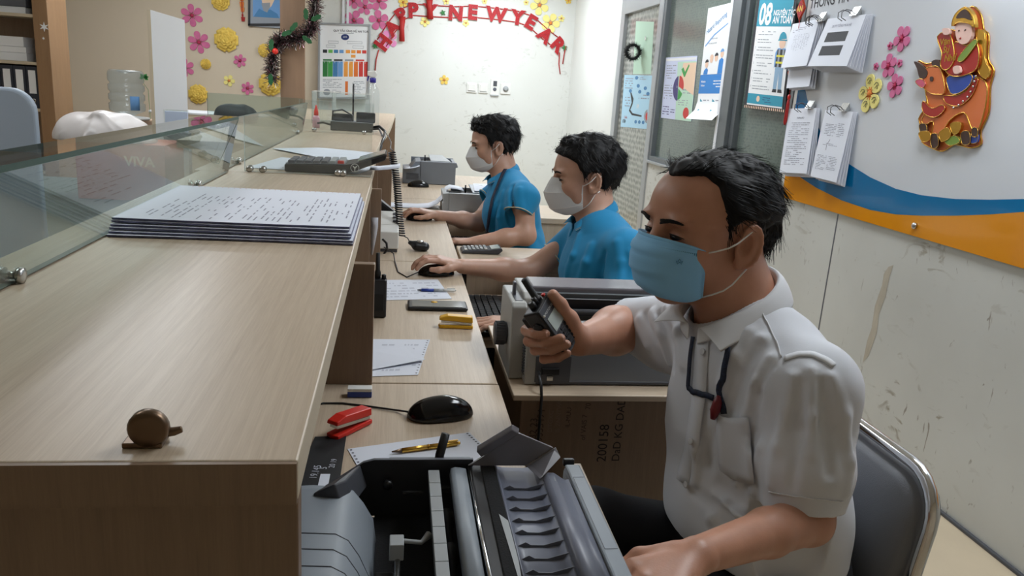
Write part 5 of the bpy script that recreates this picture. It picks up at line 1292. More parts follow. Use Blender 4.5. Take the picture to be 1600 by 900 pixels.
mouse('black computer mouse under the hand of the middle clerk', Vector((w2.x-0.082, w2.y-0.012, DZ+0.0005)), math.radians(4), Hh=0.032, cable=[onz(636, 433, DZ+0.002), onz(622, 425, DZ+0.002), onz(617, 408, DZ+0.003), onz(615, 396, DZ+0.02), onz(600, 386, DZ+0.03)])
mouse('black computer mouse under the hand of the farthest clerk', Vector((w1.x-0.082, w1.y-0.012, DZ+0.0005)), math.radians(3), Hh=0.032)
mouse('black computer mouse in front of the dark grey printer by the wall', onz(653, 291, DZ)+Vector((0, -0.03, 0.0005)), math.radians(3), L=0.12)

# ================================================================== THINGS ON THE DESKS
def flat(name, lab, cat, px, z, mt, th=0.0008, holes=None, lines=None, group=None, col='ink_pale'):
    """paper lying flat: px = four pixel corners tl, tr, br, bl"""
    c = [onz(x, y, z) for x, y in px]; m = MB(); m.prism(c, (0, 0, th), mt)
    P = lambda u, v: (c[0]*(1-u)+c[1]*u)*(1-v)+(c[3]*(1-u)+c[2]*u)*v+Vector((0, 0, th+0.0004))
    if holes:
        for s_ in holes:
            for i in range(14):
                v_ = 0.04+0.92*i/13; a = P(s_, v_); m.poly([a+Vector((0.0022*math.cos(k), 0.0022*math.sin(k), 0)) for k in (0, 1.05, 2.1, 3.14, 4.2, 5.2)], 'ink')
    if lines:
        r = random.Random(len(lab))
        for i in range(lines):
            v_ = 0.1+0.8*(i+0.5)/lines; u = 0.08
            while u < 0.88:
                w = r.uniform(0.02, 0.09)
                if r.random() < 0.7: m.poly([P(u, v_), P(u+w, v_), P(u+w, v_+0.3/lines), P(u, v_+0.3/lines)], col)
                u += w+0.02
    return tag(m.build(name), lab, cat, group)
flat('paper_sheet', 'white form with punched edges lying under the gold pen', 'paper', [(543, 702), (733, 676), (782, 722), (585, 775)], DZ+0.0006, 'paper', holes=(0.02, 0.975))
flat('paper_sheet', 'white form with punched edge by the dark end panel, lower of two', 'paper', [(560, 530), (672, 531), (653, 586), (540, 590)], DZ+0.0006, 'paper', holes=(0.97,), lines=7)
m = MB(); c = [onz(*p, DZ+0.0022) for p in ((560, 545), (640, 540), (664, 566), (560, 582))]; c[2].z += 0.006; m.prism(c, (0, 0, 0.0006), 'paper'); tag(m.build('paper_sheet'), 'loose white slip with a raised corner on top of the form by the end panel', 'paper')
flat('paper_sheet', 'white note sheet under the blue pen on the desk', 'paper', [(575, 438), (684, 437), (706, 467), (570, 470)], DZ+0.0006, 'paper', lines=6)
t = thing('notebook', 'black card with white handwriting and a small sticker beside the printer', 'card', tuple(onz(508, 725, DZ)))
c = [onz(x, y, DZ+0.0006) for x, y in ((492, 685), (541, 683), (528, 772), (452, 775))]; MB().prism(c, (0, 0, 0.003), 'black_matte').build('card', t)
ex = (c[0]-c[3]).normalized(); ey = Vector((0, 0, 1)).cross(ex); mat('chalk', srgb(200, 205, 215), 0.8)
m = MB(); m.text('19.145', onz(494, 748, DZ+0.0042), ex, ey, 0.011, 'chalk'); m.text('5', onz(510, 733, DZ+0.0042), ex, ey, 0.010, 'chalk'); m.text('20 19', onz(522, 731, DZ+0.0042), ex, ey, 0.009, 'chalk'); m.build('handwriting', t)
m = MB(); m.prism([onz(x, y, DZ+0.0040) for x, y in ((501, 741), (516, 741), (512, 763), (496, 762))], (0, 0, 0.0005), 'paper'); m.build('sticker', t)
# pens
def pen(lab, a, b, r, parts, cat='pen'):
    a, b = Vector(a), Vector(b); t = thing('pen', lab, cat, tuple(a)); d = (b-a).normalized(); L = (b-a).length
    for nm, f0, f1, r0, r1, mt in parts: MB().lathe(a+d*L*f0, [(r0*r*0.6, 0), (r0*r, L*0.004), (r1*r, L*(f1-f0)-L*0.004), (r1*r*0.6, L*(f1-f0))], mt, 14, d).build(nm, t)
    n = Vector((0, 0, 1)); MB().obox(a+d*L*0.86+n*r*1.25, d*L*0.10, d.cross(n)*r*0.3, n*r*0.22, parts[-1][5]).build('clip', t)
pen('gold ballpoint pen lying on the punched form', onz(612, 706, DZ+0.0058), onz(719, 692, DZ+0.0058), 0.0044, [('tip', 0, 0.14, 0.25, 0.85, 'bronze'), ('barrel', 0.14, 0.52, 0.9, 1.0, 'gold'), ('ring', 0.52, 0.54, 1.1, 1.1, 'gold'), ('cap', 0.54, 0.95, 1.0, 0.95, 'gold'), ('clicker', 0.95, 1.0, 0.6, 0.6, 'gold')])
mat('pen_blue', srgb(40, 66, 150), 0.35)
pen('blue and white ballpoint pen on the note sheet', onz(652, 453, DZ+0.0060), onz(713, 454, DZ+0.0060), 0.0048, [('tip', 0, 0.10, 0.25, 0.8, 'grey_dark'), ('grip', 0.10, 0.42, 0.95, 1.0, 'pen_blue'), ('barrel', 0.42, 0.66, 1.0, 1.0, 'grey_light'), ('cap', 0.66, 0.96, 1.0, 0.9, 'white_plastic'), ('clicker', 0.96, 1.0, 0.5, 0.5, 'white_plastic')])
# staplers
def stapler(lab, c, d, L, mt, open_, wid=0.020, hb=0.012):
    c = Vector(c); d = Vector(d).normalized(); n = Vector((0, 0, 1)); w = n.cross(d)
    t = thing('stapler', lab, 'stapler', tuple(c))
    m = MB(); m.prism([c-d*L/2-w*wid/2, c+d*L/2-w*wid/2, c+d*(L/2+0.004), c+d*L/2+w*wid/2, c-d*L/2+w*wid/2], n*hb*0.45, mt); m.build('base', t, bevel=0.002)
    a = c-d*L*0.46+n*hb*0.5; dd = (d*math.cos(open_)+n*math.sin(open_)); nn_ = w.cross(dd)*-1 if w.cross(dd).z < 0 else w.cross(dd)
    m = MB(); m.prism([a-w*wid*0.36, a+dd*L*0.93-w*wid*0.32, a+dd*L*0.93+w*wid*0.32, a+w*wid*0.36], nn_*hb*0.30, 'steel'); m.build('magazine', t)
    m = MB(); b = a+nn_*hb*0.35
    m.prism([b-w*wid*0.45-d*0.002, b-w*wid*0.45+nn_*hb*0.8, b-w*wid*0.45+dd*L*0.75+nn_*hb*0.75, b-w*wid*0.45+dd*L*0.98+nn_*hb*0.35, b-w*wid*0.45+dd*L], w*wid*0.9, mt); m.build('top_arm', t, bevel=0.002)
stapler('small open yellow stapler on the desk in front of the smartphone', onz(713, 512, DZ)+Vector((0, 0, 0.001)), (-1, 0.05, 0), 0.082, 'yellow_plastic', 0.06, 0.026, 0.018)
a, b = onz(524, 690, DZ), onz(575, 664, DZ)
stapler('open red stapler lying by the black card', (a+b)/2+Vector((-0.004, 0.01, 0.001)), (a-b), 0.088, 'red_plastic', 0.12, 0.026, 0.018)
# smartphone
t = thing('smartphone', 'black smartphone lying face up between the note sheet and yellow stapler', 'phone', tuple(onz(682, 484, DZ)))
c = [onz(x, y, DZ+0.001) for x, y in ((643, 474), (722, 474), (727, 487), (640, 487))]
cc_ = sum(c, Vector())/4; m = MB(); m.box((cc_.x-0.080, cc_.y-0.037, DZ+0.001), (cc_.x+0.080, cc_.y+0.037, DZ+0.011), 'black_plastic'); m.build('body', t, bevel=0.005, seg=3)
mat('phone_screen', srgb(120, 120, 118), 0.08, spec=0.9)
m = MB(); m.box((cc_.x-0.068, cc_.y-0.031, DZ+0.0112), (cc_.x+0.066, cc_.y+0.031, DZ+0.0118), 'phone_screen'); m.build('screen', t); m = MB(); m.lathe((cc_.x-0.008, cc_.y+0.015, DZ+0.0119), [(0.009, 0), (0.009, 0.0003)], 'yellow_plastic', 16); m.build('screen_icon', t)
# eraser box
t = thing('eraser', 'small blue and white box standing against the dark end panel', 'box', tuple(onz(562, 618, DZ)))
p = onz(562, 620, DZ); m = MB(); m.box((p.x-0.0225, p.y-0.006, DZ+0.001), (p.x+0.0225, p.y+0.014, DZ+0.012), 'pen_blue'); m.build('sleeve', t, bevel=0.0008); m = MB(); m.box((p.x-0.0225, p.y-0.006, DZ+0.012), (p.x+0.0225, p.y+0.014, DZ+0.018), 'white_plastic'); m.build('lid', t, bevel=0.0008)
# two-way radio standing on the desk
t = thing('handheld_radio', 'black two-way radio standing on the desk by the end panel', 'radio', (-0.047, 1.93, DZ))
m = MB(); m.box((-0.060, 1.915, DZ+0.001), (-0.016, 1.950, DZ+0.100), 'black_plastic'); m.build('case', t, bevel=0.005, seg=3)
MB().tube([(-0.040, 1.935, DZ+0.10), (-0.0395, 1.935, DZ+0.115), (-0.0395, 1.935, DZ+0.122), (-0.040, 1.936, DZ+0.165)], [0.008, 0.008, 0.0058, 0.005], 'black_matte', 12).build('antenna', t)
MB().lathe((-0.024, 1.933, DZ+0.10), [(0.006, 0), (0.006, 0.010), (0.003, 0.011)], 'black_plastic', 12).build('knob', t)
m = MB(); m.box((-0.054, 1.9125, DZ+0.02), (-0.022, 1.9155, DZ+0.065), 'black_matte'); m.build('keypad', t, bevel=0.002)
# hand microphone with coiled cord
mp_ = onz(656, 393, DZ)
t = thing('microphone', 'black hand microphone lying on the desk at the end of a coiled cord', 'microphone', tuple(mp_))
v = Vox(np.array(mp_)-0.06, np.array(mp_)+0.06, 0.002); v.fcap(mp_+Vector((-0.012, 0.012, 0.018)), mp_+Vector((0.018, 0.012, 0.016)), (0, 0, 1), (0.017, 0.024), (0.016, 0.022), 0.01); v.fcap(mp_+Vector((-0.035, 0.016, 0.028)), mp_+Vector((-0.01, 0.012, 0.020)), (0, 0, 1), (0.008, 0.010), (0.012, 0.016), 0.01); v.build('body', 'black_plastic', t)
MB().lathe(mp_+Vector((0.0, 0.012, 0.032)), [(0.004, 0), (0.014, 0.001), (0.012, 0.005), (0.003, 0.006)], 'steel', 20).build('speaker_grille', t)
pth = [ony(637, 372, 2.84), ony(643, 384, 2.82), mp_+Vector((-0.035, 0.016, 0.028))]
MB().tube([ony(629, 368, 2.85)]+pth, 0.002, 'black_plastic', 8).build('cable', t)
A, B_ = ony(612, 238, 3.02), ony(629, 368, 2.85); m = MB(); pts = []; N = 36
for i in range(N*12+1):
    s_ = i/(N*12); p = A.lerp(B_, s_)+Vector((0.004*math.sin(s_*5), 0, 0)); a = 2*PI*i/12; pts.append(p+Vector((math.cos(a)*0.0125, math.sin(a)*0.0125, 0)))
m.tube(pts, 0.0030, 'black_plastic', 5); m.build('coiled_cord', t)
MB().tube([ony(600, 204, 3.75), ony(606, 212, 3.55), ony(611, 222, 3.30), ony(610, 232, 3.1), A+Vector((0.0105, 0, 0))], 0.0022, 'black_plastic', 8).build('cable', t)
# white base unit with a wedge-shaped handset
t = thing('desk_telephone', 'white desk unit with black handset wedge beside the coiled cord', 'telephone', (-0.01, 2.95, DZ))
q = ony(622, 398, 2.80)
m = MB(); m.prism([(-0.09, 2.72, DZ+0.012), (q.x, 2.72, DZ+0.012), (q.x, 3.05, DZ+0.012), (-0.09, 3.05, DZ+0.012)], (0, 0, 0.062), 'white_plastic'); m.build('body', t, bevel=0.004)
MB().box((-0.088, 2.725, DZ+0.001), (q.x-0.004, 3.045, DZ+0.012), 'grey_dark').build('foot', t)
m = MB(); m.prism([(-0.085, 2.86, DZ+0.075), (q.x-0.004, 2.86, DZ+0.075), (q.x-0.004, 3.03, DZ+0.098), (-0.085, 3.03, DZ+0.098)], (0, 0, -0.022), 'white_plastic'); m.build('panel', t, bevel=0.002)
for i in range(3): MB().box((q.x-0.022, 2.89+i*0.045, DZ+0.079+i*0.006), (q.x-0.008, 2.915+i*0.045, DZ+0.086+i*0.006), 'grey_mid').build('button', t, bevel=0.001)
m = MB(); a, b, c = ony(594, 312, 3.08), ony(621, 334, 3.04), ony(594, 336, 3.06); m.prism([a+Vector((-0.02, 0, 0.004)), a, b, b-Vector((0, 0, 0.010)), c-Vector((0.03, 0, 0.0))], (0, 0.045, 0), 'black_plastic'); m.build('handset', t, bevel=0.003)
MB().tube([ony(598, 374, 2.705), ony(604, 380, 2.69), ony(605, 390, 2.69), ony(598, 399, 2.70)], 0.004, 'black_plastic', 8).build('cord_loop', t)
m = MB(); m.grid([[ony(x0, y, 2.535), ony(x1, y, 2.525)] for y, x0, x1 in ((340, 580, 591), (355, 580, 590.5), (370, 580, 588), (385, 580, 585), (398, 580, 582.5))], 'paper'); tag(m.build('paper_sheet', solid=0.0006), 'white sheet taped to the edge of the end panel above the standing radio', 'paper')
# pocket calculator
def calculator(lab, c, L, W, ang, hz, rows_, cols, tilt=0.0):
    t = thing('calculator', lab, 'calculator', tuple(c)); R = Matrix.Rotation(ang, 3, 'Z'); P = lambda x, y, z: Vector(c)+R@Vector((x, y, z))
    ex, ey, ez = R@Vector((1, 0, 0)), R@Vector((0, 1, 0)), Vector((0, 0, 1)); return t, P, ex, ey, ez
c = onz(752, 397, DZ)
t, P, ex, ey, ez = calculator('small grey pocket calculator on the pale return table', c, 0.15, 0.08, 0.02, 0.018, 4, 5)
m = MB(); m.prism([P(-0.072, -0.005, 0.001), P(0.062, -0.005, 0.001), P(0.078, -0.005, 0.014), P(0.074, -0.005, 0.024), P(0.03, -0.005, 0.017), P(-0.068, -0.005, 0.011)], ey*0.080, 'grey_dark'); m.build('body', t, bevel=0.003)
n_ = (P(0.074, 0, 0.024)-P(0.03, 0, 0.017)).normalized(); m = MB(); m.obox(P(0.052, 0.034, 0.0215), n_*0.016, ey*0.032, n_.cross(ey)*-0.0008, 'lcd'); m.build('display', t)
for i in range(6):
    for j in range(4): m = MB(); m.obox(P(-0.056+i*0.0145, 0.008+j*0.018, 0.0145+i*0.0009), ex*0.0052, ey*0.0065, ez*0.002, 'grey_light' if (i+j) % 5 else 'white_plastic'); m.build('key', t, bevel=0.0008)
# keyboards
def keyboard(lab, x0, x1, y0, y1, z):
    t = thing('keyboard', lab, 'keyboard', ((x0+x1)/2, (y0+y1)/2, z)); MB().box((x0, y0, z+0.001), (x1, y1, z+0.014), 'black_plastic').build('body', t, bevel=0.003)
    n = int((y1-y0-0.02)/0.0195); k = 0
    for i in range(6):
        for j in range(n):
            if k >= 98: break
            k += 1; a, b = x0+0.010+i*0.0200, y0+0.012+j*0.0195; m = MB(); m.box((a, b, z+0.014), (a+0.0165, b+0.0165, z+0.020), 'black_matte'); m.build('key', t, bevel=0.001)
    return t
keyboard('black keyboard on the low shelf beside the yellow stapler', 0.228, 0.362, 2.04, 2.44, 0.665)
keyboard('black keyboard under the left hand of the farthest clerk', 0.240, 0.374, 3.14, 3.50, 0.655)

# ================================================================== THINGS ON THE RAISED COUNTER
mat('fan_edge', srgb(98, 100, 128), 0.85, noise=(34, 0.45, (1, 0.2, 0.2)))
LPX = [((158, 378), (552, 386), 0.0), ((172, 366), (556, 378), 0.0105), ((190, 356), (556, 368), 0.021)]
for k, lab in enumerate(['bottom bundle of fanfold printouts on the nearest counter', 'middle bundle of fanfold printouts on the nearest counter', 'top bundle of fanfold printouts with printed lines uppermost']):
    z = LZ+0.0006+k*0.0108; x0 = -0.508; x1 = -0.077-0.004*k
    yf = 1.452+k*0.012; yb_ = 1.965-0.01*k
    t = thing('printout_bundle', lab, 'paper stack', (-0.29, 1.7, z), 'bundles of printouts on the counter')
    m = MB(); lift = 0.012 if k == 2 else 0.004
    for s_ in range(2):
        zz = z+s_*0.0046
        rows = [[(x0+(x1-x0)*u, yf+(yb_-yf)*v_+0.006*s_*(1-v_)+0.01*math.sin(u*3+k+s_)*(1-v_)*0.4, zz+0.0042) for u in [i/10 for i in range(11)]] for v_ in (0, 0.5, 1)]
        low = [[(p[0], p[1]+0.002, p[2]-0.0040) for p in r] for r in rows]
        n = len(m.v); vs = [p for r in rows for p in r]+[p for r in low for p in r]; nn2 = 33; fs = []
        for i in range(2):
            for j in range(10): a = i*11+j; fs.append((a, a+1, a+12, a+11)); fs.append((nn2+a, nn2+a+11, nn2+a+12, nn2+a+1))
        m.add(vs, fs, 'paper'); ed = [(j, j+1) for j in range(10)]
        m.add(vs, [(a, nn2+a, nn2+b, b) for a, b in ed], 'fan_edge'); m.add(vs, [(22+a+1, nn2+22+a+1, nn2+22+a, 22+a) for a, _ in ed]+[(0, 11, nn2+11, nn2), (11, 22, nn2+22, nn2+11), (10, nn2+10, nn2+21, 21), (21, nn2+21, nn2+32, 32)], 'paper_edge')
    m.build('sheets', t)
    if k == 2:
        m = MB(); r = random.Random(2); zt = z+0.0091
        for i in range(34):          # printed lines run away from the reader, with blank gaps
            x = x0+0.04+i*0.0112; y = yf+0.02+r.uniform(0, 0.05)
            while y < yb_-0.16:
                w = r.uniform(0.008, 0.05)
                if r.random() < (0.75 if i % 4 else 0.35): m.poly([(x, y, zt), (x+0.0028, y, zt), (x+0.0028, y+w, zt), (x, y+w, zt)], 'ink_soft' if r.random() < 0.985 else 'ink_red')
                y += w+r.uniform(0.004, 0.03)
        for xx in [x0+0.03+0.0135*i for i in range(30)]: m.poly([(xx, yb_-0.012, zt), (xx+0.003, yb_-0.012, zt), (xx+0.003, yb_-0.009, zt), (xx, yb_-0.009, zt)], 'ink_red')
        m.build('print', t)
# sheets behind the cross glass
for k, (lab, px, dz) in enumerate([('white sheet under the big calculator, its left end curling up', [(385, 262), (440, 246), (590, 262), (560, 272)], 0.001), ('white sheets fanned behind the big calculator', [(425, 232), (500, 231), (597, 240), (560, 258)], 0.004), ('white sheet sticking out at the right behind the calculator', [(520, 240), (601, 240), (590, 250), (500, 256)], 0.007)]):
    c = [onz(x, y, LZ+dz) for x, y in px]; m = MB(); m.prism(c, (0, 0, 0.0012), 'paper'); tag(m.build('paper_sheet'), lab, 'paper')
m = MB(); m.grid([[(x, 2.66, z), (x, 2.80, z)] for x, z in ((-0.09, LZ+0.012), (-0.06, LZ+0.013), (-0.03, LZ+0.017), (0.0, LZ+0.022), (0.012, LZ+0.026))], 'paper'); tag(m.build('paper_sheet', solid=0.0006), 'thin strip of paper overhanging the counter edge towards the coiled cord', 'paper')
# big calculator
p0 = onz(452, 266, LZ)
t = thing('calculator', 'big black desk calculator with raised screen standing on the raised counter', 'calculator', (-0.24, 2.68, LZ))
Xa, Xb, Yc = p0.x-0.008, p0.x+0.312, 2.590; zb = LZ+0.002
m = MB(); m.prism([(Xa, Yc, zb), (Xa+0.185, Yc, zb), (Xa+0.225, Yc, zb+0.012), (Xb, Yc, zb+0.052), (Xb+0.004, Yc, zb+0.072), (Xa+0.225, Yc, zb+0.038), (Xa+0.19, Yc, zb+0.030), (Xa, Yc, zb+0.024)], (0, 0.17, 0), 'black_plastic'); m.build('body', t, bevel=0.004)
m = MB(); m.prism([(Xa+0.003, Yc+0.006, zb+0.0245), (Xa+0.19, Yc+0.006, zb+0.0305), (Xa+0.19, Yc+0.164, zb+0.0305), (Xa+0.003, Yc+0.164, zb+0.0245)], (0, 0, 0.002), 'grey_plastic'); m.build('key_plate', t)
for i in range(7):
    for j in range(5): m = MB(); m.box((Xa+0.010+i*0.026, Yc+0.012+j*0.031, zb+0.026+i*0.0008), (Xa+0.030+i*0.026, Yc+0.036+j*0.031, zb+0.036+i*0.0008), 'red_plastic' if (i, j) == (6, 0) else ('grey_mid' if i < 5 else 'grey_light')); m.build('key', t, bevel=0.0015)
mat('calc_lens', srgb(150, 152, 140), 0.15)
m = MB(); m.prism([(Xa+0.232, Yc+0.008, zb+0.0425), (Xb-0.002, Yc+0.008, zb+0.0715), (Xb-0.002, Yc+0.162, zb+0.0715), (Xa+0.232, Yc+0.162, zb+0.0425)], (-0.001, 0, 0.003), 'calc_lens'); m.build('display', t)
c = Vector((Xa+0.222, Yc-0.0008, zb+0.022)); m = MB(); m.tube([c+Vector((0.013*math.cos(a), 0, 0.013*math.sin(a))) for a in [2*PI*i/24 for i in range(24)]], 0.0010, 'white_plastic', 6, closed=True)
m.poly([c+Vector((x, -0.0006, z)) for x, z in ((-0.0015, -0.012), (0.0015, -0.012), (0.0015, -0.002), (0.008, 0.006), (0.004, 0.007), (0, 0.002), (-0.004, 0.007), (-0.008, 0.006), (-0.0015, -0.002))][::-1], 'white_plastic'); m.build('emblem', t)
# adapters behind the far glass
def blob(name, lab, cat, parts, mt): 
    t = thing(name, lab, cat, parts[0][0]); 
    for nm, c, h_ in parts[1:]: MB().box(tuple(np.array(c)-h_), tuple(np.array(c)+h_), mt).build(nm, t, bevel=0.008, seg=3)
    return t
a, b = onz(515, 205, LZ), onz(590, 205, LZ); yA = 4.90
xl, xr = ony(512, 190, yA).x, ony(583, 190, yA).x
t = thing('power_adapter', 'bundle of black power adapters behind the crosswise glass', 'power adapter', ((xl+xr)/2, yA, LZ))
MB().box((xl+0.02, yA-0.05, LZ+0.001), (xr, yA+0.05, LZ+0.055), 'black_matte').build('power_strip', t, bevel=0.006)
MB().box((xl+0.03, yA-0.03, LZ+0.055), (xl+0.15, yA+0.04, LZ+0.10), 'black_plastic').build('adapter_block', t, bevel=0.010); MB().box((xr-0.10, yA-0.03, LZ+0.055), (xr+0.012, yA+0.04, LZ+0.115), 'black_plastic').build('adapter_block', t, bevel=0.006)
MB().tube([(xl+0.03, yA-0.04, LZ+0.06), (xl+0.035, yA-0.05, LZ+0.115), (xl+0.09, yA-0.05, LZ+0.125), (xl+0.14, yA-0.05, LZ+0.10), (xl+0.15, yA-0.045, LZ+0.06)], 0.005, 'black_plastic', 8).build('cable', t)
MB().tube([(xl+0.02, yA, LZ+0.03), (xl-0.03, yA+0.02, LZ+0.04), (xl-0.06, yA, LZ+0.035)], 0.006, 'black_plastic', 8).build('cable', t)
MB().tube([(xr, yA-0.02, LZ+0.03), (xr+0.04, yA-0.05, LZ+0.04), (xr+0.075, yA-0.15, LZ+0.018), (xr+0.078, yA-0.5, LZ+0.008), (xr+0.055, yA-0.9, LZ-0.03)], 0.008, 'black_plastic', 8).build('cable', t)
MB().tube([(xr-0.01, yA-0.05, LZ+0.02), (xr+0.04, yA-0.12, LZ+0.03), (xr+0.060, yA-0.3, LZ+0.008), (xr+0.062, yA-0.45, LZ-0.05), (xr+0.03, yA-0.6, LZ-0.12)], 0.006, 'black_plastic', 8).build('cable', t)
# router with a thin aerial and the glass box behind
x = ony(552, 160, 5.35).x
t = thing('router', 'small grey router with one thin black aerial behind the adapters', 'router', (x, 5.35, LZ)); MB().box((x-0.09, 5.28, LZ+0.001), (x+0.08, 5.42, LZ+0.04), 'grey_mid').build('case', t, bevel=0.006); MB().tube([(x, 5.35, LZ+0.04), (x, 5.35, ony(552, 131, 5.35).z)], 0.006, 'black_plastic', 8).build('aerial', t)
t = thing('acrylic_box', 'clear open acrylic box behind the adapters on the counter', 'box', (-0.38, 5.6, LZ))
xa, xb = ony(487, 170, 5.5).x, ony(577, 170, 5.5).x
for (p, q) in (((xa, 5.5), (xb, 5.5)), ((xa, 5.8), (xb, 5.8)), ((xa, 5.5), (xa, 5.8)), ((xb, 5.5), (xb, 5.8)), ((xa+(xb-xa)*0.35, 5.5), (xa+(xb-xa)*0.35, 5.8))):
    m = MB(); m.box((p[0], p[1], LZ+0.001), (max(q[0], p[0]+0.004), max(q[1], p[1]+0.004), LZ+0.21), 'glass_clear'); m.box((p[0], p[1], LZ+0.21), (max(q[0], p[0]+0.004), max(q[1], p[1]+0.004), LZ+0.213), 'white_plastic'); m.build('panel', t)
# glue bottle with red cap
x = ony(494, 180, 5.0).x; t = thing('glue_bottle', 'small bottle with a red cap left of the adapters', 'bottle', (x, 5.0, LZ)); mat('label_pink', srgb(196, 150, 160), 0.4)
MB().lathe((x, 5.0, LZ+0.001), [(0.018, 0), (0.022, 0.004), (0.022, 0.06), (0.014, 0.075)], 'label_pink', 18).build('body', t); MB().lathe((x, 5.0, LZ+0.076), [(0.014, 0), (0.014, 0.02), (0.006, 0.05), (0.004, 0.062)], 'red_plastic', 18).build('cap', t)
# spray bottle
yS = 4.98; x = ony(582, 160, yS).x; zt = ony(582, 110, yS).z; t = thing('spray_bottle', 'tall clear spray bottle with blue and white trigger on the counter', 'spray bottle', (x, yS, LZ)); H_ = zt-LZ
MB().lathe((x, yS, LZ+0.001), [(0.036, 0), (0.042, 0.006), (0.042, H_*0.62), (0.036, H_*0.70), (0.018, H_*0.78), (0.014, H_*0.80)], 'bottle_plastic', 28).build('bottle', t)
mat('deep_blue', srgb(44, 36, 140), 0.4)
MB().lathe((x, yS, LZ+H_*0.80), [(0.017, 0), (0.019, 0.004), (0.019, 0.026), (0.014, 0.030)], 'deep_blue', 20).build('collar', t)
m = MB(); m.prism([(x-0.034, yS-0.012, zt-0.006), (x-0.034, yS-0.012, zt-0.030), (x-0.012, yS-0.012, zt-0.042), (x+0.014, yS-0.012, zt-0.042), (x+0.026, yS-0.012, zt-0.020), (x+0.016, yS-0.012, zt)], (0, 0.024, 0), 'white_plastic'); m.build('trigger_head', t, bevel=0.005)
m = MB(); m.prism([(x-0.030, yS-0.005, zt-0.030), (x-0.036, yS-0.005, zt-0.062), (x-0.030, yS-0.005, zt-0.064), (x-0.020, yS-0.005, zt-0.034)], (0, 0.010, 0), 'deep_blue'); m.build('trigger', t)
MB().tube([(x, yS, LZ+H_*0.8), (x+0.004, yS, LZ+0.02)], 0.003, 'white_plastic', 8).build('dip_tube', t)
# dark bundle on the customer side
c = ony(368, 178, 5.1); t = thing('bundle', 'dark fabric bundle behind the customer-side glass', 'bundle', tuple(c))
v = Vox(np.array(c)-0.2, np.array(c)+0.2, 0.006); v.ell(np.array(c)+[0.01, 0, 0], (0.125, 0.08, 0.062)); v.ell(np.array(c)+[-0.08, 0, -0.04], (0.05, 0.06, 0.05)); v.noise(0.006, 50, 3); v.build('fabric', 'black_matte', t); MB().box((c.x-0.14, c.y-0.07, LZ-0.036), (c.x+0.12, c.y+0.07, c.z-0.045), 'black_matte').build('tray', t, bevel=0.004)

# ================================================================== FLAT PRINTED THINGS
class Sheet:
    """paper with printing; four world corners (top left, top right, bottom right, bottom left)"""
    def __init__(s, c, n, mt='paper', th=0.0016, curl=None):
        s.c = [Vector(p) for p in c]; s.n = Vector(n).normalized(); s.m = MB(); s.th = th
        s.curl = curl
        if curl: 
            rows = []
            for i in range(13):
                v = i/12; rows.append([s.P(u, v, -th) for u in (0, 0.5, 1)])
            s.m.grid(rows, mt); s.m.grid([[p+s.n*th for p in r] for r in rows], mt)
        else: s.m.prism([p for p in s.c], s.n*th, mt)
    def P(s, u, v, off=0.0004):
        c = s.c; q = (c[0]*(1-u)+c[1]*u)*(1-v)+(c[3]*(1-u)+c[2]*u)*v
        if s.curl: off += s.curl*max(0, v-0.85)**2*30
        return q+s.n*(s.th+off)
    def rect(s, u0, v0, u1, v1, mt, off=0.0004): s.m.poly([s.P(u0, v0, off), s.P(u0, v1, off), s.P(u1, v1, off), s.P(u1, v0, off)], mt); return s
    def poly(s, uv, mt, off=0.0005): s.m.poly([s.P(u, v, off) for u, v in uv], mt); return s
    def disc(s, u, v, ru, rv, mt, off=0.0006, n=18, a0=0, a1=2*PI, hub=False):
        ps = [s.P(u+ru*math.cos(a0+(a1-a0)*k/n), v+rv*math.sin(a0+(a1-a0)*k/n), off) for k in range(n+1 if hub else n)]
        if hub: ps.append(s.P(u, v, off))
        s.m.poly(ps, mt); return s
    def text(s, u, v, body, h, mt, off=0.0007, ang=0.0, bold=0.0, align='LEFT'):
        ex = (s.P(u+0.01, v)-s.P(u, v)).normalized(); ey = (s.P(u, v-0.01)-s.P(u, v)); ey = (ey-ex*ey.dot(ex)).normalized()
        if ang: ex, ey = ex*math.cos(ang)+ey*math.sin(ang), ey*math.cos(ang)-ex*math.sin(ang)
        s.m.text(body, s.P(u, v, off), ex, ey, h, mt, align=align, bold=bold); return s
    def lines(s, u0, v0, u1, v1, n, mt='ink_soft', seed=1, fill=0.8, w=0.35):
        r = random.Random(seed)
        for i in range(n):
            v = v0+(v1-v0)*i/max(n-1, 1); u = u0; end = u1-(r.random() < 0.4)*(u1-u0)*r.random()*0.5
            while u < end:
                k = min(end-u, (u1-u0)*r.uniform(0.05, 0.22))
                if r.random() < fill: s.rect(u, v, u+k, v+(v1-v0)/max(n-1, 1)*w, mt, 0.0005)
                u += k+(u1-u0)*0.025
        return s
    def build(s, name, lab, cat, group=None): return tag(s.m.build(name), lab, cat, group)
NX = Vector((-1, 0, 0)); NY = Vector((0, -1, 0))
def qx(px, x): return [onx(*p, x) for p in px]
def qy(px, y): return [ony(*p, y) for p in px]
C_ = {}
for nm, c in dict(p_sky=(176, 216, 238), p_teal=(44, 150, 176), p_blue=(48, 130, 206), p_navy=(36, 54, 110), p_red=(204, 60, 54), p_green=(64, 158, 76), p_dgreen=(44, 120, 60), p_lime=(110, 190, 90), p_steelb=(70, 130, 180), p_lblue=(110, 160, 214),
                  p_orange=(238, 160, 70), p_dorange=(228, 120, 50), p_purple=(70, 60, 120), p_lav=(206, 214, 240), p_mint=(190, 222, 200), p_peach=(238, 206, 178), p_skin=(232, 196, 172), p_grey=(150, 156, 164), p_black=(40, 42, 48), p_yellow=(222, 214, 70), p_jean=(140, 172, 200), p_white=(236, 238, 240)).items():
    mat(nm, srgb(*c), 0.6)
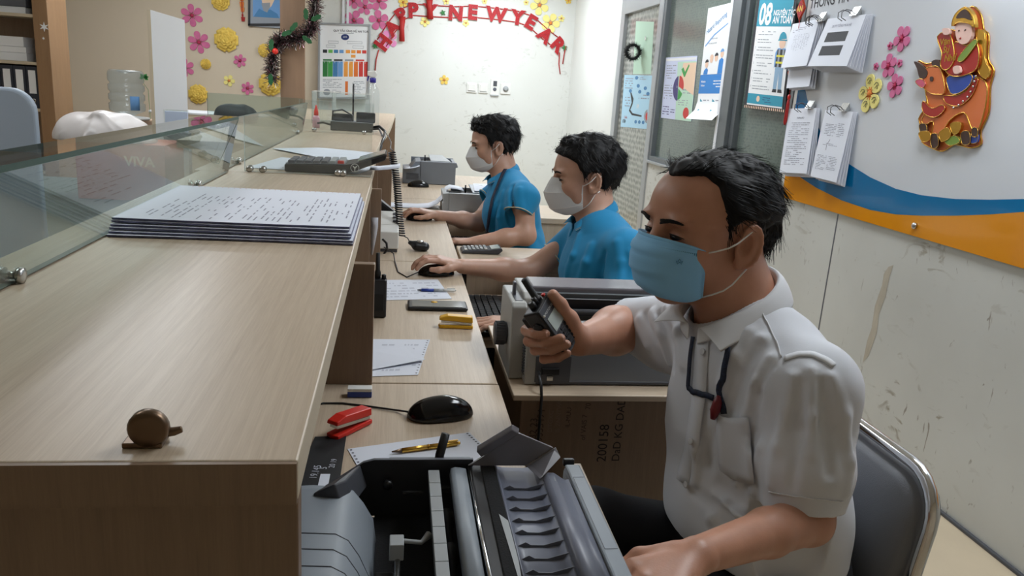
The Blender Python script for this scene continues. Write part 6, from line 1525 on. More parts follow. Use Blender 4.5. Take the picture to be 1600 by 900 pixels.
# --- poster on the door: light blue sheet with a winding path
s = Sheet(qx([(976, 117), (1020, 118), (1013, 202), (970, 198)], XR+0.018), NX, 'p_sky')
s.lines(0.06, 0.06, 0.36, 0.24, 5, seed=2).lines(0.46, 0.04, 0.8, 0.07, 2, seed=3); s.lines(0.1, 0.42, 0.30, 0.58, 4, seed=4); s.lines(0.6, 0.36, 0.95, 0.42, 2, seed=5)
for u, v in ((0.28, 0.30), (0.55, 0.20), (0.80, 0.24), (0.62, 0.31), (0.90, 0.34), (0.47, 0.05)): s.disc(u, v, 0.055, 0.035, 'p_steelb')
s.poly([(0.28, 0.33), (0.32, 0.33), (0.42, 0.45), (0.40, 0.55), (0.33, 0.66), (0.42, 0.72), (0.75, 0.75), (0.75, 0.78), (0.40, 0.76), (0.28, 0.68), (0.36, 0.52)], 'p_black'); s.text(0.55, 0.62, 'KPI', 0.030, 'p_white', bold=0.03)
s.disc(0.95, 0.76, 0.12, 0.13, 'p_grey', 0.0006, a0=PI*0.5, a1=PI*1.5); s.disc(0.95, 0.76, 0.07, 0.08, 'p_red', 0.0008, a0=PI*0.5, a1=PI*1.5)
s.text(0.06, 0.92, 'HTM', 0.030, 'p_black', bold=0.02); s.text(0.12, 0.83, 'Chuẩn', 0.022, 'p_red')
for k in range(3): s.disc(0.56+0.13*k, 0.88, 0.045, 0.035, 'p_steelb')
s.build('poster', 'light blue poster on the lower part of the patterned door pane', 'poster')
# pale paper behind and the black wreath hanging on the door
s = Sheet(qx([(994, 33), (1022, 34), (1017, 116), (989, 116)], XR+0.0195), NX, 'p_mint', 0.0008); s.build('paper_sheet', 'plain pale sheet behind the black wreath on the door', 'paper')
c = onx(1000, 82, XR+0.004); t = thing('wreath', 'small black tinsel wreath hanging on the door', 'wreath', tuple(c))
m = MB(); r = random.Random(5); R0 = 0.055
for i in range(900):
    a = r.uniform(0, 2*PI); b = r.uniform(0, 2*PI); d = Vector((math.cos(a)*math.cos(b), math.sin(b), math.sin(a)*math.cos(b))).normalized(); p = c+Vector((-0.06+math.cos(a)*R0, 0, math.sin(a)*R0)); e = p+d*r.uniform(0.018, 0.040); w = d.orthogonal().normalized()*0.003
    m.add([p-w, p+w, e], [(0, 1, 2)], 'black_matte')
m.tube([c+Vector((-0.06+math.cos(a)*R0, 0, math.sin(a)*R0)) for a in [2*PI*i/20 for i in range(20)]], 0.010, 'black_matte', 8, closed=True); m.build('tinsel', t)
for k, (px, py, rr) in enumerate(((1009, 60, 0.020), (1001, 82, 0.014), (983, 92, 0.022))):
    p = onx(px, py, XR+0.012); m = MB()
    m.prism([p+Vector((0, math.cos(a)*rr*(1 if i % 2 else 0.4), math.sin(a)*rr*(1 if i % 2 else 0.4))) for i, a in enumerate([2*PI*i/12 for i in range(12)])], (-0.004, 0, 0), 'white_plastic')
    tag(m.build('snowflake'), ['small white snowflake stuck above the wreath on the door', 'small white snowflake in the middle of the black wreath', 'white snowflake stuck below left of the wreath'][k], 'snowflake', 'snowflakes on the door')
# --- poster B
s = Sheet(qx([(1041, 90), (1090, 87), (1080, 190), (1033, 184)], XR+0.028), NX, 'p_lav')
s.poly([(0.42, 0.08), (1, 0.08), (1, 1), (0.5, 1)], 'p_mint', 0.0004); s.poly([(0.6, 0.10), (1, 0.10), (1, 0.60), (0.56, 0.45)], 'p_peach', 0.0006); s.rect(0.02, 0.02, 0.98, 0.06, 'p_white')
s.disc(0.52, 0.50, 0.18, 0.20, 'p_purple', 0.0007, a0=PI*0.5, a1=PI*1.5); s.disc(0.52, 0.47, 0.16, 0.17, 'p_red', 0.0009, a0=-PI*0.5, a1=PI*0.1, hub=True); s.disc(0.52, 0.5, 0.15, 0.18, 'p_green', 0.0009, a0=PI*0.15, a1=PI*0.5, hub=True)
s.lines(0.06, 0.13, 0.38, 0.33, 6, seed=6).lines(0.04, 0.45, 0.34, 0.66, 6, seed=7); s.lines(0.04, 0.8, 0.45, 0.92, 4, seed=8, mt='p_purple'); s.lines(0.62, 0.42, 0.92, 0.56, 4, seed=9); s.lines(0.55, 0.68, 0.85, 0.75, 3, seed=10)
s.disc(0.82, 0.88, 0.09, 0.09, 'p_red'); s.poly([(0.56, 0.2), (0.62, 0.17), (0.68, 0.24), (0.78, 0.12), (0.80, 0.15), (0.69, 0.32), (0.66, 0.32)], 'p_green', 0.0009)
s.text(0.45, 0.49, '26', 0.014, 'p_white', 0.0012)
s.build('poster', 'small lilac and green poster with a pie chart on the window', 'poster')
# --- poster C, curling at its lower edge
s = Sheet(qx([(1107, 13), (1152, 2), (1129, 189), (1087, 186)], XR-0.002), NX, 'p_white', 0.0014, curl=0.10)
s.text(0.05, 0.235, 'Hazard Reporting', 0.030, 'p_steelb', ang=0.30, bold=0.01); s.poly([(0.05, 0.33), (0.35, 0.24), (0.95, 0.135), (0.95, 0.145), (0.36, 0.255), (0.06, 0.345)], 'p_lblue')
s.text(0.22, 0.285, 'for work ok today', 0.011, 'p_grey'); s.text(0.18, 0.325, 'Be careful and safety', 0.011, 'p_grey')
s.rect(0, 0.595, 1, 0.765, 'p_blue'); s.text(0.06, 0.665, 'Mitigation', 0.013, 'p_white', bold=0.02); s.text(0.06, 0.70, 'Hotlines', 0.013, 'p_white', bold=0.02); s.lines(0.52, 0.65, 0.94, 0.70, 3, 'p_white', 11)
for k, (u, v, cap) in enumerate(((0.20, 0.50, 'p_black'), (0.36, 0.46, 'p_skin'), (0.53, 0.45, 'p_black'), (0.72, 0.42, 'p_lblue'), (0.88, 0.46, 'p_black'))):
    s.poly([(u-0.10, 0.593), (u-0.08, v+0.055), (u, v+0.035), (u+0.08, v+0.055), (u+0.10, 0.593)], ['p_blue', 'p_white', 'p_white', 'p_blue', 'p_navy'][k], 0.0006+k*0.0001); s.disc(u, v, 0.058, 0.034, 'p_skin', 0.0012); s.disc(u, v-0.012, 0.066, 0.030, cap, 0.0014, a0=PI, a1=2*PI)
for u, v in ((0.10, 0.81), (0.56, 0.81), (0.13, 0.88), (0.60, 0.88)): s.poly([(u, v), (u+0.09, v+0.025), (u, v+0.05)], 'p_teal'); s.lines(u+0.12, v+0.01, u+0.34, v+0.04, 2, seed=int(v*100))
s.text(0.40, 0.965, 'HOTLINE', 0.011, 'p_grey')
s.build('poster', 'tall white poster with blue band, its bottom edge curling', 'poster')
# --- poster D
c = qx([(1188, -4), (1242, -6), (1222, 170), (1167, 163)], XR+0.000)
b = Sheet(qx([(1184, -4), (1246, -6), (1226, 176), (1162, 168)], XR+0.002), NX, 'p_black', 0.001)
for i in range(22): b.rect(0.02+i*0.045, 0.975, 0.04+i*0.045, 0.998, 'p_peach')
s = Sheet(c, NX, 'p_white', 0.0012); s.m.v = b.m.v+s.m.v; n0 = len(b.m.v); s.m.f = b.m.f+[[i+n0 for i in f] for f in s.m.f]; k0 = len(b.m.mats); s.m.mi = b.m.mi+[i+k0 for i in s.m.mi]; s.m.sm = b.m.sm+s.m.sm; s.m.mats = b.m.mats+s.m.mats
_m = s.m.m; s.m.m = lambda nm, mm=s.m: (mm.mats.index(nm, k0) if nm in mm.mats[k0:] else (mm.mats.append(nm) or len(mm.mats)-1))
s.rect(0, 0, 1, 0.265, 'p_teal'); s.text(0.04, 0.245, '08', 0.105, 'p_white', bold=0.03); s.text(0.47, 0.165, 'NGUYÊN TẮC', 0.026, 'p_white', bold=0.03); s.text(0.47, 0.235, 'AN TOÀN', 0.034, 'p_white', bold=0.03)
for i in range(8): s.lines(0.10, 0.31+i*0.072, 0.60, 0.335+i*0.072, 2, 'p_grey', 20+i, 0.85, 0.28); s.text(0.04, 0.325+i*0.072, str(i+1), 0.012, 'p_grey')
s.rect(0, 0.89, 1, 0.985, 'p_teal'); s.disc(0.32, 0.935, 0.05, 0.028, 'p_peach'); s.lines(0.45, 0.915, 0.72, 0.955, 3, 'p_navy', 31)
s.poly([(0.70, 0.62), (0.92, 0.62), (0.92, 0.83), (0.83, 0.83), (0.81, 0.68), (0.79, 0.83), (0.70, 0.83)], 'p_jean'); s.poly([(0.66, 0.50), (0.72, 0.46), (0.92, 0.46), (0.98, 0.50), (0.97, 0.64), (0.92, 0.62), (0.70, 0.62), (0.66, 0.64)], 'p_lblue', 0.0006)
s.poly([(0.71, 0.47), (0.92, 0.47), (0.93, 0.63), (0.69, 0.63)], 'p_black', 0.0008)
for k in ((0.74, 0.79), (0.85, 0.90)): s.rect(k[0], 0.47, k[1], 0.63, 'p_grey', 0.0010)
for v in (0.52, 0.58): s.rect(0.70, v, 0.93, v+0.018, 'p_yellow', 0.0012)
s.poly([(0.70, 0.83), (0.80, 0.83), (0.80, 0.86), (0.68, 0.86)], 'p_black'); s.poly([(0.83, 0.83), (0.93, 0.83), (0.95, 0.86), (0.83, 0.86)], 'p_black')
s.disc(0.82, 0.415, 0.085, 0.050, 'p_skin', 0.0008); s.disc(0.82, 0.385, 0.105, 0.072, 'p_teal', 0.0010, a0=PI, a1=2*PI); s.rect(0.70, 0.382, 0.94, 0.392, 'p_teal', 0.0012)
s.build('poster', 'teal and white poster reading 08 with a helmeted worker figure', 'poster')

# ================================================================== NOTICE BOARD
t = thing('notice_board', 'large white acrylic notice board with blue and orange waves on the right wall', 'notice board', (XR-0.006, 2.6, 0.9))
xb = XR-0.012; yl = onx(1222, 306, XR-0.012).y; zb = 0.905
mat('board_white', srgb(214, 219, 226), 0.15, coat=0.3); mat('wave_blue', srgb(0, 112, 168), 0.15, coat=0.3); mat('wave_orange', srgb(226, 146, 22), 0.15, coat=0.3)
MB().box((xb, 0.35, zb), (XR-0.006, yl, 2.30), 'board_white').build('panel', t, bevel=0.002)
cp = lambda ps, off=0.0006: [Vector((xb-off, onx(x, y, xb).y, onx(x, y, xb).z)) for x, y in ps]
ob = [(1225, 257), (1243, 272), (1275, 293), (1315, 313), (1360, 328), (1400, 335), (1440, 337), (1493, 337), (1547, 335), (1600, 331)]
bt = [(1236, 138), (1258, 139), (1265, 170), (1283, 207), (1328, 257), (1360, 277), (1400, 295), (1440, 305), (1493, 311), (1547, 312), (1600, 311)]
P_ = cp(ob); yend = 0.35; lastz = P_[-1].z
P_[0].y = yl-0.001
tailo = [Vector((xb-0.0006, 1.6, lastz+0.03)), Vector((xb-0.0006, 0.9, lastz+0.10)), Vector((xb-0.0006, yend, lastz+0.2))]
m = MB()
low = [Vector((p.x, p.y, zb+0.0005)) for p in P_+tailo]
U = P_+tailo
for i in range(len(U)-1): m.quad(low[i], U[i], U[i+1], low[i+1], 'wave_orange')
m.build('orange_wave', t)
Q_ = cp(bt, 0.0009); Q_[0].y = yl-0.001
tb = [Vector((xb-0.0009, 1.6, Q_[-1].z+0.03)), Vector((xb-0.0009, 0.9, Q_[-1].z+0.12)), Vector((xb-0.0009, yend, Q_[-1].z+0.26))]
O2 = [Vector((xb-0.0009, p.y, p.z)) for p in P_+tailo]; Q2 = Q_+tb
m = MB(); m.v = []
def strip(A, B, mt):
    def at(L, y):
        for i in range(len(L)-1):
            if (L[i].y-y)*(L[i+1].y-y) <= 0 and abs(L[i].y-L[i+1].y) > 1e-6: t_ = (L[i].y-y)/(L[i].y-L[i+1].y); return L[i].z*(1-t_)+L[i+1].z*t_
        return L[-1].z
    ys = sorted(set([round(p.y, 4) for p in A+B]), reverse=True)
    for y0_, y1_ in zip(ys[:-1], ys[1:]): m.quad((xb-0.0009, y0_, at(A, y0_)), (xb-0.0009, y0_, at(B, y0_)), (xb-0.0009, y1_, at(B, y1_)), (xb-0.0009, y1_, at(A, y1_)), mt)
strip(O2, Q2, 'wave_blue'); m.build('blue_wave', t)
for (x, y) in ((1224, 300), (1431, 353)):
    p = onx(x, y, xb); MB().lathe((xb, p.y, p.z), [(0.006, 0), (0.012, 0.002), (0.012, 0.010), (0.008, 0.013), (0.002, 0.014)], 'steel', 18, (-1, 0, 0)).build('fixing_bolt', t)
m = MB(); o_ = onx(1265, 13.5, xb); m.text('THÔNG TIN - THÔNG BÁO', (xb-0.0008, o_.y, o_.z), (0, -1, 0), (0, 0, 1), 0.042, 'p_black', bold=0.012); m.build('heading', t)
# hanging paper stacks with bulldog clips
def hang(lab, px, depth, cl, seed, kind, n=4):
    t = thing('clipped_papers', lab, 'papers', tuple(onx(*px[0], xb)), 'paper stacks clipped to the notice board')
    for k in range(n):
        d0 = xb-0.006-depth*0.25*k/n; d1 = xb-0.010-depth*(k+1)/n; dy = (n-1-k)*-0.006
        a, b, c, d = [onx(*p, xb) for p in px]
        q = [Vector((d0, a.y+dy, a.z)), Vector((d0, b.y+dy, b.z)), Vector((d1, c.y+dy*1.5, c.z+dy*0.8)), Vector((d1, d.y+dy*1.5, d.z+dy*0.8))]
        s = Sheet(q, (q[1]-q[0]).cross(q[3]-q[0])*(-1) if (q[1]-q[0]).cross(q[3]-q[0]).x > 0 else (q[1]-q[0]).cross(q[3]-q[0]), 'paper', 0.0012)
        if k == n-1:
            if kind == 'dense': s.text(0.35, 0.16, 'THÔNG BÁO', 0.008, 'ink'); s.lines(0.12, 0.22, 0.85, 0.86, 22, 'ink_soft', seed, 0.85, 0.3)
            if kind == 'form':
                s.lines(0.1, 0.12, 0.6, 0.2, 3, 'ink_soft', seed)
                for i in range(7): s.lines(0.2+i*0.09, 0.28, 0.26+i*0.09, 0.62, 12, 'ink_soft', seed+i, 0.5)
            if kind == 'table':
                s.text(0.22, 0.20, 'DUTY TỔNG MÙA HÈ', 0.011, 'ink_soft')
                for v in (0.30, 0.58):
                    s.rect(0.17, v, 0.72, v+0.20, 'p_black')
                    for i in range(12): s.rect(0.17+i*0.046, v, 0.173+i*0.046, v+0.20, 'ink', 0.0006)
            if kind == 'map': s.lines(0.15, 0.20, 0.55, 0.36, 8, 'ink_soft', seed); s.lines(0.6, 0.18, 0.85, 0.36, 8, 'ink_soft', seed+1); s.poly([(0.42, 0.42), (0.44, 0.42), (0.36, 0.5), (0.37, 0.58), (0.35, 0.58), (0.34, 0.5)], 'ink_soft'); s.lines(0.2, 0.48, 0.8, 0.50, 2, 'ink_soft', seed+3); s.lines(0.1, 0.66, 0.45, 0.86, 10, 'ink_soft', seed+4); s.lines(0.52, 0.66, 0.85, 0.84, 9, 'ink_soft', seed+5)
        s.m.build('sheet', t)
    p = onx(*cl, xb); m = MB(); m.prism([(xb-0.002, p.y+0.026, p.z-0.016), (xb-0.028, p.y+0.026, p.z-0.020), (xb-0.010, p.y+0.026, p.z+0.016)], (0, -0.052, 0), 'steel'); m.build('clip', t)
    for dy in (0.016, -0.012): MB().tube([(xb-0.024, p.y+dy, p.z-0.016), (xb-0.034, p.y+dy+0.012, p.z-0.002), (xb-0.046, p.y+dy+0.034, p.z+0.004), (xb-0.056, p.y+dy+0.050, p.z-0.006), (xb-0.054, p.y+dy+0.052, p.z-0.028), (xb-0.040, p.y+dy+0.038, p.z-0.040)], 0.0017, 'black_plastic', 8).build('clip_wire', t)
hang('lower long papers under the clip at the upper left of the notice board', [(1243, 60), (1284, 55), (1277, 136), (1241, 139)], 0.03, (1289, 27), 3, '', 3)
hang('white form papers clipped at the upper left of the notice board', [(1244, 38), (1286, 30), (1281, 104), (1240, 108)], 0.055, (1290, 25), 5, 'form', 4)
hang('thick papers with two black tables clipped at the top of the notice board', [(1300, 30), (1360, 23), (1346, 105), (1283, 105)], 0.055, (1343, 17), 7, 'table', 6)
hang('dense text papers clipped at the lower left of the notice board', [(1237, 170), (1280, 169), (1273, 272), (1230, 270)], 0.03, (1271, 163), 9, 'dense', 4)
hang('papers with a sketched map clipped right of the dense text papers', [(1294, 172), (1338, 175), (1322, 286), (1281, 276)], 0.035, (1325, 167), 11, 'map', 4)

# ================================================================== FLOWERS AND WALL CUT-OUTS
def axes(p, n):
    n = Vector(n); u = Vector((0, 0, 1)); return (Vector((1, 0, 0)) if abs(n.y) > 0.5 else Vector((0, -1, 0))), u, n
def five(lab, p, r, n, mt, ctr, petals=5, rot=0.0, group=None, name='paper_flower', th=0.006):
    ex, ey, n = axes(p, n); t = thing(name, lab, 'flower', tuple(p), group); m = MB()
    for k in range(petals):
        a = rot+2*PI*k/petals+PI/2; d = ex*math.cos(a)+ey*math.sin(a); w = ex*-math.sin(a)+ey*math.cos(a)
        ps = []
        for i in range(15):
            b = 2*PI*i/15; ps.append(p+d*(r*0.60+r*0.40*math.cos(b))+w*(r*(0.34 if petals == 5 else 0.27)*math.sin(b)*(1+0.25*math.cos(b)))+n*(0.001+0.0004*k))
        m.prism(ps, n*th, mt)
    m.build('petals', t)
    m = MB(); m.lathe(p+n*(0.001), [(r*0.16, 0), (r*0.16, th+0.003), (r*0.10, th+0.006), (0.0005, th+0.007)], ctr, 14, n)
    for k in range(petals*2):
        a = rot+2*PI*k/(petals*2)+PI/2; d = ex*math.cos(a)+ey*math.sin(a); w = n.cross(d)*r*0.012; m.prism([p+d*r*0.12-w, p+d*r*0.34-w*0.4, p+d*r*0.34+w*0.4, p+d*r*0.12+w], n*(th+0.004), ctr)
    m.build('centre', t); return t
def rose(lab, p, r, n, mt='yellow_foam', group=None):
    ex, ey, n = axes(p, n); t = thing('paper_rose', lab, 'flower', tuple(p), group)
    for lay, (rr, cnt, z, rt) in enumerate(((1.0, 6, 0.0, 0.0), (0.76, 5, 0.012, 0.5), (0.54, 5, 0.022, 0.2), (0.34, 4, 0.030, 0.6))):
        m = MB()
        for k in range(cnt):
            a = rt+2*PI*k/cnt; d = ex*math.cos(a)+ey*math.sin(a); w = n.cross(d); rows = []
            for i in range(5):
                u = i/4; rows.append([p+d*r*rr*(0.08+0.92*u)+w*r*rr*(v_*0.62*math.sin(min(1, 0.25+u)*PI*0.62)*(1-0.35*u*u))+n*(z+0.004+0.010*u*u+0.004*abs(v_)) for v_ in (-1, -0.5, 0, 0.5, 1)])
            m.grid(rows, mt)
        m.build('petals', t, solid=0.0015)
    MB().lathe(p+n*0.01, [(r*0.05, 0), (r*0.20, 0.022), (r*0.16, 0.030), (r*0.05, 0.032)], mt, 12, n).build('centre', t)
    return t
w = lambda x, y: ony(x, y, YB-0.001); SC = YB*1.03/FPX
BG, BP = 'pink paper flowers on the beige wall', 'pink paper flowers by the banner'
for (x, y, r, lab) in ((300, 24, 15, 'large pink six-petal flower highest beside the white board'), (311, 66, 15, 'large pink six-petal flower, second from the top beside the white board'), (289, 106, 13, 'pink six-petal flower half hidden by the white board'), (375, 95, 9, 'small pink flower between the roses below the framed picture'), (387, 138, 9, 'small pink flower lowest on the beige wall above the glass')):
    five(lab, w(x, y), r*SC, NY, 'pink_foam', 'deep_pink', 6, 0.25+x*0.01, BG)
for (x, y, r, lab) in ((552, 1, 11, 'pink flower cut by the picture top, left of the banner'), (570, 11, 11, 'pink flower overlapping another just left of the banner'), (592, 1, 14, 'pink flower at the picture top above the banner start'), (553, 32, 14, 'pink flower peeping over the chart board'), (592, 32, 14, 'large pink flower next to the banner letter A'), (607, 62, 13, 'pale pink flower behind the banner letters H and A')):
    five(lab, w(x, y), r*SC, NY, 'pink_pale' if x == 607 else 'pink_foam', 'deep_pink', 5, x*0.013, BP)
YG, YR = 'yellow roses on the beige wall', 'yellow five-petal flowers around the banner'
for (x, y, r, lab) in ((345, 2, 12, 'yellow paper rose cut by the picture top'), (354, 62, 16, 'large yellow paper rose in the middle of the beige wall'), (310, 147, 13, 'yellow paper rose lowest beside the white board'), (423, 131, 16, 'yellow paper rose beside the pier behind the tinsel'), (322, 100, 7, 'tiny yellow rose between two pink flowers'), (414, 79, 9, 'small yellow rose beside the tinsel garland')):
    rose(lab, w(x, y), r*SC, NY, group=YG)
for (x, y, r, mt, lab) in ((358, 126, 8, 'yellow_pale', 'tiny yellow five-petal flower low on the beige wall'), (843, 8, 14, 'yellow_pale', 'large pale yellow flower above the banner word YEAR'), (860, 36, 14, 'yellow_pale', 'large pale yellow flower right of the banner letter E'), (877, 29, 5, 'yellow_pale', 'tiny yellow flower right of the large pale ones'),
        (664, 34, 7, 'yellow_pale', 'tiny yellow flower under the banner letter Y'), (728, 36, 5, 'yellow_pale', 'tiny yellow flower under the banner word NEW'), (697, 2, 5, 'yellow_pale', 'tiny yellow flower above the banner letter N'), (757, 2, 4, 'yellow_pale', 'tiny pale flower above the banner letter W'), (822, 4, 4, 'yellow_pale', 'tiny pale flower left of the large pale ones'),
        (888, 1, 5, 'yellow_foam', 'tiny yellow flower near the wall corner'), (630, 4, 7, 'yellow_foam', 'small yellow flower above the banner word HAPPY'), (694, 125, 7, 'yellow_foam', 'single small yellow daisy low on the white wall')):
    five(lab, w(x, y), r*SC, NY, mt, 'orange_foam', 5, x*0.02, YR)
wx = lambda x, y: onx(x, y, xb-0.001); SX = 3.3/FPX
for (x, y, r, mt, lab) in ((1411, 60, 19, 'pink_foam', 'topmost large pink flower on the notice board'), (1390, 103, 18, 'pink_foam', 'middle large pink flower on the notice board'), (1400, 134, 18, 'pink_foam', 'lowest large pink flower on the notice board'), (1392, 72, 6, 'pink_foam', 'tiny pink flower left of the topmost one on the board'), (1370, 104, 6, 'pink_foam', 'tiny pink flower leftmost on the notice board'), (1407, 99, 6, 'pink_foam', 'tiny pink flower right of the middle one on the board')):
    five(lab, wx(x, y), r*SX*0.97, NX, mt, 'deep_pink', 5, x*0.02, 'pink flowers on the notice board', th=0.004)
t = five('large yellow flower with dark writing on its petals, on the notice board', wx(1361, 146), 29*SX, NX, 'yellow_pale', 'orange_foam', 5, 0.3, None, th=0.005)
m = MB()
for k in range(5):
    a = 0.3+2*PI*k/5+PI/2; d = Vector((0, -1, 0))*math.cos(a)+Vector((0, 0, 1))*math.sin(a); p = wx(1361, 146)+d*29*SX*0.62+NX*0.0085; m.tube([p+Vector((0, 0.016*math.cos(b), 0.016*math.sin(b))) for b in (0.3, 1.2, 2.1, 3.0)], 0.0011, 'p_black', 4); m.tube([p+Vector((0, 0.008, -0.008)), p+Vector((0, -0.006, 0.006)), p+Vector((0, -0.008, -0.010))], 0.0011, 'p_black', 4)
m.build('writing', t)

# ================================================================== BANNER
BL = [('H', 597, 68, 56), ('A', 612, 44, 48), ('P', 627, 24, 38), ('P', 645, 16, 4), ('Y', 672, 18, 0), ('N', 709, 20, -2), ('E', 738, 19, -1), ('W', 771, 22, -3), ('Y', 808, 27, -4), ('E', 829, 34, -26), ('A', 851, 54, -36), ('R', 871, 69, -42)]
names = ['letter H at the left end', 'first letter A', 'first letter P', 'second letter P', 'letter Y of HAPPY', 'letter N', 'letter E of NEW', 'letter W', 'letter Y of YEAR', 'letter E of YEAR', 'letter A of YEAR', 'letter R at the right end']
t = thing('banner', 'red glitter letter banner reading HAPPY NEW YEAR arched on the white wall', 'banner', tuple(w(735, 40)))
mat('banner_edge', srgb(226, 210, 206), 0.6)
for i, (ch, x, y, ang) in enumerate(BL):
    a = math.radians(ang); ex = Vector((math.cos(a), 0, math.sin(a))); ey = Vector((-math.sin(a), 0, math.cos(a))); h = 18.5*SC; p = w(x, y)
    wd = {'W': 1.05, 'N': 0.80, 'A': 0.84, 'Y': 0.80, 'H': 0.80, 'R': 0.76, 'E': 0.68, 'P': 0.70}[ch]*h
    m = MB(); m.text(ch, p-ex*wd*0.5-ey*h*0.5+NY*0.012, ex, ey, h, 'red_foam', depth=0.008, bold=0.055); m.text(ch, p-ex*wd*0.5-ey*h*0.5+NY*0.004, ex, ey, h, 'banner_edge', depth=0.007, bold=0.075); m.build('letter', t)
for off in (0.36, -0.30):
    pts = []
    for (ch, x, y, ang) in BL:
        a = math.radians(ang); pts.append(w(x, y)+Vector((-math.sin(a), 0, math.cos(a)))*23*SC*off+NY*0.006)
    MB().tube(pts, 0.006, 'red_ribbon', 6).build('cord', t)
for ps in ([(592, 78), (588, 92), (586, 112)], [(874, 82), (873, 100), (875, 116)], [(884, 72), (881, 86), (879, 100)]):
    MB().tube([w(*p)+NY*0.01 for p in ps], 0.006, 'red_ribbon', 6).build('hanging_cord', t)
# red ribbons hanging over the letters
for k, (ps, wd, lab) in enumerate((([(671, -6), (671, 10), (672, 30)], 0.035, 'wide red ribbon hanging over the letter Y of HAPPY'), ([(629, 26), (628, 45), (628, 65)], 0.030, 'red felt ribbon hanging below the letters P'))):
    m = MB(); pts = [w(*p)+NY*0.03 for p in ps]; m.grid([[p+Vector((-wd*s_, 0, 0)), p+NY*0.004, p+Vector((wd*s_, 0, 0))] for p, s_ in zip(pts, (1.1, 0.8, 1.0))], 'red_ribbon'); tag(m.build('ribbon', solid=0.006), lab, 'ribbon')
for k, (x, y) in enumerate(((586, 72), (692, 20), (882, 75))):
    p = w(x, y)+NY*0.008; m = MB(); rr = 0.035; m.prism([p+Vector((math.cos(a)*rr*(1 if i % 2 else 0.45), 0, math.sin(a)*rr*(1 if i % 2 else 0.45))) for i, a in enumerate([2*PI*i/10 for i in range(10)])], NY*0.006, 'p_dgreen'); tag(m.build('leaf_sprig'), ['small green leaf sprig at the left end of the banner', 'small green leaf sprig before the banner letter N', 'small green leaf sprig at the right end of the banner'][k], 'leaf')

# ================================================================== SWITCHES, CHART, PICTURE, HANGING TAGS
def plate(lab, x, y, wpx, hpx, kind):
    p = w(x, y); W, H_ = wpx*SC/2, hpx*SC/2; t = thing('wall_switch' if kind != 'rem' else 'thermostat', lab, 'switch' if kind != 'rem' else 'thermostat', tuple(p))
    MB().box((p.x-W, YB-0.014, p.z-H_), (p.x+W, YB-0.001, p.z+H_), 'white_plastic').build('plate', t, bevel=0.004)
    if kind == 'sw': MB().box((p.x-W*0.72, YB-0.022, p.z-H_*0.6), (p.x+W*0.72, YB-0.014, p.z+H_*0.7), 'white_plastic').build('rocker', t, bevel=0.003); MB().box((p.x-W*0.72, YB-0.018, p.z-H_*0.72), (p.x+W*0.72, YB-0.014, p.z-H_*0.62), 'grey_light').build('trim', t)
    if kind == 'dim': MB().lathe((p.x, YB-0.014, p.z), [(W*0.55, 0), (W*0.55, 0.006), (W*0.35, 0.007), (W*0.35, 0.018), (W*0.2, 0.019)], 'grey_light', 20, (0, -1, 0)).build('dial', t)
    if kind == 'rem':
        MB().box((p.x-W*0.4, YB-0.0165, p.z+H_*0.1), (p.x+W*0.45, YB-0.014, p.z+H_*0.75), 'grey_dark').build('display', t); MB().lathe((p.x, YB-0.014, p.z-H_*0.28), [(W*0.4, 0), (W*0.4, 0.004), (W*0.3, 0.005)], 'grey_mid', 16, (0, -1, 0)).build('button', t); MB().box((p.x-W*0.9, YB-0.018, p.z-H_*1.12), (p.x+W*0.9, YB-0.001, p.z-H_*0.98), 'grey_light').build('holder', t)
plate('leftmost white wall switch on the back wall', 737, 137, 15, 14, 'sw'); plate('white wall switch second from the left on the back wall', 755, 138, 14, 14, 'sw')
plate('small white wall controller with dark display between switches', 773, 136, 13, 23, 'rem'); plate('white wall switch with a round dial, rightmost of the row', 790, 139, 15, 15, 'dim')
# framed chart board
yC = YB-0.05; q = qy([(499, 37), (578, 40), (577, 151), (498, 152)], yC)
t = thing('chart_board', 'framed white safety chart with coloured bars beside the pier', 'chart board', tuple(q[3]))
s = Sheet(q, NY, 'p_white', 0.012)
s.text(0.28, 0.10, 'QUY TẮC ỨNG XỬ AN TOÀN', 0.020, 'p_black', bold=0.02); s.rect(0.38, 0.115, 0.68, 0.122, 'p_grey'); s.disc(0.51, 0.17, 0.08, 0.042, 'p_navy'); s.text(0.47, 0.177, 'SAFE', 0.014, 'p_white')
for u0, u1, v in ((0.18, 0.38, 0.225), (0.55, 0.85, 0.225), (0.14, 0.32, 0.28), (0.66, 0.88, 0.285)): s.rect(u0, v, u1, v+0.035, 'p_grey'); s.rect(u0+0.006, v+0.005, u1-0.006, v+0.030, 'p_white', 0.0006)
cols = ['p_black', 'p_lime', 'p_steelb', 'p_lblue', 'p_orange', 'p_orange', 'p_dorange', 'p_red']
for i in range(8): u = 0.075+i*0.108+(0.02 if i > 3 else 0); s.rect(u, 0.345, u+0.085, 0.39, cols[i])
s.rect(0.63, 0.41, 0.72, 0.45, 'p_orange')
for i, cc_ in enumerate(('p_dgreen', 'p_black', 'p_grey', 'p_red')): u = 0.08+i*0.215; s.rect(u, 0.475, u+0.17, 0.497, cc_)
cols = ['p_dgreen', 'p_green', 'p_steelb', 'p_lblue', 'p_orange', 'p_orange', 'p_dorange', 'p_red', 'p_red']
for i in range(9): u = 0.075+i*0.100; s.rect(u+(0.015 if i > 3 else 0), 0.505, u+0.096, 0.715, cols[i]); s.text(u+0.03, 0.53, 'I', 0.02, 'p_white', 0.001)
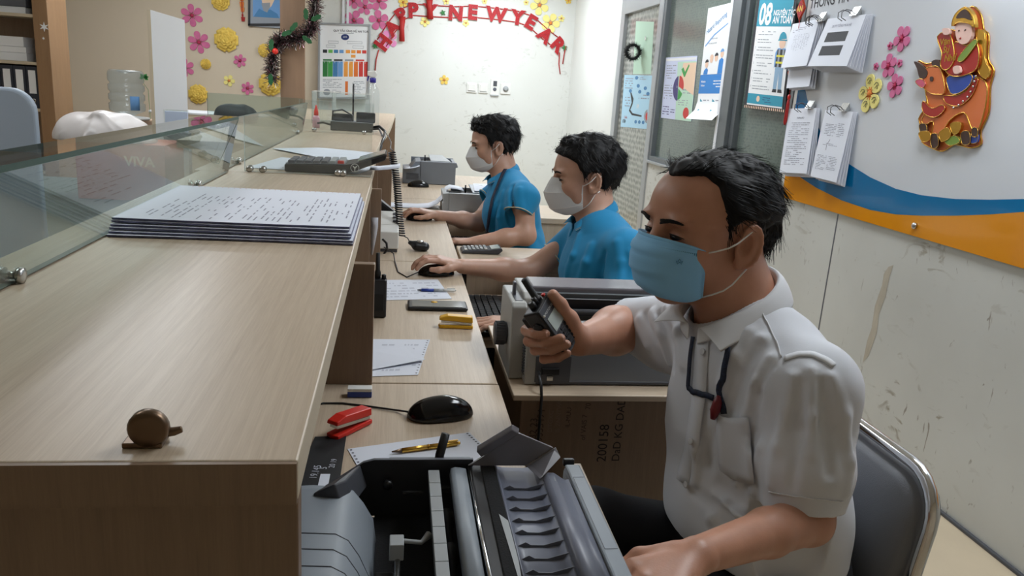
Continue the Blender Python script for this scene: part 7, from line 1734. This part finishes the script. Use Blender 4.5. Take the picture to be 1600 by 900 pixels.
s.rect(0.52, 0.78, 0.575, 0.97, 'p_dorange'); s.lines(0.66, 0.78, 0.92, 0.94, 8, 'p_grey', 41); s.disc(0.16, 0.93, 0.07, 0.045, 'p_grey'); s.lines(0.26, 0.90, 0.44, 0.95, 4, 'p_grey', 43); s.lines(0.08, 0.75, 0.45, 0.86, 6, 'p_grey', 44)
s.m.build('chart', t)
m = MB(); ex = (q[1]-q[0]); ez = (q[3]-q[0]); F_ = lambda a, b, c_, d: m.prism([q[0]+ex*a+ez*b, q[0]+ex*c_+ez*b, q[0]+ex*c_+ez*d, q[0]+ex*a+ez*d], NY*0.026, 'alu')
F_(-0.02, -0.015, 1.02, 0.012); F_(-0.02, 0.988, 1.02, 1.015); F_(-0.02, 0.0, 0.025, 1.0); F_(0.975, 0, 1.02, 1.0); m.build('frame', t, bevel=0.003)
# framed picture
q = qy([(388, -22), (445, -22), (445, 45), (388, 40)], YB-0.01); q[3].z = q[2].z
t = thing('framed_picture', 'black framed blue picture beside the pier, cut by the top of the photo', 'picture', tuple(q[3]))
s = Sheet(q, NY, 'p_grey', 0.012); s.rect(0.13, 0, 0.9, 0.76, 'p_lblue'); s.poly([(0.30, 0.0), (0.72, 0.0), (0.74, 0.30), (0.64, 0.48), (0.50, 0.60), (0.40, 0.46), (0.34, 0.25)], 'p_peach', 0.0007); s.poly([(0.36, 0.42), (0.60, 0.40), (0.60, 0.50), (0.52, 0.64), (0.42, 0.60)], 'p_grey', 0.0009); s.poly([(0.15, 0.76), (0.30, 0.55), (0.45, 0.62), (0.60, 0.56), (0.80, 0.66), (0.85, 0.76)], 'p_steelb', 0.0008); s.m.build('print', t)
m = MB(); ex = (q[1]-q[0]); ez = (q[3]-q[0]); F_ = lambda a, b, c_, d: m.prism([q[0]+ex*a+ez*b, q[0]+ex*c_+ez*b, q[0]+ex*c_+ez*d, q[0]+ex*a+ez*d], NY*0.025, 'black_plastic'); F_(0, 0, 0.06, 1); F_(0.94, 0, 1, 1); F_(0, 0.94, 1, 1); F_(0, 0, 1, 0.05); m.build('frame', t, bevel=0.003)
# orange and red hanging charm on the beige wall
t = thing('hanging_charm', 'orange and red charm strip hanging left of the framed picture', 'decoration', tuple(w(378, 10)))
for k, (x, y, r_) in enumerate(((378, -2, 3.0), (378, 7, 3.0), (379, 15, 2.6), (379, 24, 1.2), (380, 30, 2.6))):
    p = w(x, y); rr = r_*SC; m = MB(); m.prism([p+Vector((-rr, 0, rr*1.1)), p+Vector((rr, 0, rr*1.1)), p+Vector((rr*0.8, 0, -rr*1.1)), p+Vector((-rr*0.8, 0, -rr*1.1))], NY*0.01, 'orange_foam' if k < 3 else 'red_ribbon'); m.build('tag', t)
MB().tube([w(378, -8)+NY*0.012, w(379, 20)+NY*0.012, w(380, 32)+NY*0.012], 0.004, 'red_ribbon', 6).build('cord', t)
# string of red diamond cards in front of the notice board edge
t = thing('diamond_string', 'string of red diamond cards with a tassel hanging at the edge of the notice board', 'decoration', tuple(onx(1240, 60, XR-0.03)))
xd = XR-0.035
MB().tube([onx(1256, -10, xd), onx(1244, 68, xd), onx(1238, 120, xd), onx(1233, 150, xd)], 0.0016, 'red_ribbon', 6).build('cord', t)
for k, (x, y, hh) in enumerate(((1252, 14, 0.058), (1241, 67, 0.050), (1238, 113, 0.056))):
    p = onx(x, y, xd); m = MB(); dm = lambda r_, o: m.prism([p+Vector((-o, 0, hh*r_)), p+Vector((-o, -hh*0.80*r_, 0)), p+Vector((-o, 0, -hh*r_)), p+Vector((-o, hh*0.80*r_, 0))], (-0.002, 0, 0), 'red_foam' if r_ in (1, 0.80) else 'gold')
    dm(1, 0); dm(0.88, 0.0015); dm(0.80, 0.003); m.text(['AN', 'LỘC', 'MAI'][k], p+Vector((-0.0056, 0.030, -0.012)), (0, -1, 0), (0, 0, 1), 0.026, 'yellow_foam', bold=0.03); m.build('card', t)
p = onx(1233, 152, xd); MB().ball(p, 0.010, 'red_plastic', 10, (0.8, 1, 1.4)).build('bead', t); q_ = onx(1226, 195, xd); MB().tube([p, p.lerp(q_, 0.25), p.lerp(q_, 0.9), q_], [0.004, 0.008, 0.009, 0.005], 'red_ribbon', 8).build('tassel', t)

# child on an ox, flat embossed cut-out on the notice board
X0 = xb-0.002
t = thing('wall_cutout', 'embossed gold-edged cutout of a child with a scroll riding an orange ox', 'cut-out', tuple(onx(1500, 120, xb)))
def cut(name, ps, mt, d0, d1, outline=None, sub=None):
    m = MB(); W_ = [Vector((X0-d0, onx(x, y, xb).y, onx(x, y, xb).z)) for x, y in ps]
    # closed smooth outline
    n = len(W_); sm = []
    for i in range(n):
        p0, p1, p2, p3 = W_[i-1], W_[i], W_[(i+1) % n], W_[(i+2) % n]
        for a in (0, 0.34, 0.67): sm.append(0.5*((2*p1)+(-p0+p2)*a+(2*p0-5*p1+4*p2-p3)*a*a+(-p0+3*p1-3*p2+p3)*a**3))
    m.prism(sm, (-(d1-d0), 0, 0), mt)
    if outline: m.tube([p+Vector((-(d1-d0), 0, 0)) for p in sm], outline, 'gold', 5, closed=True)
    return m.build(name, sub or t)
mat('ox', srgb(214, 112, 56), 0.35, coat=0.4); mat('ox_dark', srgb(60, 34, 26), 0.4, coat=0.3); mat('robe_red', srgb(168, 34, 28), 0.35, coat=0.4); mat('cut_blue', srgb(32, 70, 160), 0.35, coat=0.4); mat('cut_skin', srgb(236, 196, 184), 0.4, coat=0.3); mat('cut_green', srgb(120, 150, 60), 0.4, coat=0.3); mat('cut_pink', srgb(206, 90, 120), 0.4)
cut('backing', [(1437, 96), (1450, 100), (1466, 96), (1476, 92), (1474, 60), (1484, 46), (1500, 48), (1504, 26), (1522, 10), (1536, 24), (1540, 46), (1548, 56), (1547, 92), (1556, 110), (1550, 135), (1548, 175), (1535, 205), (1536, 225), (1518, 231), (1495, 226), (1476, 236), (1462, 233), (1443, 222), (1446, 205), (1438, 186), (1450, 165), (1448, 140), (1442, 130)], 'ox', 0.0, 0.004, 0.0025)
cut('ox_body', [(1452, 140), (1470, 132), (1490, 128), (1520, 120), (1546, 128), (1547, 160), (1538, 195), (1530, 210), (1522, 196), (1512, 176), (1490, 188), (1474, 214), (1462, 214), (1464, 190), (1450, 196), (1446, 186), (1456, 168)], 'ox', 0.004, 0.012, 0.002)
cut('ox_head', [(1450, 112), (1466, 104), (1478, 108), (1484, 130), (1484, 146), (1474, 148), (1462, 146), (1450, 134)], 'ox', 0.010, 0.020, 0.0015)
cut('ox_ear', [(1440, 128), (1450, 124), (1456, 132), (1450, 138)], 'cut_pink', 0.018, 0.024, 0.001); cut('ox_horn', [(1437, 97), (1446, 100), (1458, 112), (1455, 122), (1446, 122), (1442, 108)], 'ox_dark', 0.012, 0.022)
cut('ox_horn', [(1464, 97), (1474, 94), (1478, 104), (1468, 106)], 'ox_dark', 0.012, 0.020); cut('ox_eye', [(1463, 121), (1467, 121), (1467, 127), (1463, 127)], 'ox_dark', 0.020, 0.023); cut('ox_collar', [(1450, 158), (1464, 170), (1480, 164), (1484, 172), (1468, 184), (1450, 176)], 'robe_red', 0.012, 0.018, 0.0014)
for ps in ([(1444, 196), (1454, 194), (1456, 208), (1448, 214)], [(1462, 212), (1472, 210), (1474, 228), (1464, 232)], [(1510, 208), (1522, 206), (1524, 224), (1512, 226)], [(1528, 200), (1536, 202), (1534, 214), (1526, 212)]): cut('hoof', ps, 'ox_dark', 0.012, 0.018, 0.001)
for ps in ([(1444, 208), (1460, 206), (1462, 218), (1450, 222)], [(1476, 208), (1490, 200), (1494, 214), (1480, 222)], [(1494, 194), (1510, 192), (1508, 206), (1498, 210)]): cut('treasure', ps, 'gold', 0.010, 0.020, 0.001)
cut('treasure', [(1484, 220), (1500, 212), (1508, 222), (1492, 228)], 'cut_green', 0.010, 0.018, 0.001); cut('treasure', [(1522, 212), (1534, 208), (1534, 222), (1524, 224)], 'cut_blue', 0.009, 0.015, 0.001)
cut('saddle_cloth', [(1488, 122), (1508, 116), (1528, 118), (1524, 134), (1508, 146), (1494, 146)], 'cut_blue', 0.012, 0.020, 0.0016); cut('saddle_edge', [(1482, 150), (1500, 150), (1520, 140), (1530, 124), (1536, 126), (1526, 150), (1506, 166), (1486, 162)], 'robe_red', 0.011, 0.016, 0.0014)
m = MB(); [m.ball((X0-0.020, onx(x, y, xb).y, onx(x, y, xb).z), 0.0042, 'steel', 8) for x, y in ((1534, 120), (1532, 128), (1530, 136), (1526, 144), (1521, 152), (1514, 159), (1507, 165), (1499, 169))]; m.build('bead_chain', t)
cut('robe', [(1484, 92), (1496, 78), (1504, 66), (1520, 72), (1534, 66), (1540, 84), (1536, 108), (1518, 118), (1500, 120), (1488, 112)], 'robe_red', 0.012, 0.022, 0.0018); cut('ribbon', [(1532, 50), (1546, 52), (1546, 92), (1554, 110), (1548, 124), (1536, 112), (1540, 90)], 'gold', 0.008, 0.016, 0.001); cut('sash', [(1508, 92), (1532, 64), (1538, 68), (1516, 96)], 'cut_green', 0.022, 0.026, 0.001)
cut('scroll', [(1475, 58), (1494, 52), (1502, 92), (1490, 110), (1480, 104), (1482, 84)], 'robe_red', 0.016, 0.024, 0.0018); m = MB()
for k, (tx, x, y) in enumerate((('Vạn', 1479, 72), ('Sự', 1484, 84), ('Như', 1486, 97))): m.text(tx, Vector((X0-0.0248, onx(x, y, xb).y, onx(x, y, xb).z)), Vector((0, -1, 0.06)), Vector((0, 0.1, 1)), 0.022, 'gold', bold=0.03)
m.build('lettering', t)
cut('face', [(1505, 42), (1514, 36), (1528, 38), (1531, 52), (1526, 66), (1515, 70), (1507, 62)], 'cut_skin', 0.016, 0.028); cut('hat', [(1501, 42), (1506, 24), (1522, 12), (1534, 24), (1537, 44), (1528, 38), (1512, 36)], 'gold', 0.018, 0.032, 0.0015); cut('hat_cap', [(1509, 30), (1514, 21), (1523, 16), (1531, 25), (1532, 33), (1520, 29)], 'ox_dark', 0.032, 0.035)
for (x, y, mt_, r_) in ((1511, 49, 'ox_dark', 0.0035), (1521, 48, 'ox_dark', 0.0035), (1513, 61, 'robe_red', 0.0042)): m = MB(); m.ball((X0-0.029, onx(x, y, xb).y, onx(x, y, xb).z), r_, mt_, 8, (0.5, 1.3, 0.8)); m.build('facial_feature', t)
cut('hand', [(1486, 46), (1496, 46), (1497, 54), (1488, 55)], 'cut_skin', 0.024, 0.032); cut('hand', [(1503, 106), (1512, 104), (1514, 114), (1505, 116)], 'cut_skin', 0.024, 0.032)

# ================================================================== TINSEL ON THE PIER
gp = [(494, -6), (492, 20), (488, 42), (480, 52), (466, 60), (450, 62), (436, 62), (431, 74), (427, 92), (425, 108), (427, 126)]
G = []
for i, (x, y) in enumerate(gp): G.append(ony(x, y, 8.24 if x > 433 else 8.27))
t = thing('tinsel_garland', 'silver and pink tinsel garland with green leaves draped round the brown pier', 'garland', tuple(G[5]))
m = MB(); r = random.Random(9); mat('tinsel_pink', srgb(196, 150, 160), 0.2, 0.9); mat('tinsel_dark', srgb(96, 84, 82), 0.3, 0.6); mat('leaf_dark', srgb(26, 84, 44), 0.4)
for i in range(2600):
    k = r.uniform(0, len(G)-1.001); j = int(k); p = G[j].lerp(G[j+1], k-j); d = Vector((r.gauss(0, 1), -abs(r.gauss(0, 0.8)), r.gauss(0, 1))).normalized(); e = p+d*r.uniform(0.04, 0.115); u = d.orthogonal().normalized()*0.005
    m.add([p+d*0.005-u, p+d*0.005+u, e+u*0.4, e-u*0.4], [(0, 1, 2, 3)], r.choice(['steel', 'steel', 'tinsel_dark', 'tinsel_dark', 'tinsel_pink']))
m.tube(G, 0.012, 'tinsel_dark', 8); m.build('tinsel', t)
for (x, y, a) in ((459, 42, 0.9), (448, 52, 0.4), (424, 70, 1.5), (423, 124, 1.6), (494, 28, 0.5), (480, 62, -0.6), (478, 22, 1.6)):
    p = ony(x, y, 8.17); ex = Vector((math.cos(a), 0, math.sin(a))); ey = Vector((-math.sin(a), 0, math.cos(a))); m = MB(); L = 0.055
    m.prism([p+ex*L*math.cos(b)+ey*L*0.42*math.sin(b)*(1+0.18*math.cos(6*b)) for b in [2*PI*i/20 for i in range(20)]], NY*0.008, 'leaf_dark'); m.build('leaf', t)
for (x, y) in ((430, 80),): MB().ball(ony(x, y, 8.17), 0.03, 'red_plastic', 10).build('berry', t)

# ================================================================== LEFT BACKGROUND
# open cabinet with binders
yc0, yc1 = 6.85, 7.22; xr = ony(84, 150, yc0).x; xl = xr-1.35; 
t = thing('shelf_cabinet', 'tall beech shelf cabinet in the far left corner', 'cabinet', ((xl+xr)/2, yc0, 0))
zs = [ony(10, y, yc0).z for y in (19, 94, 167)]+[0.45, 0.05]
MB().box((xr-0.11, yc0, 0), (xr, yc1, 2.35), 'cabinet_beech').build('side_panel', t, bevel=0.003); MB().box((xl, yc0, 0), (xl+0.04, yc1, 2.35), 'cabinet_beech').build('side_panel', t, bevel=0.003); MB().box((xl+0.04, yc1-0.02, 0), (xr-0.11, yc1, 2.35), 'oak_vertical').build('back_panel', t); MB().box((xl+0.04, yc0, 2.30), (xr-0.11, yc1-0.02, 2.35), 'cabinet_beech').build('top_panel', t)
for z in zs: MB().box((xl+0.04, yc0+0.005, z-0.024), (xr-0.11, yc1-0.02, z), 'oak_edge').build('shelf', t, bevel=0.002)
for k, (x, y, rr) in enumerate(((69, 42, 6), (68, 60, 2))):
    p = ony(x, y, yc0-0.001); m = MB(); R_ = rr*SC*0.8
    m.prism([p+Vector((math.cos(a)*R_*(1 if i % 2 else 0.35), 0, math.sin(a)*R_*(1 if i % 2 else 0.35))) for i, a in enumerate([2*PI*i/12 for i in range(12)])], NY*0.003, 'p_white'); tag(m.build('snowflake'), ['white snowflake sticker on the cabinet side edge', 'tiny white dot sticker under the cabinet snowflake'][k], 'sticker')
bx = xr-0.112; mat('binder', srgb(46, 50, 62), 0.5); z2 = zs[2]
for i in range(7):
    t = thing('binder', ['dark ring binder nearest the cabinet side', 'dark ring binder second from the cabinet side', 'dark ring binder third from the cabinet side', 'dark ring binder fourth from the cabinet side', 'dark ring binder at the left edge of the view', 'dark ring binder sixth from the cabinet side', 'dark ring binder deepest in the shelf'][i], 'binder', (bx-0.05-i*0.095, yc0+0.1, z2), 'ring binders on the shelf')
    a, b = bx-0.002-(i+1)*0.0925, bx-0.006-i*0.0925; MB().box((a, yc0+0.03, z2+0.0005), (b, yc0+0.32, z2+0.325), 'binder').build('cover', t, bevel=0.003); MB().box((a+0.018, yc0+0.028, z2+0.115), (b-0.018, yc0+0.0305, z2+0.295), 'p_white').build('spine_label', t)
    MB().lathe(((a+b)/2, yc0+0.031, z2+0.06), [(0.010, 0), (0.017, 0.001), (0.017, 0.004), (0.010, 0.005), (0.009, 0.001)], 'steel', 16, (0, -1, 0)).build('finger_ring', t)
z1_ = zs[1]; x2 = bx-0.09
for i, (lab, dx, h) in enumerate((('lowest white book of the stack on the middle shelf', 0.0, 0.062), ('middle white book of the stack on the middle shelf', 0.0, 0.045), ('topmost white book of the stack on the middle shelf', -0.015, 0.075))):
    z = z1_+0.0006+[0, 0.063, 0.109][i]; t = thing('book', lab, 'book', (x2-0.2, yc0+0.2, z), 'white books lying on the shelf'); MB().box((x2-0.42, yc0+0.06, z), (x2+dx, yc0+0.30, z+h), 'p_white').build('cover', t, bevel=0.003); MB().box((x2-0.42, yc0+0.058, z+0.004), (x2-0.27, yc0+0.0605, z+h-0.004), 'p_steelb').build('spine_band', t)
z0_ = zs[0]
t = thing('book', 'white book lying on the top visible shelf', 'book', (x2-0.2, yc0+0.2, z0_)); MB().box((x2-0.5, yc0+0.06, z0_+0.0006), (x2+0.02, yc0+0.30, z0_+0.05), 'p_white').build('cover', t, bevel=0.003)
m = MB(); m.box((xl+0.05, yc0+0.05, z0_+0.051), (x2+0.03, yc0+0.3, z0_+0.15), 'grey_mid'); tag(m.build('document_tray', bevel=0.004), 'grey tray on top of the white book on the top visible shelf', 'tray')
# white display board standing lengthwise
a, b = ony(232, 15, 6.0), ony(286, 31, 7.04); t = thing('display_board', 'tall white standing board with worn top edge beside the water jug', 'board', (a.x, 6.5, 0.0))
m = MB(); A, B_ = Vector((a.x, 6.0, 0.25)), Vector((b.x, 7.04, 0.25)); d = (B_-A).normalized(); n = Vector((-d.y, d.x, 0))*0.012
m.prism([A-n, B_-n, B_-n+Vector((0, 0, b.z-0.25)), A-n+Vector((0, 0, a.z-0.25))], n*2, 'white_paint', 'oak_edge'); m.build('panel', t)
for P in (A.lerp(B_, 0.15), A.lerp(B_, 0.85)): MB().box((P.x-0.12, P.y-0.02, 0.001), (P.x+0.12, P.y+0.02, 0.255), 'alu').build('foot', t, bevel=0.003)
# water dispenser with the empty jug
j0 = ony(196, 178, 6.2); jx = j0.x; wj = (ony(224, 140, 6.2).x-ony(168, 140, 6.2).x)/2; zt_, zb_ = ony(196, 107, 6.2).z, ony(196, 180, 6.2).z
t = thing('water_dispenser', 'cream water dispenser under the upturned jug', 'water dispenser', (jx, 6.25, 0)); MB().box((jx-0.17, 6.08, 0.001), (jx+0.13, 6.44, zb_-0.03), 'p_peach').build('cabinet', t, bevel=0.012); MB().lathe((jx, 6.25, zb_-0.03), [(0.15, 0), (0.15, 0.015), (0.09, 0.022)], 'white_plastic', 24).build('neck_ring', t)
t = thing('water_jug', 'clear empty water jug upturned against the beige wall', 'water jug', (jx, 6.25, zb_)); H_ = zt_-zb_; prof = [(0.03, 0), (0.06, H_*0.04), (wj*0.98, H_*0.12)]
for k in range(4): z = H_*(0.16+k*0.2); prof += [(wj*1.0, z), (wj*1.0, z+H_*0.11), (wj*0.90, z+H_*0.135), (wj*0.90, z+H_*0.165)]
prof = prof[:-2]+[(wj*1.0, H_*0.90), (wj*0.97, H_*0.95), (wj*0.86, H_*0.99), (wj*0.6, H_*0.985), (wj*0.3, H_*0.93)]; MB().lathe((jx, 6.25, zb_-0.008), prof, 'jug_plastic', 36).build('bottle', t)
m = MB(); c0 = 0.75; rows = [[(jx+wj*1.015*math.sin(c0+q_*0.14), 6.25-wj*1.015*math.cos(c0+q_*0.14), zb_+H_*z) for q_ in range(-2, 3)] for z in (0.12, 0.42)]; m.grid(rows, 'p_lblue'); m.build('label', t, solid=0.001)
p = ony(225, 121, 6.3); m = MB()
for a_ in (0.2, 0.9, -0.5, 2.4, 3.4): m.prism([p+Vector((0.035*math.cos(a_)*s_-0.012*math.sin(a_)*q_, 0, 0.035*math.sin(a_)*s_+0.012*math.cos(a_)*q_)) for s_, q_ in ((0, 0), (0.5, 1), (1, 0), (0.5, -1))], NY*0.002, 'p_green')
m.tube([p, p+Vector((-0.01, 0.01, -0.04)), Vector((jx+0.12, 6.36, p.z-0.09)), Vector((jx+0.12, 6.38, zb_-0.03))], 0.0015, 'p_green', 6); tag(m.build('plant_sprig'), 'small green sprig between the water jug and the white board', 'plant')
# customer side table with carton and the white bag
mat('table_dark', srgb(92, 100, 96), 0.5)  # tabletop made large and dark to dim what shows through the long glass
t = thing('side_table', 'customer-side grey table under the carton and white bag', 'table', (-1.4, 4.2, 0)); MB().box((-2.05, 2.95, 0.66), (-0.90, 4.75, 0.69), 'table_dark').build('tabletop', t, bevel=0.003)
for x in (-2.0, -0.96):
    for y in (3.0, 4.66): MB().box((x, y, 0.001), (x+0.04, y+0.04, 0.66), 'alu_dark').build('leg', t)
mat('carton', srgb(196, 122, 108), 0.75, noise=(5, 0.08, (1, 1, 1))); a, b = ony(163, 300, 4.0), ony(260, 300, 4.0)
t = thing('carton', 'dusty pink carton seen through the long glass under the white bag', 'box', ((a.x+b.x)/2, 4.1, 0.69)); MB().box((a.x-0.12, 4.0, 0.691), (b.x, 4.34, 0.965), 'carton').build('box', t, bevel=0.003); m = MB(); m.text('VIVA', (a.x+0.10, 3.9985, 0.86), (1, 0, 0), (0, 0, 1), 0.045, 'p_peach', bold=0.03); m.build('lettering', t)
c = ony(158, 212, 4.05); v = Vox((-1.80, 3.82, 0.90), (-1.00, 4.42, 1.22), 0.007)
v.ell((c.x, 4.12, 0.985), (0.215, 0.17, 0.125), None, 0.03); v.ell((c.x-0.12, 4.08, 0.98), (0.10, 0.12, 0.12), None, 0.04); v.ell((c.x+0.12, 4.12, 0.96), (0.12, 0.14, 0.07), None, 0.04)
for q_ in range(7):
    a_ = q_*0.9; v.cap((c.x+0.02*math.cos(a_), 4.02, 1.09), (c.x+0.20*math.cos(a_), 3.99+0.06*math.sin(a_), 0.98), 0.006, 0.004, 0.02)
v.noise(0.006, 26, 4); v.noise(0.003, 60, 8); v.cut((0, 0, 0.967), (0, 0, -1)); mat('bag_plastic', srgb(214, 208, 206), 0.35, coat=0.3)
V_, F_2 = v.mesh(); tag(np_mesh('plastic_bag', V_, F_2, 'bag_plastic'), 'crumpled white plastic bag lying on the pink carton', 'bag')
# grey rounded chair back at the left edge
t = thing('visitor_chair', 'blue-grey chair with tall rounded back at the left edge of the view', 'chair', (-1.15, 2.7, 0)); yv = 2.62
a, b = ony(52, 160, yv), ony(0, 146, yv); mat('chair_blue', srgb(168, 182, 198), 0.5)
L_ = rrect(0, 0, 0.56, 0.62, 0.07); cx_, cz_ = a.x-0.28, a.z-0.27
m = MB(); m.prism([(cx_+y, yv, cz_+z) for y, z in L_], (0, 0.035, 0), 'chair_blue'); m.build('backrest', t, bevel=0.010, seg=3); MB().box((cx_-0.25, yv-0.42, 0.43), (cx_+0.25, yv-0.01, 0.49), 'chair_blue').build('seat', t, bevel=0.02)
for x in (cx_-0.22, cx_+0.19):
    for y in (yv-0.38, yv-0.05): MB().box((x, y, 0.001), (x+0.03, y+0.03, 0.43), 'alu_dark').build('leg', t)
# low cream cabinet run behind the glass
a, b = ony(292, 178, 7.6), ony(440, 185, 7.6); m = MB(); m.box((a.x-0.3, 7.5, 0.001), (-1.0, 8.0, a.z), 'wall_beige'); m.box((a.x-0.3, 7.495, a.z), (-1.0, 8.0, a.z+0.02), 'white_paint'); tag(m.build('low_cabinet', bevel=0.004), 'low cream cabinet along the beige wall beside the pier', 'cabinet')
t = thing('leaflet_holder', 'small clear leaflet holder in front of the white board', 'holder', tuple(ony(275, 200, 5.6))); p = ony(275, 204, 5.6)
for dy in (0, 0.05): MB().box((p.x-0.075, 5.6+dy, p.z-0.01), (p.x+0.075, 5.604+dy, p.z+0.135), 'glass_clear').build('panel', t)
MB().box((p.x-0.07, 5.61, p.z-0.008), (p.x+0.07, 5.645, p.z+0.125), 'p_lav').build('leaflets', t); MB().box((p.x-0.08, 5.59, 0.001), (p.x+0.08, 5.67, p.z-0.012), 'grey_light').build('stand', t, bevel=0.003)
